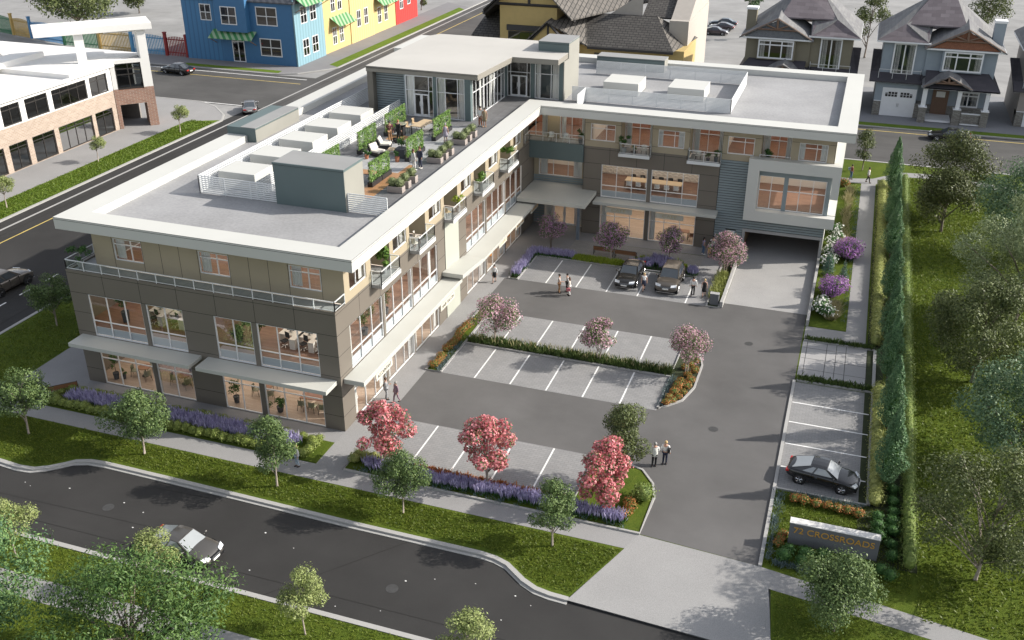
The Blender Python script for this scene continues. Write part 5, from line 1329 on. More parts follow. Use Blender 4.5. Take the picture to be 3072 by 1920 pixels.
def many(src, spots, label, cat, group, z=.04, smin=.85, smax=1.15, seed=1):
    rng = random.Random(seed)
    for i, p in enumerate(spots):
        o = src if i == 0 else copy_tree(src)
        o.location = (p[0], p[1], p[2] if len(p) > 2 else z)
        o.rotation_euler = (0, 0, rng.random()*6.28)
        k = (smin+(smax-smin)*rng.random())*(p[3] if len(p) > 3 else 1)
        o.scale = (k, k, k*(.9+.2*rng.random()))
        tag(o, label, cat, group)
box1 = shrub_mesh('boxwood_shrub', 71, .46, .66, 'box_leaves', 520, .085)
front = [(x, -3.45+.06*math.sin(x*3)) for x in np.arange(-20.9, -.9, .58)]
many(box1, front, 'round clipped boxwood in the row along the pavement edge of the front bed', 'shrub', 'boxwoods edging the pavement', .03, seed=2)
box2 = copy_tree(box1)
many(box2, [(x, -1.68+.05*math.sin(x*5)) for x in np.arange(-19.6, -.9, .6)], 'round clipped boxwood in the row along the building side of the front bed', 'shrub', 'boxwoods on the building side', .03, .75, 1.0, seed=3)
box3 = copy_tree(box1)
many(box3, [(-20.9, -2.9), (-20.85, -2.35), (-20.3, -1.85), (-20.75, -1.9), (-1.0, -2.9), (-.95, -2.4), (-1.3, -1.95)], 'round clipped boxwood closing an end of the front bed', 'shrub', 'boxwoods closing the bed ends', .03, .95, 1.2, seed=4)
lb = shrub_mesh('boxwood_shrub', 72, .45, .65, 'hedge_leaves', 420, .085)
many(lb, [(2.25, -2.45), (2.2, -2.95), (2.7, -2.5), (3.2, -2.4), (3.6, -2.5)], 'yellow-green rounded shrub at the left end of the lavender by the parking bays', 'shrub', 'yellow-green shrubs by the bays', .05, seed=5)
db = shrub_mesh('round_shrub', 73, .5, .75, 'deep_leaves', 480, .09)
many(db, [(28.45, -3.5), (28.65, -2.85), (29.5, -2.95), (29.4, -3.65), (30.45, -2.75), (33.45, -2.95), (33.9, -3.3)], 'dark green ball shrub in front of the crossroads sign', 'shrub', 'ball shrubs before the sign', .02, .9, 1.15, seed=6)
db2 = copy_tree(db)
many(db2, [(33.15, 1.7), (34.0, 4.7), (34.0, 3.5), (34.05, 2.5), (34.0, 1.5), (33.2, .75), (34.0, .55), (33.25, -.1), (33.95, -.6), (34.0, -1.6)], 'dark green ball shrub in the double row between the hedge ends', 'shrub', 'ball shrubs between the hedge ends', .02, .9, 1.15, seed=7)
gb = shrub_mesh('round_shrub', 74, .75, 1.0, 'hedge_green', 700, .11)
many(gb, [(20.05, -.8)], 'leafy green shrub on the driveway side of the red-blossom tree', 'shrub', None, .05)
rust = shrub_mesh('rust_shrub', 75, .40, .5, 'hedge_green', 300, .09, ('rust_leaves', 230, .085))
many(rust, [(2.15+.1*math.sin(i*7), 9.75+i*.36) for i in range(22) if i not in (5, 6)], 'rust-orange shrub in the row at the left end of the middle parking island', 'shrub', 'rust shrubs at the left of the middle island', .05, .8, 1.1, seed=8)
r2 = copy_tree(rust)
many(r2, [(19.25, 10.2), (19.6, 10.6), (19.3, 10.9), (19.9, 11.2), (19.5, 11.7), (20.1, 11.9), (19.6, 12.5), (20.2, 12.8), (19.7, 13.3), (20.3, 13.7), (20.0, 14.4), (20.35, 15.2), (19.9, 16.0), (20.2, 16.6), (19.6, 15.4)], 'rust-orange shrub at the rounded right end of the middle parking island', 'shrub', 'rust shrubs at the right of the middle island', .05, .8, 1.15, seed=9)
r3 = copy_tree(rust)
many(r3, [(28.55, 2.05), (29.05, 2.0), (29.75, 1.95), (30.4, 1.95), (31.0, 1.85), (31.55, 1.9), (32.1, 1.75)], 'rust-orange shrub in the row between the parked black coupe and the sign', 'shrub', 'rust shrubs behind the sign', .02, .85, 1.1, seed=10)
r4 = copy_tree(rust)
many(r4, [(28.2, -1.5), (28.1, -1.95), (28.05, -2.4)], 'rust-orange shrub at the left end of the crossroads sign', 'shrub', 'rust shrubs at the end of the sign', .02, .7, .9, seed=11)
r5 = copy_tree(rust)
many(r5, [(19.2, -2.9), (19.5, -2.5), (19.6, -2.0), (19.4, -1.6), (18.7, -2.9)], 'rust-orange shrub under the right red-blossom tree', 'shrub', 'rust shrubs under the red tree', .05, .9, 1.2, seed=12)
r6 = copy_tree(rust)
many(r6, [(28.7, 61.0)], 'rust-orange shrub at the far end of the bed by the north path', 'shrub', None, .02, 1.6, 1.7)
del r6['group']
def hedge(label, x, y0, y1, w, hh, leaf, seed, ls=.085, dens=430):
    rng = np.random.default_rng(seed); n = int((y1-y0)/.72); cl = []
    for i in range(n):
        y = y0+(i+.5)*(y1-y0)/n
        cl.append((x+.05*rng.normal(), y, hh*.50, w*.62)); cl.append((x+.05*rng.normal(), y+.1, hh*.74, w*.48))
    nl = int(n*dens); pos, out = clump_points(rng, cl, nl, .82); pos[:, 2] = np.clip(pos[:, 2], .02, None)
    q = leaf_quads(rng, pos, ls*np.ones(nl), .3, .6, out); mi = np.zeros(nl)
    cq = np.concatenate([shell_quads((x, y0+(i+.5)*(y1-y0)/n, hh*.48), w*.42, .55, hh*.45, 8, 6) for i in range(n)])
    o = np_mesh('hedge', np.concatenate([q, cq]), 4, [LM[leaf], LM[leaf]], None, np.concatenate([mi, np.ones(len(cq))]))
    tag(o, label, 'hedge')
hedge('yellow-green mounded hedge beside the right parking bay', 33.0, 2.9, 16.8, .95, .85, 'hedge_leaves', 81)
hedge('long yellow-green mounded hedge beside the straight footpath', 32.65, 23.6, 62.4, .9, .85, 'hedge_leaves', 82)
hedge('long green hedge on the park side of the poplars', 34.85, -2.3, 64.6, .85, 1.1, 'hedge_green', 83)

# ---- flowering trees
RB = 'red-blossom trees by the front parking bays'
ra = make_tree('blossom_tree', 'red-blossom tree at the building corner end of the front parking bays', 'flowering tree', (4.1, -2.7, .04), 4.7, 1.0, 4.0, 'street_leaves', 91, 17, 3600, .11, 'palebark', ('red_blossom', 3300, .16), stems=3, limbs=18, group=RB, csize=.27)
retree(ra, (10.8, -2.3, .04), 4.7, 4.8, 'red-blossom tree in the middle of the front parking bays', 2.2, RB)
make_tree('blossom_tree', 'red-blossom tree nearest the driveway', 'flowering tree', (18.1, -2.2, .04), 4.8, .6, 3.9, 'street_leaves', 92, 22, 4200, .11, 'palebark', ('red_blossom', 4200, .16), stems=3, limbs=18, group=RB, csize=.28)
make_tree('round_tree', 'dark green round-lobed tree behind the right red-blossom tree', 'tree', (18.5, .6, .04), 5.5, 1.6, 3.1, 'olive_leaves', 93, 12, 8500, .13, csize=.5, gap=.6)
PB = 'pink-blossom trees in the parking court'
pa = make_tree('blossom_tree', 'pink-blossom tree at the left end of the middle parking island', 'flowering tree', (5.1, 14.75, .04), 3.9, 1.0, 3.7, 'street_leaves', 94, 22, 4600, .12, 'palebark', ('pink_blossom', 3000, .11), stems=2, limbs=14, group=PB, csize=.36)
pb = make_tree('blossom_tree', 'pink-blossom tree in the middle of the middle parking island', 'flowering tree', (13.3, 14.6, .04), 3.7, 1.0, 3.0, 'street_leaves', 95, 19, 4200, .12, 'palebark', ('pink_blossom', 2600, .11), stems=2, limbs=12, group=PB, csize=.38)
retree(pa, (19.8, 14.8, .04), 3.9, 3.9, 'pink-blossom tree at the rounded end of the middle parking island', 2.5, PB).scale = (.85, .85, 1.0)
make_tree('blossom_tree', 'mauve-blossom tree in deep shade by the entrance canopy', 'flowering tree', (3.6, 34.2, .02), 3.3, .9, 3.0, 'street_leaves', 96, 14, 2600, .11, 'bark', ('lilac_blossom', 2000, .10), stems=2, limbs=12, csize=.38)
na = make_tree('blossom_tree', 'mauve-blossom tree standing before the left cafe bench', 'flowering tree', (9.7, 32.7, .04), 3.9, 1.2, 3.4, 'street_leaves', 97, 21, 4400, .12, 'palebark', ('lilac_blossom', 2600, .11), limbs=14, csize=.36)
retree(na, (14.7, 34.3, .04), 3.9, 3.5, 'mauve-blossom tree behind the parked grey sport utility car', 1.4)
make_tree('blossom_tree', 'pink-blossom tree beside the wall of the garage ramp', 'flowering tree', (19.85, 33.3, .04), 4.0, .7, 3.6, 'street_leaves', 98, 22, 4400, .12, 'palebark', ('pink_blossom', 3300, .11), stems=2, limbs=14, csize=.36)
# ---- rose bed by the ramp
vio = shrub_mesh('purple_shrub', 101, 1.5, 2.0, 'street_leaves', 700, .13, ('violet_blossom', 2300, .13), 7)
tag(vio, 'large purple-flowering shrub leaning over the footpath', 'flowering shrub'); vio.location = (29.9, 40.5, .02)
v2 = copy_tree(vio, (29.1, 32.1, .02), 2.0, 'purple-flowering shrub against the ramp wall, nearer the parking court', scale=.88)
wr = shrub_mesh('white_rose', 102, .8, 1.15, 'deep_leaves', 420, .10, ('white_blossom', 150, .17), 6)
many(wr, [(28.5, 46.2), (28.9, 44.7), (28.4, 43.2), (28.8, 41.9), (28.3, 40.6), (28.6, 39.2), (28.3, 37.9), (28.3, 28.1), (28.9, 27.6), (28.4, 29.2)], 'white-flowering rose bush in the bed beside the ramp wall', 'flowering shrub', 'white rose bushes by the ramp', .02, .85, 1.15, seed=13)
def conifer(label, loc, h, r, seed):
    rng = np.random.default_rng(seed); cl = [(0, 0, h*f, max(.08, r*(1-f)*.9)) for f in np.linspace(.12, .95, 14)]
    t = thing('spruce', label, 'conifer', loc)
    mb = MB(); mb.tube([(0, 0, -.03), (0, 0, h*.9)], [.07, .01], 6); mb.build('trunk', M['bark'], t)
    pos, out = clump_points(rng, cl, 2600, .6); np_mesh('crown', leaf_quads(rng, pos, .11*np.ones(2600), .1, .3, out), 4, LM['conifer'], t)
conifer('blue-green spruce against the ramp wall', (28.4, 36.2, 0), 2.6, .8, 103); conifer('blue-green spruce beside the footpath', (29.7, 33.8, 0), 2.9, .75, 104)

# ---- lavender, grasses: masses nobody could count
def scatter(rng, polys, n):
    out = []
    while len(out) < n:
        p = polys[rng.integers(len(polys))]
        xs = [q[0] for q in p]; ys = [q[1] for q in p]
        x, y = min(xs)+(max(xs)-min(xs))*rng.random(), min(ys)+(max(ys)-min(ys))*rng.random()
        ins = False
        for (ax, ay), (bx, by) in zip(p, p[1:]+p[:1]):
            if (ay > y) != (by > y) and x < (bx-ax)*(y-ay)/(by-ay)+ax: ins = not ins
        if ins: out.append((x, y))
    return np.array(out)
def blades(rng, base, hgt, wid, lean=.3):
    """thin upright quads"""
    n = len(base); a = rng.random(n)*6.283
    d = np.stack([np.cos(a), np.sin(a), np.zeros(n)], 1)*(wid/2)[:, None]
    le = rng.normal(size=(n, 3))*lean; le[:, 2] = 1
    tip = base+le*hgt[:, None]; mid = base+le*(hgt*.55)[:, None]
    return np.stack([base-d*.6, mid+d, tip, mid-d], 1)
def rect_(x0, x1, y0, y1): return [(x0, y0), (x1, y0), (x1, y1), (x0, y1)]
def lavender(label, polys, nplant, seed, z=.04, k=1.0):
    rng = np.random.default_rng(seed); c = scatter(rng, polys, nplant)
    ns, ng = 11, 9
    b = np.repeat(c, ns, 0)+rng.normal(size=(nplant*ns, 2))*.10; base = np.column_stack([b, np.full(len(b), z)])
    h = k*(.42+.2*rng.random(len(b)))
    st = blades(rng, base+np.array([0, 0, .16]), h, np.full(len(b), .075), .18)
    b2 = np.repeat(c, ng, 0)+rng.normal(size=(nplant*ng, 2))*.13; g = blades(rng, np.column_stack([b2, np.full(len(b2), z)]), k*(.22+.14*rng.random(len(b2))), np.full(len(b2), .08), .35)
    o = np_mesh('lavender', np.concatenate([st, g]), 4, [LM['lavender'], LM['deep_leaves']], None, np.concatenate([np.zeros(len(st)), np.ones(len(g))]))
    tag(o, label, 'lavender', None, 'stuff')
lavender('mass of violet lavender in the middle of the front bed', [rect_(-19.9, -2.1, -3.05, -1.95)], 620, 111)
lavender('mass of violet lavender in front of the front parking bays', [rect_(2.9, 19.4, -3.5, -2.85)], 430, 112)
lavender('mass of violet lavender edging the left of the cafe parking bays', [rect_(2.25, 2.85, 26.7, 32.4), rect_(2.9, 6.3, 31.95, 32.6)], 210, 113)
lavender('mass of violet lavender in front of the cafe behind the parked cars', [[(10.9, 32.1), (12.6, 32.2), (15.6, 32.4), (15.6, 33.9), (13.4, 34.6), (12.4, 33.4)], rect_(16.9, 17.4, 32.1, 32.6)], 230, 114)
def tufts(name, label, polys, n, seed, leaf, hgt, wid, z=.03, plume=None, lean=.4, per=9, spread=.10):
    rng = np.random.default_rng(seed); c = scatter(rng, polys, n); b = np.repeat(c, per, 0)+rng.normal(size=(n*per, 2))*spread
    q = blades(rng, np.column_stack([b, np.full(len(b), z)]), hgt*(.6+.8*rng.random(len(b))), np.full(len(b), wid), lean); mi = np.zeros(len(q)); mats = [LM[leaf]]
    if plume:
        p = scatter(rng, polys, plume); pq = blades(rng, np.column_stack([p, np.full(len(p), z+hgt*.5)]), np.full(len(p), hgt*1.2), np.full(len(p), .05), .25)
        q = np.concatenate([q, pq]); mi = np.concatenate([mi, np.ones(len(pq))]); mats.append(LM['plume'])
    tag(np_mesh(name, q, 4, mats, None, mi), label, 'grass', None, 'stuff')
tufts('ornamental_grass', 'dark ornamental grasses with pale plumes along the middle parking island', [rect_(3.1, 18.8, 14.1, 15.1)], 620, 121, 'deep_grass', .38, .05, .05, 260)
tufts('ornamental_grass', 'low green planting on the court side of the cafe bed', [rect_(6.3, 11.0, 31.95, 32.75), [(11, 33.0), (13, 34.9), (15.8, 34.4), (17.2, 32.8), (15.8, 33.8), (13.2, 34.5)]], 420, 122, 'lime_leaf', .30, .09, .05)
tufts('ornamental_grass', 'yellow-green grasses beside the garage ramp wall', [rect_(19.45, 20.3, 27.6, 33)], 260, 123, 'hedge_leaves', .45, .06, .05)
tufts('ornamental_grass', 'straw-coloured grasses in the middle of the rose bed', [rect_(29.0, 29.7, 43, 60), rect_(29.0, 29.6, 27, 30)], 330, 124, 'plume', .55, .05, .03)
tufts('blue_fescue', 'small blue fescue tufts edging the beds', [rect_(30.1, 30.35, 27, 61), rect_(2.5, 2.8, 9.4, 14), rect_(18.9, 19.1, 9.8, 14), rect_(27.5, 27.8, -3.8, 2.6), rect_(28.2, 32.4, 2.45, 2.75), rect_(2.3, 19.8, -3.85, -3.6), rect_(28, 30, -4.2, -3.9)], 520, 125, 'fescue', .22, .035, .03, None, .5)
tufts('ornamental_grass', 'low green planting in the two narrow strips beside the slabbed court', [rect_(27.6, 32.5, 23.0, 23.3), rect_(27.6, 32.5, 16.5, 17.05)], 240, 126, 'deep_grass', .28, .08, .03)
tufts('rust_planting', 'low rust-red planting along the kerb of the front parking bays', [rect_(6, 16, -2.5, -2.15)], 260, 127, 'rust_leaves', .24, .08, .05)
tufts('ornamental_grass', 'low dark planting between the poplars', [rect_(33.3, 34.3, 5, 62)], 500, 128, 'hedge_green', .35, .08, .02, 300)
def lawn_blades(label, polys, n, seed, leaf='blade', hgt=.09, wid=.05):
    rng = np.random.default_rng(seed); c = scatter(rng, polys, n)
    q = blades(rng, np.column_stack([c, np.full(n, -.01)]), hgt*(.5+rng.random(n)), np.full(n, wid), .7)
    tag(np_mesh('grass', q, 4, LM[leaf], None), label, 'grass', None, 'stuff')
NCp = [(x, y+.3) for x, y in NC[1:]] + [(19.9, -5.6), (-30, -5.4)]
lawn_blades('mown grass blades of the front verge', [NCp], 42000, 131)
lawn_blades('mown grass blades across the front street', [rect_(-18, 20, -17.85, -15.55), rect_(-14, 20, -24, -19.5)], 24000, 132)
lawn_blades('grass blades of the park lawn', [rect_(35.3, 47, -6, 66)], 60000, 133, 'blade', .12, .09)
lawn_blades('grass blades around the sign and the lower right corner', [rect_(27.5, 35, -4.2, 2.8), [(28.6, -10.3), (52, -10.3), (44, -8.7), (36, -7.3), (28.2, -6.2)]], 16000, 134)
lawn_blades('grass blades of the side lawn left of the office building', [rect_(-31.5, -25.3, -4, 26)], 12000, 135, 'blade', .1, .07)
lawn_blades('grass blades of the strip before the brick building', [rect_(-54.2, -50.5, 20, 60)], 15000, 136, 'blade_far', .13, .1)
# ------------------------------------------------------------------ vehicles
def paintmat(name, col, metal=.35, rough=.28):
    m, t, N, L, p = new_mat(name)
    p.inputs['Base Color'].default_value = (*col, 1); p.inputs['Metallic'].default_value = metal; p.inputs['Roughness'].default_value = rough
    p.inputs['Coat Weight'].default_value = .8; p.inputs['Coat Roughness'].default_value = .04
    L.new(mixc(t, sc(col, .9), sc(col, 1.1), noise(t, 3, 3)), p.inputs['Base Color'])
    return m
M['carglass'] = mat('car_glass', (.05, .06, .07), .05, .05, 1, spec=.9, coat=.6)
M['carlight'] = mat('car_glass_light', (.30, .32, .33), .06, .05, 1, spec=.9, coat=.6)
M['grille'] = mat('dark_grille', (.015, .015, .016), .35)
M['rim'] = mat('alloy_rim', (.55, .55, .56), .25, .02, 1, metal=.9)
M['darkrim'] = mat('dark_alloy_rim', (.05, .05, .052), .3, .02, 1, metal=.6)
KINDS_ = {  # L, W, roof z, body stations (x/L, half-width, top z), cabin (x/L of base rear, roof rear, roof front, base front), belt z
    'sedan': (5.0, 1.9, 1.47, [(-.5, .74, .70), (-.485, .86, .90), (-.42, .95, 1.0), (-.3, .98, 1.02), (-.1, 1, .99), (.12, 1, .96), (.26, .98, .92), (.38, .96, .84), (.455, .90, .74), (.488, .80, .62), (.5, .68, .52)], (-.37, -.19, .05, .20), .97, .33, 2.95),
    'coupe': (4.25, 1.84, 1.36, [(-.5, .70, .66), (-.48, .84, .84), (-.42, .95, .93), (-.3, 1.0, .95), (-.1, .97, .92), (.1, .97, .90), (.25, .99, .87), (.36, .97, .80), (.44, .90, .70), (.485, .78, .58), (.5, .64, .48)], (-.43, -.16, .05, .22), .92, .33, 2.5),
    'suv': (4.45, 1.95, 1.66, [(-.5, .84, .95), (-.485, .93, 1.08), (-.42, .98, 1.12), (-.3, 1, 1.12), (-.1, .99, 1.10), (.12, .99, 1.07), (.24, 1, 1.05), (.37, .98, .99), (.455, .94, .88), (.49, .86, .74), (.5, .76, .60)], (-.455, -.40, .03, .20), 1.09, .375, 2.72)}
def car(kind, label, loc, rz, paint, group=None, scale=1.0, rim='rim', light=False, plate=True):
    L_, W_, zr, st, cab, belt, wr, wb = KINDS_[kind]
    t = thing('parked_car' if 'parked' in label else 'moving_car', label, 'car', loc, R(rz), group)
    t.scale = (scale,)*3
    hw = W_/2; rows = []
    zb0 = wr*.62
    for fx, w, top in st:
        e = max(0, abs(fx)-.38)/.12; zb = zb0+.16*e
        w *= hw
        half = [(0, zb), (w*.80, zb), (w*.965, zb+.10), (w, zb+(top-zb)*.45), (w*.975, zb+(top-zb)*.78), (w*.90, top-.02), (w*.62, top+.025), (0, top+.045)]
        ring = half+[(-y, z) for y, z in reversed(half[1:-1])]
        rows.append([(fx*L_, y, z) for y, z in ring])
    mb = MB(); mb.grid(rows, 0, True); mb.face(list(reversed(rows[0]))); mb.face(rows[-1])
    body = mb.build('body', paint, t, smooth=True, subd=2)
    # cabin: paint shell with glass let in
    xa, xb, xc, xd = [f*L_ for f in cab]
    wb0, wt = hw*.90, hw*.70
    zbt = belt-.03; zt = zr-.02
    A = [Vector((xa, s*wb0*.86, zbt)) for s in (1, -1)]; Bq = [Vector((xb, s*wt*.96, zt-.02)) for s in (1, -1)]
    Cq = [Vector((xc, s*wt, zt)) for s in (1, -1)]; Dq = [Vector((xd, s*wb0*.92, zbt-.03)) for s in (1, -1)]
    mb = MB()
    xm = (xb+xc)/2
    def sec(x, w, z, zlow):
        return [(x, wb0, zlow)] if False else None
    roof = []
    for i in range(7):
        f = i/6; x = xb+(xc-xb)*f; w = wt*(.96+.04*f); zc = zt-.02*(1-f)+.035*math.sin(math.pi*(.15+.75*f))
        roof.append([(x, w*k, zc-.05*abs(k)**3) for k in (-1, -.6, 0, .6, 1)])
    mb.grid(roof)
    # pillars / side frames as solid quads, slightly inside the glass
    for s in (0, 1):
        sg = 1 if s == 0 else -1
        rail = [r[4 if s == 0 else 0] for r in roof]
        low = [(A[s].x+(Dq[s].x-A[s].x)*i/6, sg*(wb0*(.86+.12*math.sin(math.pi*(.1+.75*i/6)))), zbt) for i in range(7)]
        mb.grid([low, rail])
    mb.face([A[0], A[1], roof[0][0], roof[0][2], roof[0][4]]); mb.face([Dq[1], Dq[0], roof[-1][4], roof[-1][2], roof[-1][0]])
    cabn = mb.build('roof', paint, t, smooth=False)
    gm = M['carlight'] if light else M['carglass']
    def pane(nm, q, inset=.1, off=.012):
        c = sum((Vector(p) for p in q), Vector())/len(q)
        n = (Vector(q[1])-Vector(q[0])).cross(Vector(q[2])-Vector(q[1])).normalized()
        if n.dot(c-Vector((xm, 0, belt-.2))) < 0: n = -n
        g = MB(); g.face([Vector(p)+(c-Vector(p))*inset+n*off for p in q]); g.build(nm, gm, cabn)
    pane('windscreen', [Dq[1], Dq[0], roof[-1][4], roof[-1][0]], .07, .02)
    pane('rear_window', [A[0], A[1], roof[0][0], roof[0][4]], .09, .02)
    for s in (0, 1):
        sg = 1 if s == 0 else -1
        def lowp(f): return Vector((A[s].x+(Dq[s].x-A[s].x)*f, sg*(wb0*(.86+.12*math.sin(math.pi*(.1+.75*f)))), zbt+.03))
        def up(f): return Vector(roof[0][4 if s == 0 else 0]).lerp(Vector(roof[-1][4 if s == 0 else 0]), f)
        if kind == 'coupe':
            pane('side_window', [lowp(.48), lowp(.9), up(.93), up(.42)], .07, .02); pane('side_window', [lowp(.22), lowp(.46), up(.38), up(.12)], .13, .02)
        else:
            pane('side_window', [lowp(.52), lowp(.9), up(.95), up(.5)], .06, .02); pane('side_window', [lowp(.22), lowp(.5), up(.47), up(.08)], .08, .02)
            if kind == 'suv': pane('side_window', [lowp(.06), lowp(.2), up(.06), up(.01)], .12, .02)
    # wheels
    for x in (wb/2, -wb/2):
        for s in (1, -1):
            y = s*(hw-.12)
            def ring(r, yy, n=20): return [(x+r*math.cos(6.2832*k/n), yy, wr+r*math.sin(6.2832*k/n)) for k in range(n)]
            mb = MB(); o_ = y+s*.125; i_ = y-s*.11
            mb.grid([ring(wr*.66, o_), ring(wr*.70, o_+s*.012), ring(wr*.93, o_), ring(wr, o_-s*.05), ring(wr, i_), ring(wr*.7, i_)], 0, True)
            w = mb.build('wheel', M['rubber'], t, smooth=True)
            mb = MB(); mb.grid([ring(wr*.68, o_-s*.0), ring(wr*.62, o_-s*.0), ring(wr*.6, o_-s*.05)], 0, True); mb.face(ring(wr*.61, o_-s*.06), 1)
            for k in range(5):
                a = 6.2832*k/5+.3
                for da in (-.13, .13):
                    p0 = (x+wr*.08*math.cos(a), o_-s*.012, wr+wr*.08*math.sin(a)); p1 = (x+wr*.64*math.cos(a+da), o_-s*.006, wr+wr*.64*math.sin(a+da))
                    mb.tube([p0, p1], .024, 4)
            mb.build('rim', [M[rim], M['grille']], w)
            mb = MB(); mb.grid([ring(wr*1.20, s*(hw*.982)), ring(wr*1.20, s*(hw*.995)), ring(wr*.99, s*(hw*.995)), ring(wr*.99, s*(hw*.7))], 0, True)
            mb.face(ring(wr*1.0, s*(hw*.72)))
            mb.build('wheel_arch', M['grille'], t)
    fx = L_/2; zf = st[-3][2]
    for s in (1, -1):
        mb = MB(); mb.hexa([(fx*.955, s*hw*.42, zf-.12), (fx*.90, s*hw*.86, zf-.10), (fx*.80, s*hw*.90, zf+.0), (fx*.90, s*hw*.45, zf-.0), (fx*.995, s*hw*.44, zf-.12), (fx*.94, s*hw*.89, zf-.10), (fx*.84, s*hw*.93, zf+.06), (fx*.93, s*hw*.45, zf+.04)])
        mb.build('headlight', M['lamp'], t, bevel=.01)
        zr_ = st[1][2]-.13
        mb = MB(); mb.box(-fx*1.0, -fx*.9, s*hw*.45, s*hw*.86, zr_-.08, zr_+.06); mb.build('tail_light', M['redlight'], t, bevel=.02)
        mb = MB(); mx_ = xd-.22*1; mb.ball((mx_, s*(hw*1.03+.06), belt+.06), .06, .11, .075, 10, 6); mb.tube([(mx_, s*hw*.88, belt), (mx_, s*(hw*1.0), belt+.04)], .025, 5)
        mb.build('mirror', paint, t, smooth=True)
    mb = MB(); mb.box(fx*.93, fx*1.005, -hw*.42, hw*.42, zf-.24, zf-.06)
    for z in (zf-.2, zf-.15, zf-.1): mb.box(fx*1.005, fx*1.01, -hw*.4, hw*.4, z, z+.012, 1)
    mb.build('grille', [M['grille'], M['chrome']], t, bevel=.008)
    mb = MB(); mb.box(fx*.9, fx*.985, -hw*.78, hw*.78, zb0+.07, zb0+.17); mb.box(fx*.9, fx*.99, -hw*.8, hw*.8, zb0+.03, zb0+.055, 1); mb.build('bumper_intake', [M['grille'], M['chrome']], t)
    if plate:
        mb = MB(); mb.box(fx*1.0, fx*1.018, -.26, .26, zf-.33, zf-.22); mb.build('number_plate', M['plate'], t)
        mb = MB(); mb.box(-fx*1.012, -fx*.98, -.26, .26, st[1][2]-.32, st[1][2]-.20); mb.build('number_plate', M['plate'], t)
    # door shut lines
    mb = MB()
    for f in ((.14, -.06, -.25) if kind != 'coupe' else (.17, -.13)):
        for s in (1, -1): mb.box(f*L_-.008, f*L_+.008, s*hw*.90, s*(hw+.002), zb0+.16, belt-.03)
    mb.build('door_gap', M['grille'], t)
    mb = MB()
    for s in (1, -1): mb.box(-.05*L_-.16, -.05*L_, s*(hw*.955), s*(hw+.012), belt-.2, belt-.165)
    mb.build('door_handle', M['chrome'], t)
    return t
P_black = paintmat('black_car_paint', (.012, .012, .014), .2, .25); P_dark = paintmat('near_black_car_paint', (.022, .021, .02), .3, .25); P_grey = paintmat('grey_car_paint', (.115, .108, .10), .5, .3)
P_taupe = paintmat('grey_brown_car_paint', (.115, .10, .085), .45, .3); P_silver = paintmat('silver_car_paint', (.30, .30, .31), .5, .3); P_navy = paintmat('dark_blue_car_paint', (.03, .045, .06), .4, .3); P_plum = paintmat('dark_plum_car_paint', (.09, .075, .085), .4, .3)
car('coupe', 'black coupe parked in the right bay above the crossroads sign', (29.95, 4.6, .01), -7, P_black, light=True, plate=False)
car('sedan', 'glossy black sedan parked nose out in the cafe bays', (12.2, 29.65, .01), -90, P_dark, scale=.98)
car('suv', 'grey-brown sport utility car parked nose out beside the black sedan', (15.72, 29.55, .01), -90, P_taupe)
car('coupe', 'metallic grey coupe driving along the front street', (-2.75, -13.55, RZ), -4, P_grey, light=True)
car('suv', 'grey-brown sport utility car driving on the side street at the left edge', (-37.9, 10.4, RZ), 88, P_taupe, scale=1.1, rim='darkrim')
car('sedan', 'black sedan driving on the cross street before the blue house', (-72.2, 82.3, RZ+.01), 173, P_black, scale=1.12)
car('coupe', 'grey car seen from behind at the street corner', (-49.4, 66.8, RZ+.01), 122, P_silver, scale=1.08)
car('sedan', 'black sedan on the north road half hidden by a park tree', (40.2, 83.6, RZ+.01), 181, P_dark)
GL = 'cars parked on the far ground'
car('coupe', 'dark plum coupe parked on the far ground, nearest of three', (2.5, 140.8, -.15), 0, P_plum, GL, 1.05)
car('coupe', 'dark plum car parked on the far ground between two others', (2.9, 145.2, -.15), 180, P_plum, GL, 1.1)
car('sedan', 'dark blue sedan parked on the far ground, farthest of three', (2.6, 149.2, -.15), 180, P_navy, GL, 1.05)

# ------------------------------------------------------------------ people
SKIN = [mat('skin_light', (.55, .33, .24), .55, .03), mat('skin_tan', (.42, .24, .16), .55, .03), mat('skin_dark', (.16, .08, .05), .55, .03)]
CL = {}
def cloth(name, col):
    if name not in CL: CL[name] = mat(name+'_cloth', col, .85, .1, 6)
    return CL[name]
for n_, c_ in (('white', (.72, .72, .71)), ('black', (.014, .014, .016)), ('navy', (.02, .025, .05)), ('grey', (.30, .31, .32)), ('lightgrey', (.55, .54, .53)), ('jeans', (.09, .15, .25)), ('palejeans', (.35, .42, .50)), ('tan', (.36, .20, .10)), ('rust', (.26, .09, .04)), ('plum', (.24, .16, .20)), ('mauve', (.30, .27, .42)), ('yellow', (.60, .38, .04)), ('maroon', (.09, .02, .03)), ('olive', (.24, .19, .12)), ('floral', (.33, .30, .36)), ('plaid', (.28, .10, .09)), ('cream', (.62, .58, .52)), ('pinkbag', (.5, .16, .18)), ('offwhite', (.68, .68, .64))): cloth(n_, c_)
HAIR = {k: mat(k+'_hair', c, .6, .15, 20) for k, c in (('brown', (.10, .05, .025)), ('dark', (.018, .013, .01)), ('blond', (.50, .36, .17)), ('grey', (.28, .27, .26)), ('ginger', (.25, .10, .04)))}
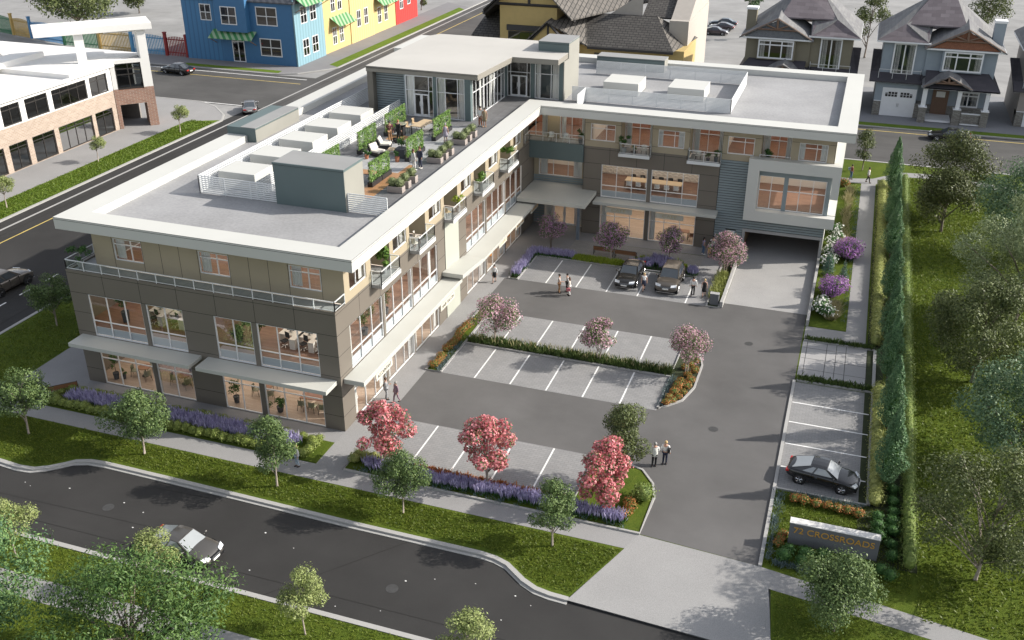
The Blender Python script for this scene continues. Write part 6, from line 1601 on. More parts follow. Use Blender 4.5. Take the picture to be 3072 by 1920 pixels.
def skin_mesh(name, chains, m, parent, root=(0, 0, .95), sub=1):
    bm = bmesh.new(); lay = bm.verts.layers.skin.verify(); cache = {}
    def vert(p, r):
        k = tuple(round(x, 4) for x in p)
        if k not in cache:
            v = bm.verts.new(p); v[lay].radius = (r, r*.85 if r > .08 else r); v[lay].use_root = (len(cache) == 0); cache[k] = v
        return cache[k]
    for ch in chains:
        prev = None
        for p, r in ch:
            v = vert(p, r)
            if prev is not None and prev is not v and not bm.edges.get((prev, v)): bm.edges.new((prev, v))
            prev = v
    me = bpy.data.meshes.new(name); bm.to_mesh(me); bm.free(); me.materials.append(m)
    o = bpy.data.objects.new(name, me); link(o); adopt(o, parent)
    s = o.modifiers.new('skin', 'SKIN'); s.use_smooth_shade = True
    b = o.modifiers.new('round', 'SUBSURF'); b.levels = sub; b.render_levels = sub
    return o
def person(label, loc, rz, H=1.74, skin=0, hair='brown', long_hair=False, top='white', sleeves=True, legs='black', skirt=None, dress=None, shoes='black', pose='stand', la=None, ra=None, bag=None, female=False, jacket=None, group=None):
    t = thing('person', label, 'person', loc, R(rz), group); t.scale = (H/1.75,)*3
    st = {'stand': (.02, -.02), 'walk': (.20, -.17), 'lean': (.06, -.03)}[pose]
    sh = .165 if female else .195; hp = .085
    def leg(s, dy):
        kn = (s*hp*1.05, dy*.55+.03, .49); an = (s*hp*1.1, dy-(.05 if dy < 0 else 0), .085+(.05 if dy < -.1 else 0)); toe = (s*hp*1.25, an[1]+.16, .04)
        return [((0, 0, .95), .135), ((s*hp, 0, .88), .088), (kn, .056), (an, .040), (toe, .034)]
    def arm(s, tgt):
        a0 = (s*sh, 0, 1.42)
        el, wr_ = tgt or ((s*(sh+.07), -.03, 1.15), (s*(sh+.08), .05, .92))
        h = Vector(wr_); d = (h-Vector(el)).normalized(); pm = h+d*.07
        ch = [[((0, 0, 1.38), .125 if female else .14), (a0, .058), (el, .042), (wr_, .029), (tuple(pm), .032)]]
        u = d.cross(Vector((0, 1, 0.2))).normalized()
        for k, ln in zip((-1.5, -.5, .5, 1.5), (.06, .075, .07, .055)):
            b = pm+u*k*.017+d*.02; ch.append([(tuple(pm), .032), (tuple(b), .010), (tuple(b+d*ln+Vector((0, .02, 0))), .008)])
        ch.append([(wr_, .029), (tuple(h+Vector((0, .035, -.01))+d*.03), .010), (tuple(h+Vector((0, .05, -.01))+d*.07), .008)])
        return ch
    torso = [((0, 0, .95), .135), ((0, 0, 1.13), .112 if female else .125), ((0, 0, 1.38), .125 if female else .14), ((0, .005, 1.48), .055), ((0, .015, 1.545), .058), ((0, .025, 1.62), .092), ((0, .02, 1.70), .072)]
    chains = [torso, leg(1, st[0]), leg(-1, st[1])]
    LA, RA = arm(-1, la), arm(1, ra)
    body = skin_mesh('body', chains+LA+RA, SKIN[skin], t, sub=1)
    # face
    f = MB()
    for s in (1, -1): f.ball((s*.032, .108, 1.635), .011, .008, .008, 6, 4)
    f.build('eyes', M['blackmetal'], t)
    f = MB(); f.ball((0, .118, 1.605), .013, .02, .022, 6, 5)
    for s in (1, -1): f.ball((s*.088, .02, 1.625), .012, .02, .03, 6, 5)
    f.build('nose_and_ears', SKIN[skin], t, smooth=True)
    f = MB(); f.ball((0, .105, 1.567), .026, .01, .007, 6, 4); f.build('mouth', cloth('plum', None), t)
    hm = MB(); hm.ball((0, .0, 1.665), .100, .110, .105, 12, 8)
    if long_hair: hm.ball((0, -.055, 1.53), .09, .06, .18, 10, 8)
    hm.build('hair', HAIR[hair], t, smooth=True)
    g = .016
    def grow(ch, k=g, cut=None): return [(p, r+k) for p, r in (ch if cut is None else ch[:cut])]
    if dress:
        mb = MB(); mb.lathe([(.06, 1.46), (.17, 1.42), (.15, 1.15), (.17, .95), (.20, .72), (.21, .55)], (0, 0, 0), 14, sx=1.05, sy=.82); mb.build('dress', cloth(dress, None), t, smooth=True)
    else:
        ch = [grow([((0, 0, .93), .135), ((0, 0, 1.13), .12), ((0, 0, 1.38), .135), ((0, .0, 1.455), .055)], g+.004)]
        n_ = 4 if sleeves else 2
        for A_ in (LA, RA): ch.append(grow(A_[0], g, n_) if sleeves else [A_[0][0], (A_[0][1][0], A_[0][1][1]+g), (tuple(Vector(A_[0][1][0]).lerp(Vector(A_[0][2][0]), .45)), .06)])
        skin_mesh('top', ch, cloth(top, None), t)
        if jacket:
            mb = MB(); mb.lathe([(.175, 1.40), (.17, 1.15), (.185, .93), (.19, .80)], (0, -.01, 0), 14, sx=1.05, sy=.8); mb.build('jacket', cloth(jacket, None), t, smooth=True)
    if skirt:
        mb = MB(); mb.lathe([(.14, 1.06), (.165, .92), (.19, .70), (.185, .52)], (0, 0, 0), 14, sx=1.05, sy=.85); mb.build('skirt', cloth(skirt, None), t, smooth=True)
    elif not dress:
        skin_mesh('trousers', [grow(leg(s, d), g, 4) for s, d in ((1, st[0]), (-1, st[1]))], cloth(legs, None), t)
    for s, d in ((1, st[0]), (-1, st[1])):
        l = leg(s, d); a_ = Vector(l[3][0]); mb = MB(); mb.ball((a_.x+s*.008, a_.y+.07, .045+(a_.z-.085)*.6), .05, .14, .05, 10, 6); mb.build('shoe', cloth(shoes, None), t, smooth=True)
    if bag:
        kind, cname, pos = bag[:3]
        mb = MB(); x, y, z = pos; mb.box(x-.07, x+.07, y-.17, y+.17, z, z+.28); b_ = MB()
        mb.tube([(x, y-.12, z+.27), (x*.6, 0, 1.46), (x, y+.12, z+.27)], .013, 5) if kind == 'shoulder' else mb.tube([(x, y-.08, z+.27), (x, y, z+.38), (x, y+.08, z+.27)], .012, 5)
        o = mb.build('bag', cloth(cname, None), None, bevel=.02)
        o.location = t.location; o.rotation_euler = t.rotation_euler; o.scale = t.scale
        tag(o, bag[3] if len(bag) > 3 else cname+' bag carried by '+label.split(' ', 1)[1][:60], 'bag')
    return t
fwd = lambda s, z=1.12: ((s*.24, .06, 1.16), (s*.14, .30, z))
hold = lambda s: ((s*.25, .02, 1.17), (s*.10, .24, 1.25))
G0 = 'people in the parking court'
person('man in white jacket and black trousers standing in the driveway, seen from behind', (19.96, 2.76, 0), 8, 1.80, 0, 'grey', top='white', jacket='offwhite', legs='black', ra=fwd(1))
person('man in white shirt and navy trousers standing in the driveway with a dark backpack', (20.54, 3.2, 0), 0, 1.76, 0, 'blond', top='white', legs='navy', bag=('shoulder', 'black', (.24, -.1, 1.05), 'black backpack over the shoulder of the man in navy trousers'))
person('man in light grey suit looking at his phone under the ACCOUNTANT sign', (.81, 4.55, .01), -70, 1.74, 1, 'brown', top='grey', jacket='grey', legs='grey', ra=hold(1), bag=('shoulder', 'black', (-.3, -.05, .78), 'black shoulder bag of the man in the light grey suit'))
person('woman in plum jacket with pale hair walking past the ACCOUNTANT sign', (1.63, 4.43, .01), 150, 1.66, 0, 'grey', True, 'plum', True, 'plum', female=True, jacket='plum', pose='walk')
person('woman in white blouse and black skirt walking on the courtyard pavement', (1.25, 25.16, .01), 190, 1.66, 0, 'dark', False, 'white', True, skirt='black', female=True, pose='walk')
person('man in grey shirt and tan trousers talking in the parking court', (7.16, 24.95, 0), -80, 1.74, 1, 'dark', top='lightgrey', sleeves=False, legs='tan', ra=fwd(1))
person('woman in white trousers with a pink bag in the parking court', (8.11, 24.73, 0), 100, 1.68, 0, 'brown', True, 'cream', True, 'white', female=True, bag=('hand', 'pinkbag', (-.28, .05, .55), 'pink handbag of the woman in white trousers'))
person('person in black trousers half hidden behind the woman with the pink bag', (7.75, 25.35, 0), 120, 1.7, 0, 'dark', top='white', legs='black', bag=('shoulder', 'black', (-.25, 0, .85), 'black bag of the person beside the woman in white trousers'))
person('blonde woman in navy skirt walking between the black sedan and the grey car', (13.83, 27.7, .01), 200, 1.66, 0, 'blond', True, 'white', False, skirt='navy', female=True, pose='walk')
person('man in white shirt walking away beside the grey sport utility car', (17.94, 28.03, .01), 5, 1.78, 0, 'dark', top='white', legs='black', pose='walk')
person('blonde woman in short black dress walking beside the ramp planting', (18.86, 28.13, .01), 5, 1.66, 0, 'blond', False, dress='black', female=True, pose='walk')
person('woman in mauve top and jeans standing by the cafe wall', (17.3, 37.17, .01), -60, 1.7, 1, 'dark', True, 'mauve', False, 'jeans', female=True, shoes='white')
person('woman in long yellow skirt standing near the ramp wall', (17.95, 36.6, .01), 20, 1.62, 0, 'dark', False, 'lightgrey', False, skirt='yellow', female=True)
person('person in pale patterned shirt standing behind the yellow skirt', (18.1, 37.5, .01), 200, 1.78, 0, 'dark', top='offwhite', legs='jeans')
person('person in plaid shirt and jeans with a rucksack on the north path', (29.28, 63.64, .01), -60, 1.7, 1, 'dark', top='plaid', legs='jeans', bag=('shoulder', 'palejeans', (-.25, -.14, 1.05), 'pale blue rucksack of the person in the plaid shirt'))
person('person in grey jacket and black trousers walking on the north path', (31.09, 63.03, .01), -95, 1.74, 0, 'dark', top='lightgrey', jacket='lightgrey', legs='black', pose='walk')
person('person in white hoodie and pale jeans by the corner of the front bed', (-.97, -4.49, .01), 150, 1.62, 0, 'blond', True, 'white', True, 'palejeans', female=True)
HT = 11.99
person('man in white jacket and rust trousers on the roof terrace beside a woman', (-1.96, 30.71, HT), 170, 1.78, 1, 'dark', top='offwhite', jacket='offwhite', legs='rust')
person('woman in olive dress on the roof terrace beside the man in rust trousers', (-1.55, 30.65, HT), 185, 1.68, 1, 'dark', True, dress='olive', female=True, shoes='tan')
person('man in dark jumper and tan trousers on the roof terrace', (-7.39, 24.02, HT), -150, 1.76, 1, 'dark', top='maroon', legs='tan', ra=hold(1))
person('man in black jacket and black trousers by the roof terrace grill', (-6.84, 24.47, HT), -20, 1.78, 0, 'ginger', top='black', jacket='black', legs='black', la=hold(-1))
person('person in grey floral dress beside the roof terrace planters', (-2.97, 25.3, HT), 10, 1.62, 0, 'grey', False, dress='floral', female=True)
person('person in pale grey suit on the roof terrace facing a man in a dark suit', (-2.51, 17.9, HT), -35, 1.68, 1, 'brown', True, 'lightgrey', True, 'lightgrey', jacket='lightgrey', female=True, shoes='white')
person('man in dark suit and pink tie on the roof terrace', (-2.22, 18.45, HT), 150, 1.76, 1, 'brown', top='navy', jacket='navy', legs='navy', shoes='offwhite')
# ------------------------------------------------------------------ roof terrace and yard furniture
HV = 'white air-conditioning boxes on the flat roof'
def hvac(label, x0, x1, y0, y1, g):
    t = thing('roof_unit', label, 'roof unit', ((x0+x1)/2, (y0+y1)/2, 11.95), 0, g)
    a, b = (x1-x0)/2, (y1-y0)/2
    mb = MB(); mb.box(-a, a, -b, b, .06, 1.2); mb.build('casing', M['white'], t, bevel=.015)
    mb = MB(); mb.box(-a+.1, a-.1, -b+.1, b-.1, 0, .06); mb.build('base_frame', M['gapdark'], t)
    return t
for i, (y, lab) in enumerate(((10.0, 'white roof unit nearest the street, inside the slatted screen'), (14.2, 'white roof unit partly behind the teal stair tower'), (18.4, 'white roof unit, middle of the row of five'), (22.5, 'white roof unit, second from the glazed pavilion'), (26.7, 'white roof unit nearest the glazed pavilion'))):
    hvac(lab, -14.45, -11.4, y, y+2.45, 'row of white roof units')
hvac('white roof unit nearer the pavilion inside the right-hand screen', 5.25, 8.7, 45.2, 48.6, 'pair of white roof units'); hvac('white roof unit nearer the east end inside the right-hand screen', 11.55, 15.0, 45.05, 48.6, 'pair of white roof units')
GT = 'ivy screens on the roof terrace'
def screen(label, x, y0, y1, seed):
    rng = np.random.default_rng(seed); L_ = y1-y0
    t = thing('ivy_screen', label, 'green screen', (x, (y0+y1)/2, HT), 0, GT)
    mb = MB()
    for s in (-1, 1): mb.box(-.2, .2, s*L_/4-L_/4+.04, s*L_/4+L_/4-.04, 0, .35)
    mb.build('trough', M['blackmetal'], t, bevel=.01)
    mb = MB()
    for k in range(2):
        a = -L_/2+k*L_/2+.05; b = a+L_/2-.1
        for y in (a, b): mb.tube([(0, y, .3), (0, y, 1.75)], .025, 5)
        for z in (.4, .85, 1.3, 1.73): mb.tube([(0, a, z), (0, b, z)], .012, 4)
    mb.build('trellis', M['plantwood'], t)
    pts = []
    for k in range(2):
        a = -L_/2+k*L_/2+.02; b = a+L_/2-.04; n = 900
        y = a+(b-a)*rng.random(n*3); z = .3+1.5*rng.random(n*3)
        ed = np.minimum(np.minimum(y-a, b-y)/.3, (1.8-z)/.28); keep = (rng.random(n*3) < np.exp(-ed*1.1)+.10) | (z < .62)
        y, z = y[keep], z[keep]; pts.append(np.stack([.05*rng.normal(size=len(y)), y, z], 1))
    p = np.concatenate(pts); np_mesh('ivy', leaf_quads(rng, p, .10*np.ones(len(p)), .2, .8, np.tile([1., 0, 0], (len(p), 1))*np.sign(rng.normal(size=(len(p), 1)))), 4, LM['ivy'], t)
screen('ivy screen behind the man in the dark jumper', -8.45, 25.3, 29.4, 1); screen('ivy screen beside the slatted screen, left of the white armchairs', -8.25, 20.0, 23.2, 2); screen('ivy screen beside the dining table, nearest the pavilion glass', -4.07, 25.3, 29.0, 3)
screen('ivy screen behind the pair in suits', -3.88, 19.55, 22.8, 4); screen('ivy screen nearest the timber decking and the teal stair tower', -3.95, 13.3, 16.65, 5); screen('ivy screen mostly hidden by the teal stair tower', -8.3, 14.0, 17.0, 6)
bush = shrub_mesh('planter_shrub', 201, .42, .72, 'planter_leaves', 480, .085); bush2 = bush
first = [True]
def planter(label, x0, x1, y0, y1, h, nb, grp):
    t = thing('planter_box', label, 'planter', ((x0+x1)/2, (y0+y1)/2, HT), 0, grp); a, b = (x1-x0)/2, (y1-y0)/2
    mb = MB(); mb.box(-a, a, -b, b, 0, h); mb.box(-a+.05, a-.05, -b+.05, b-.05, h, h+.01, 1); mb.build('box', [M['plantwood'], M['soil']], t, bevel=.01)
    for i in range(nb):
        x = (x0+x1)/2+((i-(nb-1)/2)*(x1-x0)/nb*.95 if nb > 1 else 0)
        o = bush if first[0] else copy_tree(bush)
        first[0] = False
        o.location = (x, (y0+y1)/2, HT+h-.05); o.rotation_euler = (0, 0, i*1.7+x*3); o.scale = (1.05,)*3
        tag(o, 'grey-green bush in '+label.replace(', next to the long one', ' next to the long one').replace(', farthest from the long one', ' at the trio end').replace(' on the roof terrace', ''), 'shrub', 'bushes in the terrace planters' if nb > 1 else None)
        if nb == 1 and 'group' in o: del o['group']
for nm, y in (('nearest the teal stair tower', 12.85), ('beside the pair in suits', 19.95), ('nearest the pavilion', 25.1)):
    g_ = 'timber planters on the roof terrace'
    planter('long timber planter '+nm, -2.36, -1.17, y, y+.55, .43, 2, g_)
    planter('square timber planter '+nm+', next to the long one', -1.95, -1.17, y+1.12, y+1.6, .5, 1, g_)
    planter('square timber planter '+nm+', farthest from the long one', -1.95, -1.17, y+2.3, y+2.8, .5, 1, g_)
def armchair(label, loc, rz):
    t = thing('lounge_chair', label, 'armchair', loc, R(rz), 'white cushioned terrace armchairs')
    mb = MB(); mb.box(-.45, .45, -.45, .45, .05, .3); mb.hexa([(-.45, -.55, .3), (.45, -.55, .3), (.45, -.42, .3), (-.45, -.42, .3), (-.45, -.72, .8), (.45, -.72, .8), (.45, -.6, .8), (-.45, -.6, .8)]); mb.build('frame', M['blackmetal'], t, bevel=.02)
    mb = MB(); mb.box(-.42, .42, -.4, .46, .31, .47); mb.build('seat', cloth('cream', None), t, bevel=.05)
    mb = MB(); mb.hexa([(-.42, -.41, .47), (.42, -.41, .47), (.42, -.25, .47), (-.42, -.25, .47), (-.42, -.6, .92), (.42, -.6, .92), (.42, -.46, .92), (-.42, -.46, .92)]); mb.build('backrest', cloth('cream', None), t, bevel=.04)
armchair('white cushioned terrace armchair farther from the low table', (-7.0, 22.3, HT), -75); armchair('white cushioned terrace armchair nearer the teal stair tower', (-6.75, 20.35, HT), -105)
def table(nm, label, loc, rz, w, d, h, top, leg, cat='table', round_=False, group=None, th=.05):
    t = thing(nm, label, cat, loc, R(rz), group); mb = MB()
    if round_: mb.lathe([(.01, h-th), (w/2, h-th), (w/2, h), (.01, h)], (0, 0, 0), 22)
    else: mb.box(-w/2, w/2, -d/2, d/2, h-th, h)
    mb.build('table_top', top, t, bevel=.008)
    if round_:
        mb = MB(); mb.tube([(0, 0, 0), (0, 0, h-th)], .04, 8); mb.lathe([(.01, 0), (.28, 0), (.25, .04), (.01, .05)], (0, 0, 0), 14); mb.build('pedestal', leg, t)
    else:
        for sx in (-1, 1):
            for sy in (-1, 1):
                mb = MB(); mb.box(sx*(w/2-.05)-.03, sx*(w/2-.05)+.03, sy*(d/2-.05)-.03, sy*(d/2-.05)+.03, 0, h-th); mb.build('leg', leg, t)
    return t
M['teak'] = mat('pale_teak', (.52, .40, .26), .5, .12, 4, stretch=(.4, 4, 4)); M['walnut'] = mat('walnut', (.22, .10, .05), .45, .15, 4, stretch=(.4, 4, 4)); M['chairshell'] = mat('sage_shell', (.22, .22, .16), .6); M['blackfab'] = mat('black_fabric', (.02, .02, .022), .8); M['pot'] = mat('dark_pot', (.06, .065, .075), .6); M['terracotta'] = mat('terracotta', (.38, .15, .08), .7); M['desk'] = mat('white_desk', (.72, .69, .64), .4)
table('coffee_table', 'low pale timber table before the white armchairs', (-5.75, 21.3, HT), 10, 1.0, .8, .35, M['teak'], M['teak'])
table('dining_table', 'pale timber dining table on the roof terrace', (-6.0, 27.6, HT), 84, 2.3, 1.1, .75, M['teak'], M['blackmetal'])
def chair(label, loc, rz, shell, leg, group=None, nm='chair'):
    t = thing(nm, label, 'chair', loc, R(rz), group)
    mb = MB(); mb.box(-.24, .24, -.24, .24, .42, .48); mb.build('seat', shell, t, bevel=.03)
    rows = [[(.25*math.sin(a), -.24*math.cos(a)*.95, z) for a in [(-1.1+2.2*i/8) for i in range(9)]] for z in (.5, .85)]
    rows2 = [[(x*1.08, y*1.12, z) for x, y, z in r] for r in rows]
    mb = MB(); mb.grid(rows); mb.grid(rows2); mb.grid([rows[1], rows2[1]]); mb.grid([rows[0], rows2[0]]); mb.build('backrest', shell, t)
    for sx in (-1, 1):
        for sy in (-1, 1):
            mb = MB(); mb.tube([(sx*.19, sy*.19, .43), (sx*.24, sy*.25, 0)], .018, 5); mb.build('leg', leg, t)
    return t
gc = 'dining chairs on the roof terrace'
for x, y, rz, lab in ((-7.15, 27.1, -95, 'pale terrace dining chair, left side of the table, nearer the grill'), (-7.1, 28.3, -85, 'pale terrace dining chair, left side of the table, nearer the pavilion'), (-4.85, 27.0, 95, 'dark terrace dining chair beside the ivy screen, nearer the planters'), (-4.8, 28.1, 85, 'dark terrace dining chair beside the ivy screen, nearer the pavilion')):
    chair(lab, (x, y, HT), rz, M['teak'] if x < -6 else M['blackfab'], M['blackmetal'], gc, 'dining_chair')
t = thing('grill', 'black barbecue grill with a round lid on the roof terrace', 'grill', (-7.3, 26.0, HT))
mb = MB(); mb.box(-.3, .3, -.28, .28, .08, .75); mb.build('cabinet', M['blackmetal'], t, bevel=.02); mb = MB(); mb.lathe([(.02, .78), (.3, .78), (.5, .95), (.5, 1.0), (.02, 1.0)], (0, 0, 0), 20); mb.build('fire_bowl', M['blackmetal'], t, smooth=False); mb = MB(); mb.lathe([(.02, 1.0), (.48, 1.0), (.44, 1.04), (.02, 1.04)], (0, 0, 0), 20); mb.build('grate', M['chairshell'], t)
for sx in (-1, 1):
    for sy in (-1, 1):
        mb = MB(); mb.box(sx*.24-.03, sx*.24+.03, sy*.22-.03, sy*.22+.03, 0, .08); mb.build('leg', M['blackmetal'], t)
def potplant(label, loc, pr, ph, hgt, w, leaf, pm, seed, nl=420, ls=.14, square=False, stem=.25):
    rng = np.random.default_rng(seed); t = thing('potted_plant', label, 'potted plant', loc)
    mb = MB()
    if square: mb.box(-pr, pr, -pr, pr, 0, ph)
    else: mb.lathe([(.01, 0), (pr*.75, 0), (pr, ph), (pr*.86, ph), (pr*.8, ph*.9), (.01, ph*.9)], (0, 0, 0), 16)
    mb.build('pot', pm, t, bevel=.01 if square else 0)
    mb = MB(); mb.tube([(0, 0, ph*.8), (.02, .01, ph+(hgt-ph)*stem), (.0, .02, hgt*.85)], [.03, .022, .01], 6); mb.build('stem', M['bark'], t)
    z0 = ph+(hgt-ph)*stem; cl = [(w*.28*rng.normal(), w*.28*rng.normal(), z0+(hgt-z0)*rng.random(), w*.32) for _ in range(8)]
    pos, out = clump_points(rng, cl, nl, .2); pos[:, 2] = np.clip(pos[:, 2], ph, hgt*1.05)
    np_mesh('foliage', leaf_quads(rng, pos, ls*np.ones(nl), .2, .4, out), 4, LM[leaf], t)
potplant('dark square planter with a green bush on the roof terrace', (-4.75, 20.6, HT), .42, .75, 1.5, .7, 'deep_leaves', M['pot'], 1, square=True)
potplant('terracotta pot with a small plant before the ivy screen by the suits', (-4.6, 19.4, HT), .2, .38, .8, .4, 'deep_leaves', M['terracotta'], 2)
potplant('terracotta pot beside the nearer white armchair', (-7.2, 19.3, HT), .17, .3, .65, .35, 'deep_leaves', M['terracotta'], 3); potplant('grey pot with a thin plant beside the nearer white armchair', (-7.5, 19.7, HT), .2, .35, .9, .4, 'street_leaves', M['concrete'], 4, 160)
for i, (x, y) in enumerate(((-7.05, 24.2), (-6.75, 23.9))):
    t = thing('basket', ('dark round basket at the feet of the man in the dark jumper', 'dark round basket at the feet of the man in the black jacket')[i], 'basket', (x, y, HT)); mb = MB(); mb.lathe([(.01, 0), (.16, 0), (.2, .3), (.17, .3), (.15, .05), (.01, .05)], (0, 0, 0), 14); mb.build('basket_body', M['blackfab'], t); mb = MB(); mb.tube([(-.17, 0, .3), (-.1, 0, .45), (.1, 0, .45), (.17, 0, .3)], .012, 5); mb.build('handle', M['blackfab'], t)
# balcony plants and chairs
BZ = 8.47
potplant('palm in a pot on the courtyard balcony nearest the street corner', (.0, 7.0, BZ), .2, .4, 1.75, .8, 'balcony_leaf', M['concrete'], 11, 520, .32, stem=.1)
potplant('lime green plant on the third courtyard balcony', (.35, 19.4, BZ), .18, .35, 1.3, .6, 'lime_leaf', M['concrete'], 12, 420, .16)
potplant('fern in a tall pot on the fourth courtyard balcony', (.4, 24.4, BZ), .2, .75, 1.5, .6, 'balcony_leaf', M['concrete'], 13, 420, .28, stem=.1)
potplant('broad-leaved plant on the courtyard balcony nearest the entrance', (.25, 32.0, BZ), .2, .4, 1.6, .8, 'balcony_leaf', M['concrete'], 14, 160, .4, stem=.4)
potplant('dark bushy plant on the left balcony of the wing', (9.1, 38.45, BZ), .25, .45, 1.5, .75, 'deep_leaves', M['concrete'], 15, 460, .15); potplant('small dark plant on the left balcony of the wing', (10.1, 38.4, BZ), .15, .3, .8, .35, 'deep_leaves', M['pot'], 16, 200, .12)
potplant('green plant low on the right balcony of the wing', (16.8, 38.4, BZ), .18, .3, .8, .45, 'deep_leaves', M['pot'], 17, 260, .13); potplant('taller green plant at the right end of the wing balcony', (17.5, 38.45, BZ), .2, .45, 1.1, .45, 'deep_leaves', M['pot'], 18, 260, .13)
potplant('dark palm on the balcony above the white bay', (21.9, 39.3, 8.6), .2, .4, 1.3, .7, 'deep_leaves', M['pot'], 19, 260, .24, stem=.1); potplant('dark plant at the right of the corner terrace', (4.8, 39.2, 8.72), .25, .4, 1.5, .6, 'deep_leaves', M['pot'], 20, 300, .16)
potplant('bushy plant in a pale pot at the left corner of the street terrace', (-19.75, .75, 8.62), .25, .45, 1.5, .9, 'deep_leaves', M['concrete'], 21, 520, .17)
chair('white armchair on the second courtyard balcony, facing the court', (-.1, 12.6, BZ), -60, cloth('cream', None), M['walnut'], None, 'balcony_chair'); chair('white armchair at the near end of the second courtyard balcony', (.25, 11.5, BZ), -30, cloth('cream', None), M['walnut'], None, 'balcony_chair')
chair('white cushioned chair on the left balcony of the wing', (10.95, 38.5, BZ), 190, cloth('cream', None), M['blackmetal'], None, 'balcony_chair'); chair('white cushioned chair on the right balcony of the wing', (15.9, 38.5, BZ), 180, cloth('cream', None), M['blackmetal'], None, 'balcony_chair')
chair('pale chair on the third courtyard balcony', (.1, 18.0, BZ), -40, M['teak'], M['blackmetal'], None, 'balcony_chair'); chair('white chair on the corner terrace, left of the lamp', (2.0, 38.95, 8.72), 180, M['rail'], M['rail'], None, 'terrace_chair'); chair('white chair on the corner terrace, right of the lamp', (3.4, 38.95, 8.72), 180, M['rail'], M['rail'], None, 'terrace_chair')
table('balcony_table', 'small round timber table on the left balcony of the wing', (9.9, 38.95, BZ), 0, .6, .6, .5, M['teak'], M['blackmetal'], round_=True)
# offices: desks, chairs, screens, plants
def desk(label, x, y, rz=0):
    t = thing('office_desk', label, 'desk', (x, y, 4.42), R(rz), 'white office desks behind the street windows'); mb = MB(); mb.box(-.78, .80, -.15, .75, .70, .75); mb.box(.3, .75, -.7, -.15, .70, .75); mb.build('desk_top', M['desk'], t)
    mb = MB(); mb.box(.32, .74, -.68, -.2, 0, .70); mb.build('drawer_unit', M['desk'], t); mb = MB(); mb.box(-.75, -.71, -.1, .5, 0, .70); mb.build('leg_panel', M['desk'], t)
    s = thing('monitor', 'black monitor on the '+label, 'monitor', (x-.1, y+.3, 5.17), 0, None); mb = MB(); mb.box(-.28, .28, -.02, .02, .12, .48); mb.build('screen', M['blackmetal'], s); mb = MB(); mb.box(-.03, .03, -.02, .04, 0, .15); mb.box(-.12, .12, -.08, .08, 0, .015); mb.build('stand', M['greytop'], s)
    c = thing('office_chair', 'black office chair at the '+label, 'office chair', (x-.15, y-.45, 4.42), R(160)); mb = MB(); mb.box(-.24, .24, -.24, .24, .44, .5); mb.build('seat', M['blackfab'], c, bevel=.03); mb = MB(); mb.box(-.22, .22, -.26, -.22, .56, 1.0); mb.build('backrest', M['blackfab'], c, bevel=.02); mb = MB(); mb.tube([(0, 0, .06), (0, 0, .44)], .03, 6)
    for k in range(5): mb.tube([(0, 0, .1), (.3*math.cos(k*1.257), .3*math.sin(k*1.257), .03)], .02, 4)
    mb.build('base', M['chrome'], c)
for x, lab in ((-15.4, 'white desk left of the column in the left office window'), (-13.7, 'white desk right of the column in the left office window'), (-12.2, 'white desk at the right end of the left office window'), (-5.0, 'white desk nearest the column in the right office window'), (-3.6, 'white desk in the middle of the right office window'), (-2.3, 'white desk at the right end of the right office window')): desk(lab, x, 2.45)
potplant('tall dark office plant behind the left street window', (-17.6, 1.6, 4.43), .28, .8, 2.3, 1.0, 'deep_leaves', M['pot'], 31, 700, .17); potplant('bushy office plant behind the right street window', (-7.4, 2.0, 4.43), .3, .5, 2.1, 1.3, 'deep_leaves', M['pot'], 32, 800, .19); potplant('low broad office plant behind the right street window', (-8.5, 1.7, 4.43), .3, .4, 1.3, 1.2, 'deep_leaves', M['pot'], 33, 600, .19)
potplant('slender potted tree in the left ground floor window', (-18.7, .75, .04), .22, .5, 1.9, .7, 'deep_leaves', M['pot'], 34, 260, .15); potplant('small dark potted plant in the left ground floor window', (-18.2, .95, .04), .16, .35, .75, .35, 'deep_leaves', M['pot'], 35, 160, .12); potplant('potted fig in the right ground floor window', (-8.75, .8, .04), .22, .5, 1.7, .8, 'deep_leaves', M['pot'], 36, 320, .17); potplant('broad dark plant on the floor of the right ground floor window', (-5.3, .75, .04), .25, .4, 1.0, .8, 'deep_leaves', M['pot'], 37, 320, .18)
potplant('large plant behind the courtyard office window nearest the street corner', (-.9, 5.3, 4.43), .25, .5, 2.2, 1.1, 'olive_leaves', M['pot'], 38, 700, .16); potplant('leafy plant behind the second courtyard office window', (-.9, 8.6, 4.43), .22, .5, 1.7, .8, 'olive_leaves', M['pot'], 39, 420, .15)
gd_ = 'cafe chairs behind the street windows'
for i, (x, y, tb) in enumerate(((-17.0, 1.8, 'left'), (-13.6, 1.75, 'middle'), (-7.3, 2.3, 'right'))):
    table('cafe_table', 'round dark table in the %s part of the street front cafe' % tb, (x, y, .04), 0, .9, .9, .74, M['walnut'], M['blackmetal'], round_=True)
    for k, a in enumerate((200, 320, 90)):
        chair('sage shell chair at the round dark table in the %s part of the cafe' % tb, (x+.75*math.cos(R(a)), y+.75*math.sin(R(a)), .04), a+90, M['chairshell'], M['blackmetal'], gd_+' '+tb, 'cafe_chair')
table('dining_table', 'long walnut table in the right ground floor window', (-3.2, 2.2, .04), 6, 2.3, .9, .75, M['walnut'], M['teak'])
for i, x in enumerate((-4.0, -3.2, -2.4)): chair('green-grey chair along the long walnut table', (x, 1.4, .04), 0, M['chairshell'], M['blackmetal'], 'chairs along the walnut table', 'cafe_chair')
table('meeting_table', 'long pale meeting table behind the wing window', (11.6, 41.0, 4.42), 0, 5.4, 1.2, .74, M['teak'], M['blackmetal'])
for i in range(6): chair('white-backed meeting chair on the near side of the long pale table', (9.4+i*.9, 40.1, 4.42), 0, M['rail'], M['chrome'], 'meeting chairs, near side', 'meeting_chair')
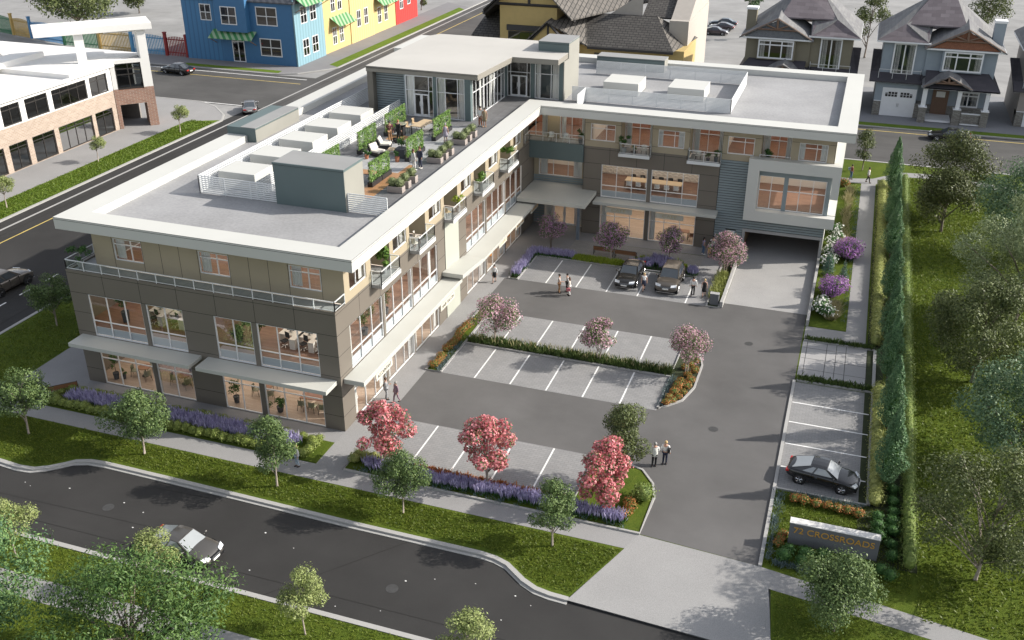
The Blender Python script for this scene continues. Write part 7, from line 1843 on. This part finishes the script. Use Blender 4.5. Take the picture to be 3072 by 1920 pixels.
for i in range(6): chair('dark meeting chair on the far side of the long pale table', (9.4+i*.9, 41.9, 4.42), 180, M['blackfab'], M['chrome'], 'meeting chairs, far side', 'meeting_chair')
table('cafe_table', 'dark timber table behind the right cafe window of the wing', (14.6, 40.4, .04), 0, 1.6, .8, .75, M['walnut'], M['blackmetal']); chair('dark timber chair behind the right cafe window of the wing', (15.7, 40.0, .04), 30, M['walnut'], M['walnut'], None, 'cafe_chair')
for x, y, lab in ((-1.2, 24.4, 'white round table behind the STUDIO shop window'), (-1.0, 2.9, 'white round table behind the shop window by the ACCOUNTANT sign')): table('shop_table', lab, (x, y, .04), 0, .9, .9, .74, M['rail'], M['chrome'], round_=True)
M['orange'] = mat('orange_felt', (.62, .24, .03), .7)
for x, y, lab in ((-.8, 29.3, 'round orange chair behind the shop window beside the STUDIO sign'), (-.8, 34.2, 'round orange chair behind the shop window beside the DOCTOR sign')): chair(lab, (x, y, .04), -90, M['orange'], M['chrome'], None, 'shop_chair').scale = (1.4,)*3
for x, y in ((-1.1, 3.4), (-1.6, 26.1)):
    o = thing('counter', ('orange timber counter behind the ACCOUNTANT shop window', 'orange timber counter behind the STUDIO shop window')[x < -1.5], 'counter', (x-.6, y, .04)); mb = MB(); mb.box(-.3, .3, -.8, .8, 0, 1.0); mb.build('counter_body', M['orange'], o); mb = MB(); mb.box(-.36, .36, -.85, .85, 1.0, 1.05); mb.build('counter_top', M['desk'], o)
# benches
def bench(label, loc, rz, L_, group=None):
    t = thing('bench', label, 'bench', loc, R(rz), group); h = L_/2
    mb = MB()
    for k in range(4): mb.box(-h, h, -.22+k*.115, -.12+k*.115, .43, .46)
    mb.build('seat', M['benchwood'], t)
    mb = MB()
    for k in range(4): mb.box(-h, h, .25+.02*k, .28+.02*k, .52+k*.09, .60+k*.09)
    mb.build('backrest', M['benchwood'], t)
    for s in (-1, 1):
        mb = MB(); x = s*(h-.02)
        mb.box(x-.025, x+.025, -.22, -.18, 0, .43); mb.box(x-.025, x+.025, .2, .24, 0, .5); mb.hexa([(x-.025, .2, .5), (x+.025, .2, .5), (x+.025, .25, .5), (x-.025, .25, .5), (x-.025, .3, .9), (x+.025, .3, .9), (x+.025, .35, .9), (x-.025, .35, .9)]); mb.box(x-.025, x+.025, -.22, .24, .39, .43); mb.box(x-.025, x+.025, -.22, .28, .62, .65); mb.box(x-.025, x+.025, -.22, -.19, .43, .62)
        mb.build('leg', M['blackmetal'], t)
    mb = MB(); mb.box(-h, h, .325, .35, .87, .9); mb.build('back_rail', M['blackmetal'], t)
bench('timber bench on the plaza at the left end of the front bed', (-20.95, -2.1, .01), 225, 2.0)
bench('timber bench before the cafe, left one of the two behind the mauve tree', (8.7, 34.1, .02), 180, 1.85, 'benches before the cafe'); bench('timber bench before the cafe, right one of the two nearer the parked sedan', (10.8, 33.9, .02), 180, 1.95, 'benches before the cafe')
# sign wall
t = thing('sign_wall', 'grey concrete sign wall with gold letters reading 72 CROSSROADS', 'sign', (30.85, -2.0, 0), 0)
mb = MB(); mb.box(-2.36, 2.36, 0, .5, 0, 1.42); mb.build('wall_body', M['dconcrete'], t, bevel=.012)
mb = MB(); mb.box(-2.38, 2.38, -.015, .515, 1.42, 1.46); mb.build('capping', M['wconcrete'], t)
text(t, '72 CROSSROADS', Fac((0, 0, 0), (1, 0, 0), (0, -1, 0)), 0, .98, .004, .55, M['gold'], 4.25, ext=.02)
o = thing('concrete_box', 'grey concrete block at the end of the planting by the garage ramp', 'utility box', (19.9, 27.0, .0)); mb = MB(); mb.box(-.36, .36, -.2, .2, 0, 1.0); mb.build('box_body', M['dconcrete'], o, bevel=.02); mb = MB(); mb.box(-.38, .38, -.22, .22, 1.0, 1.04); mb.build('lid', M['concrete'], o)
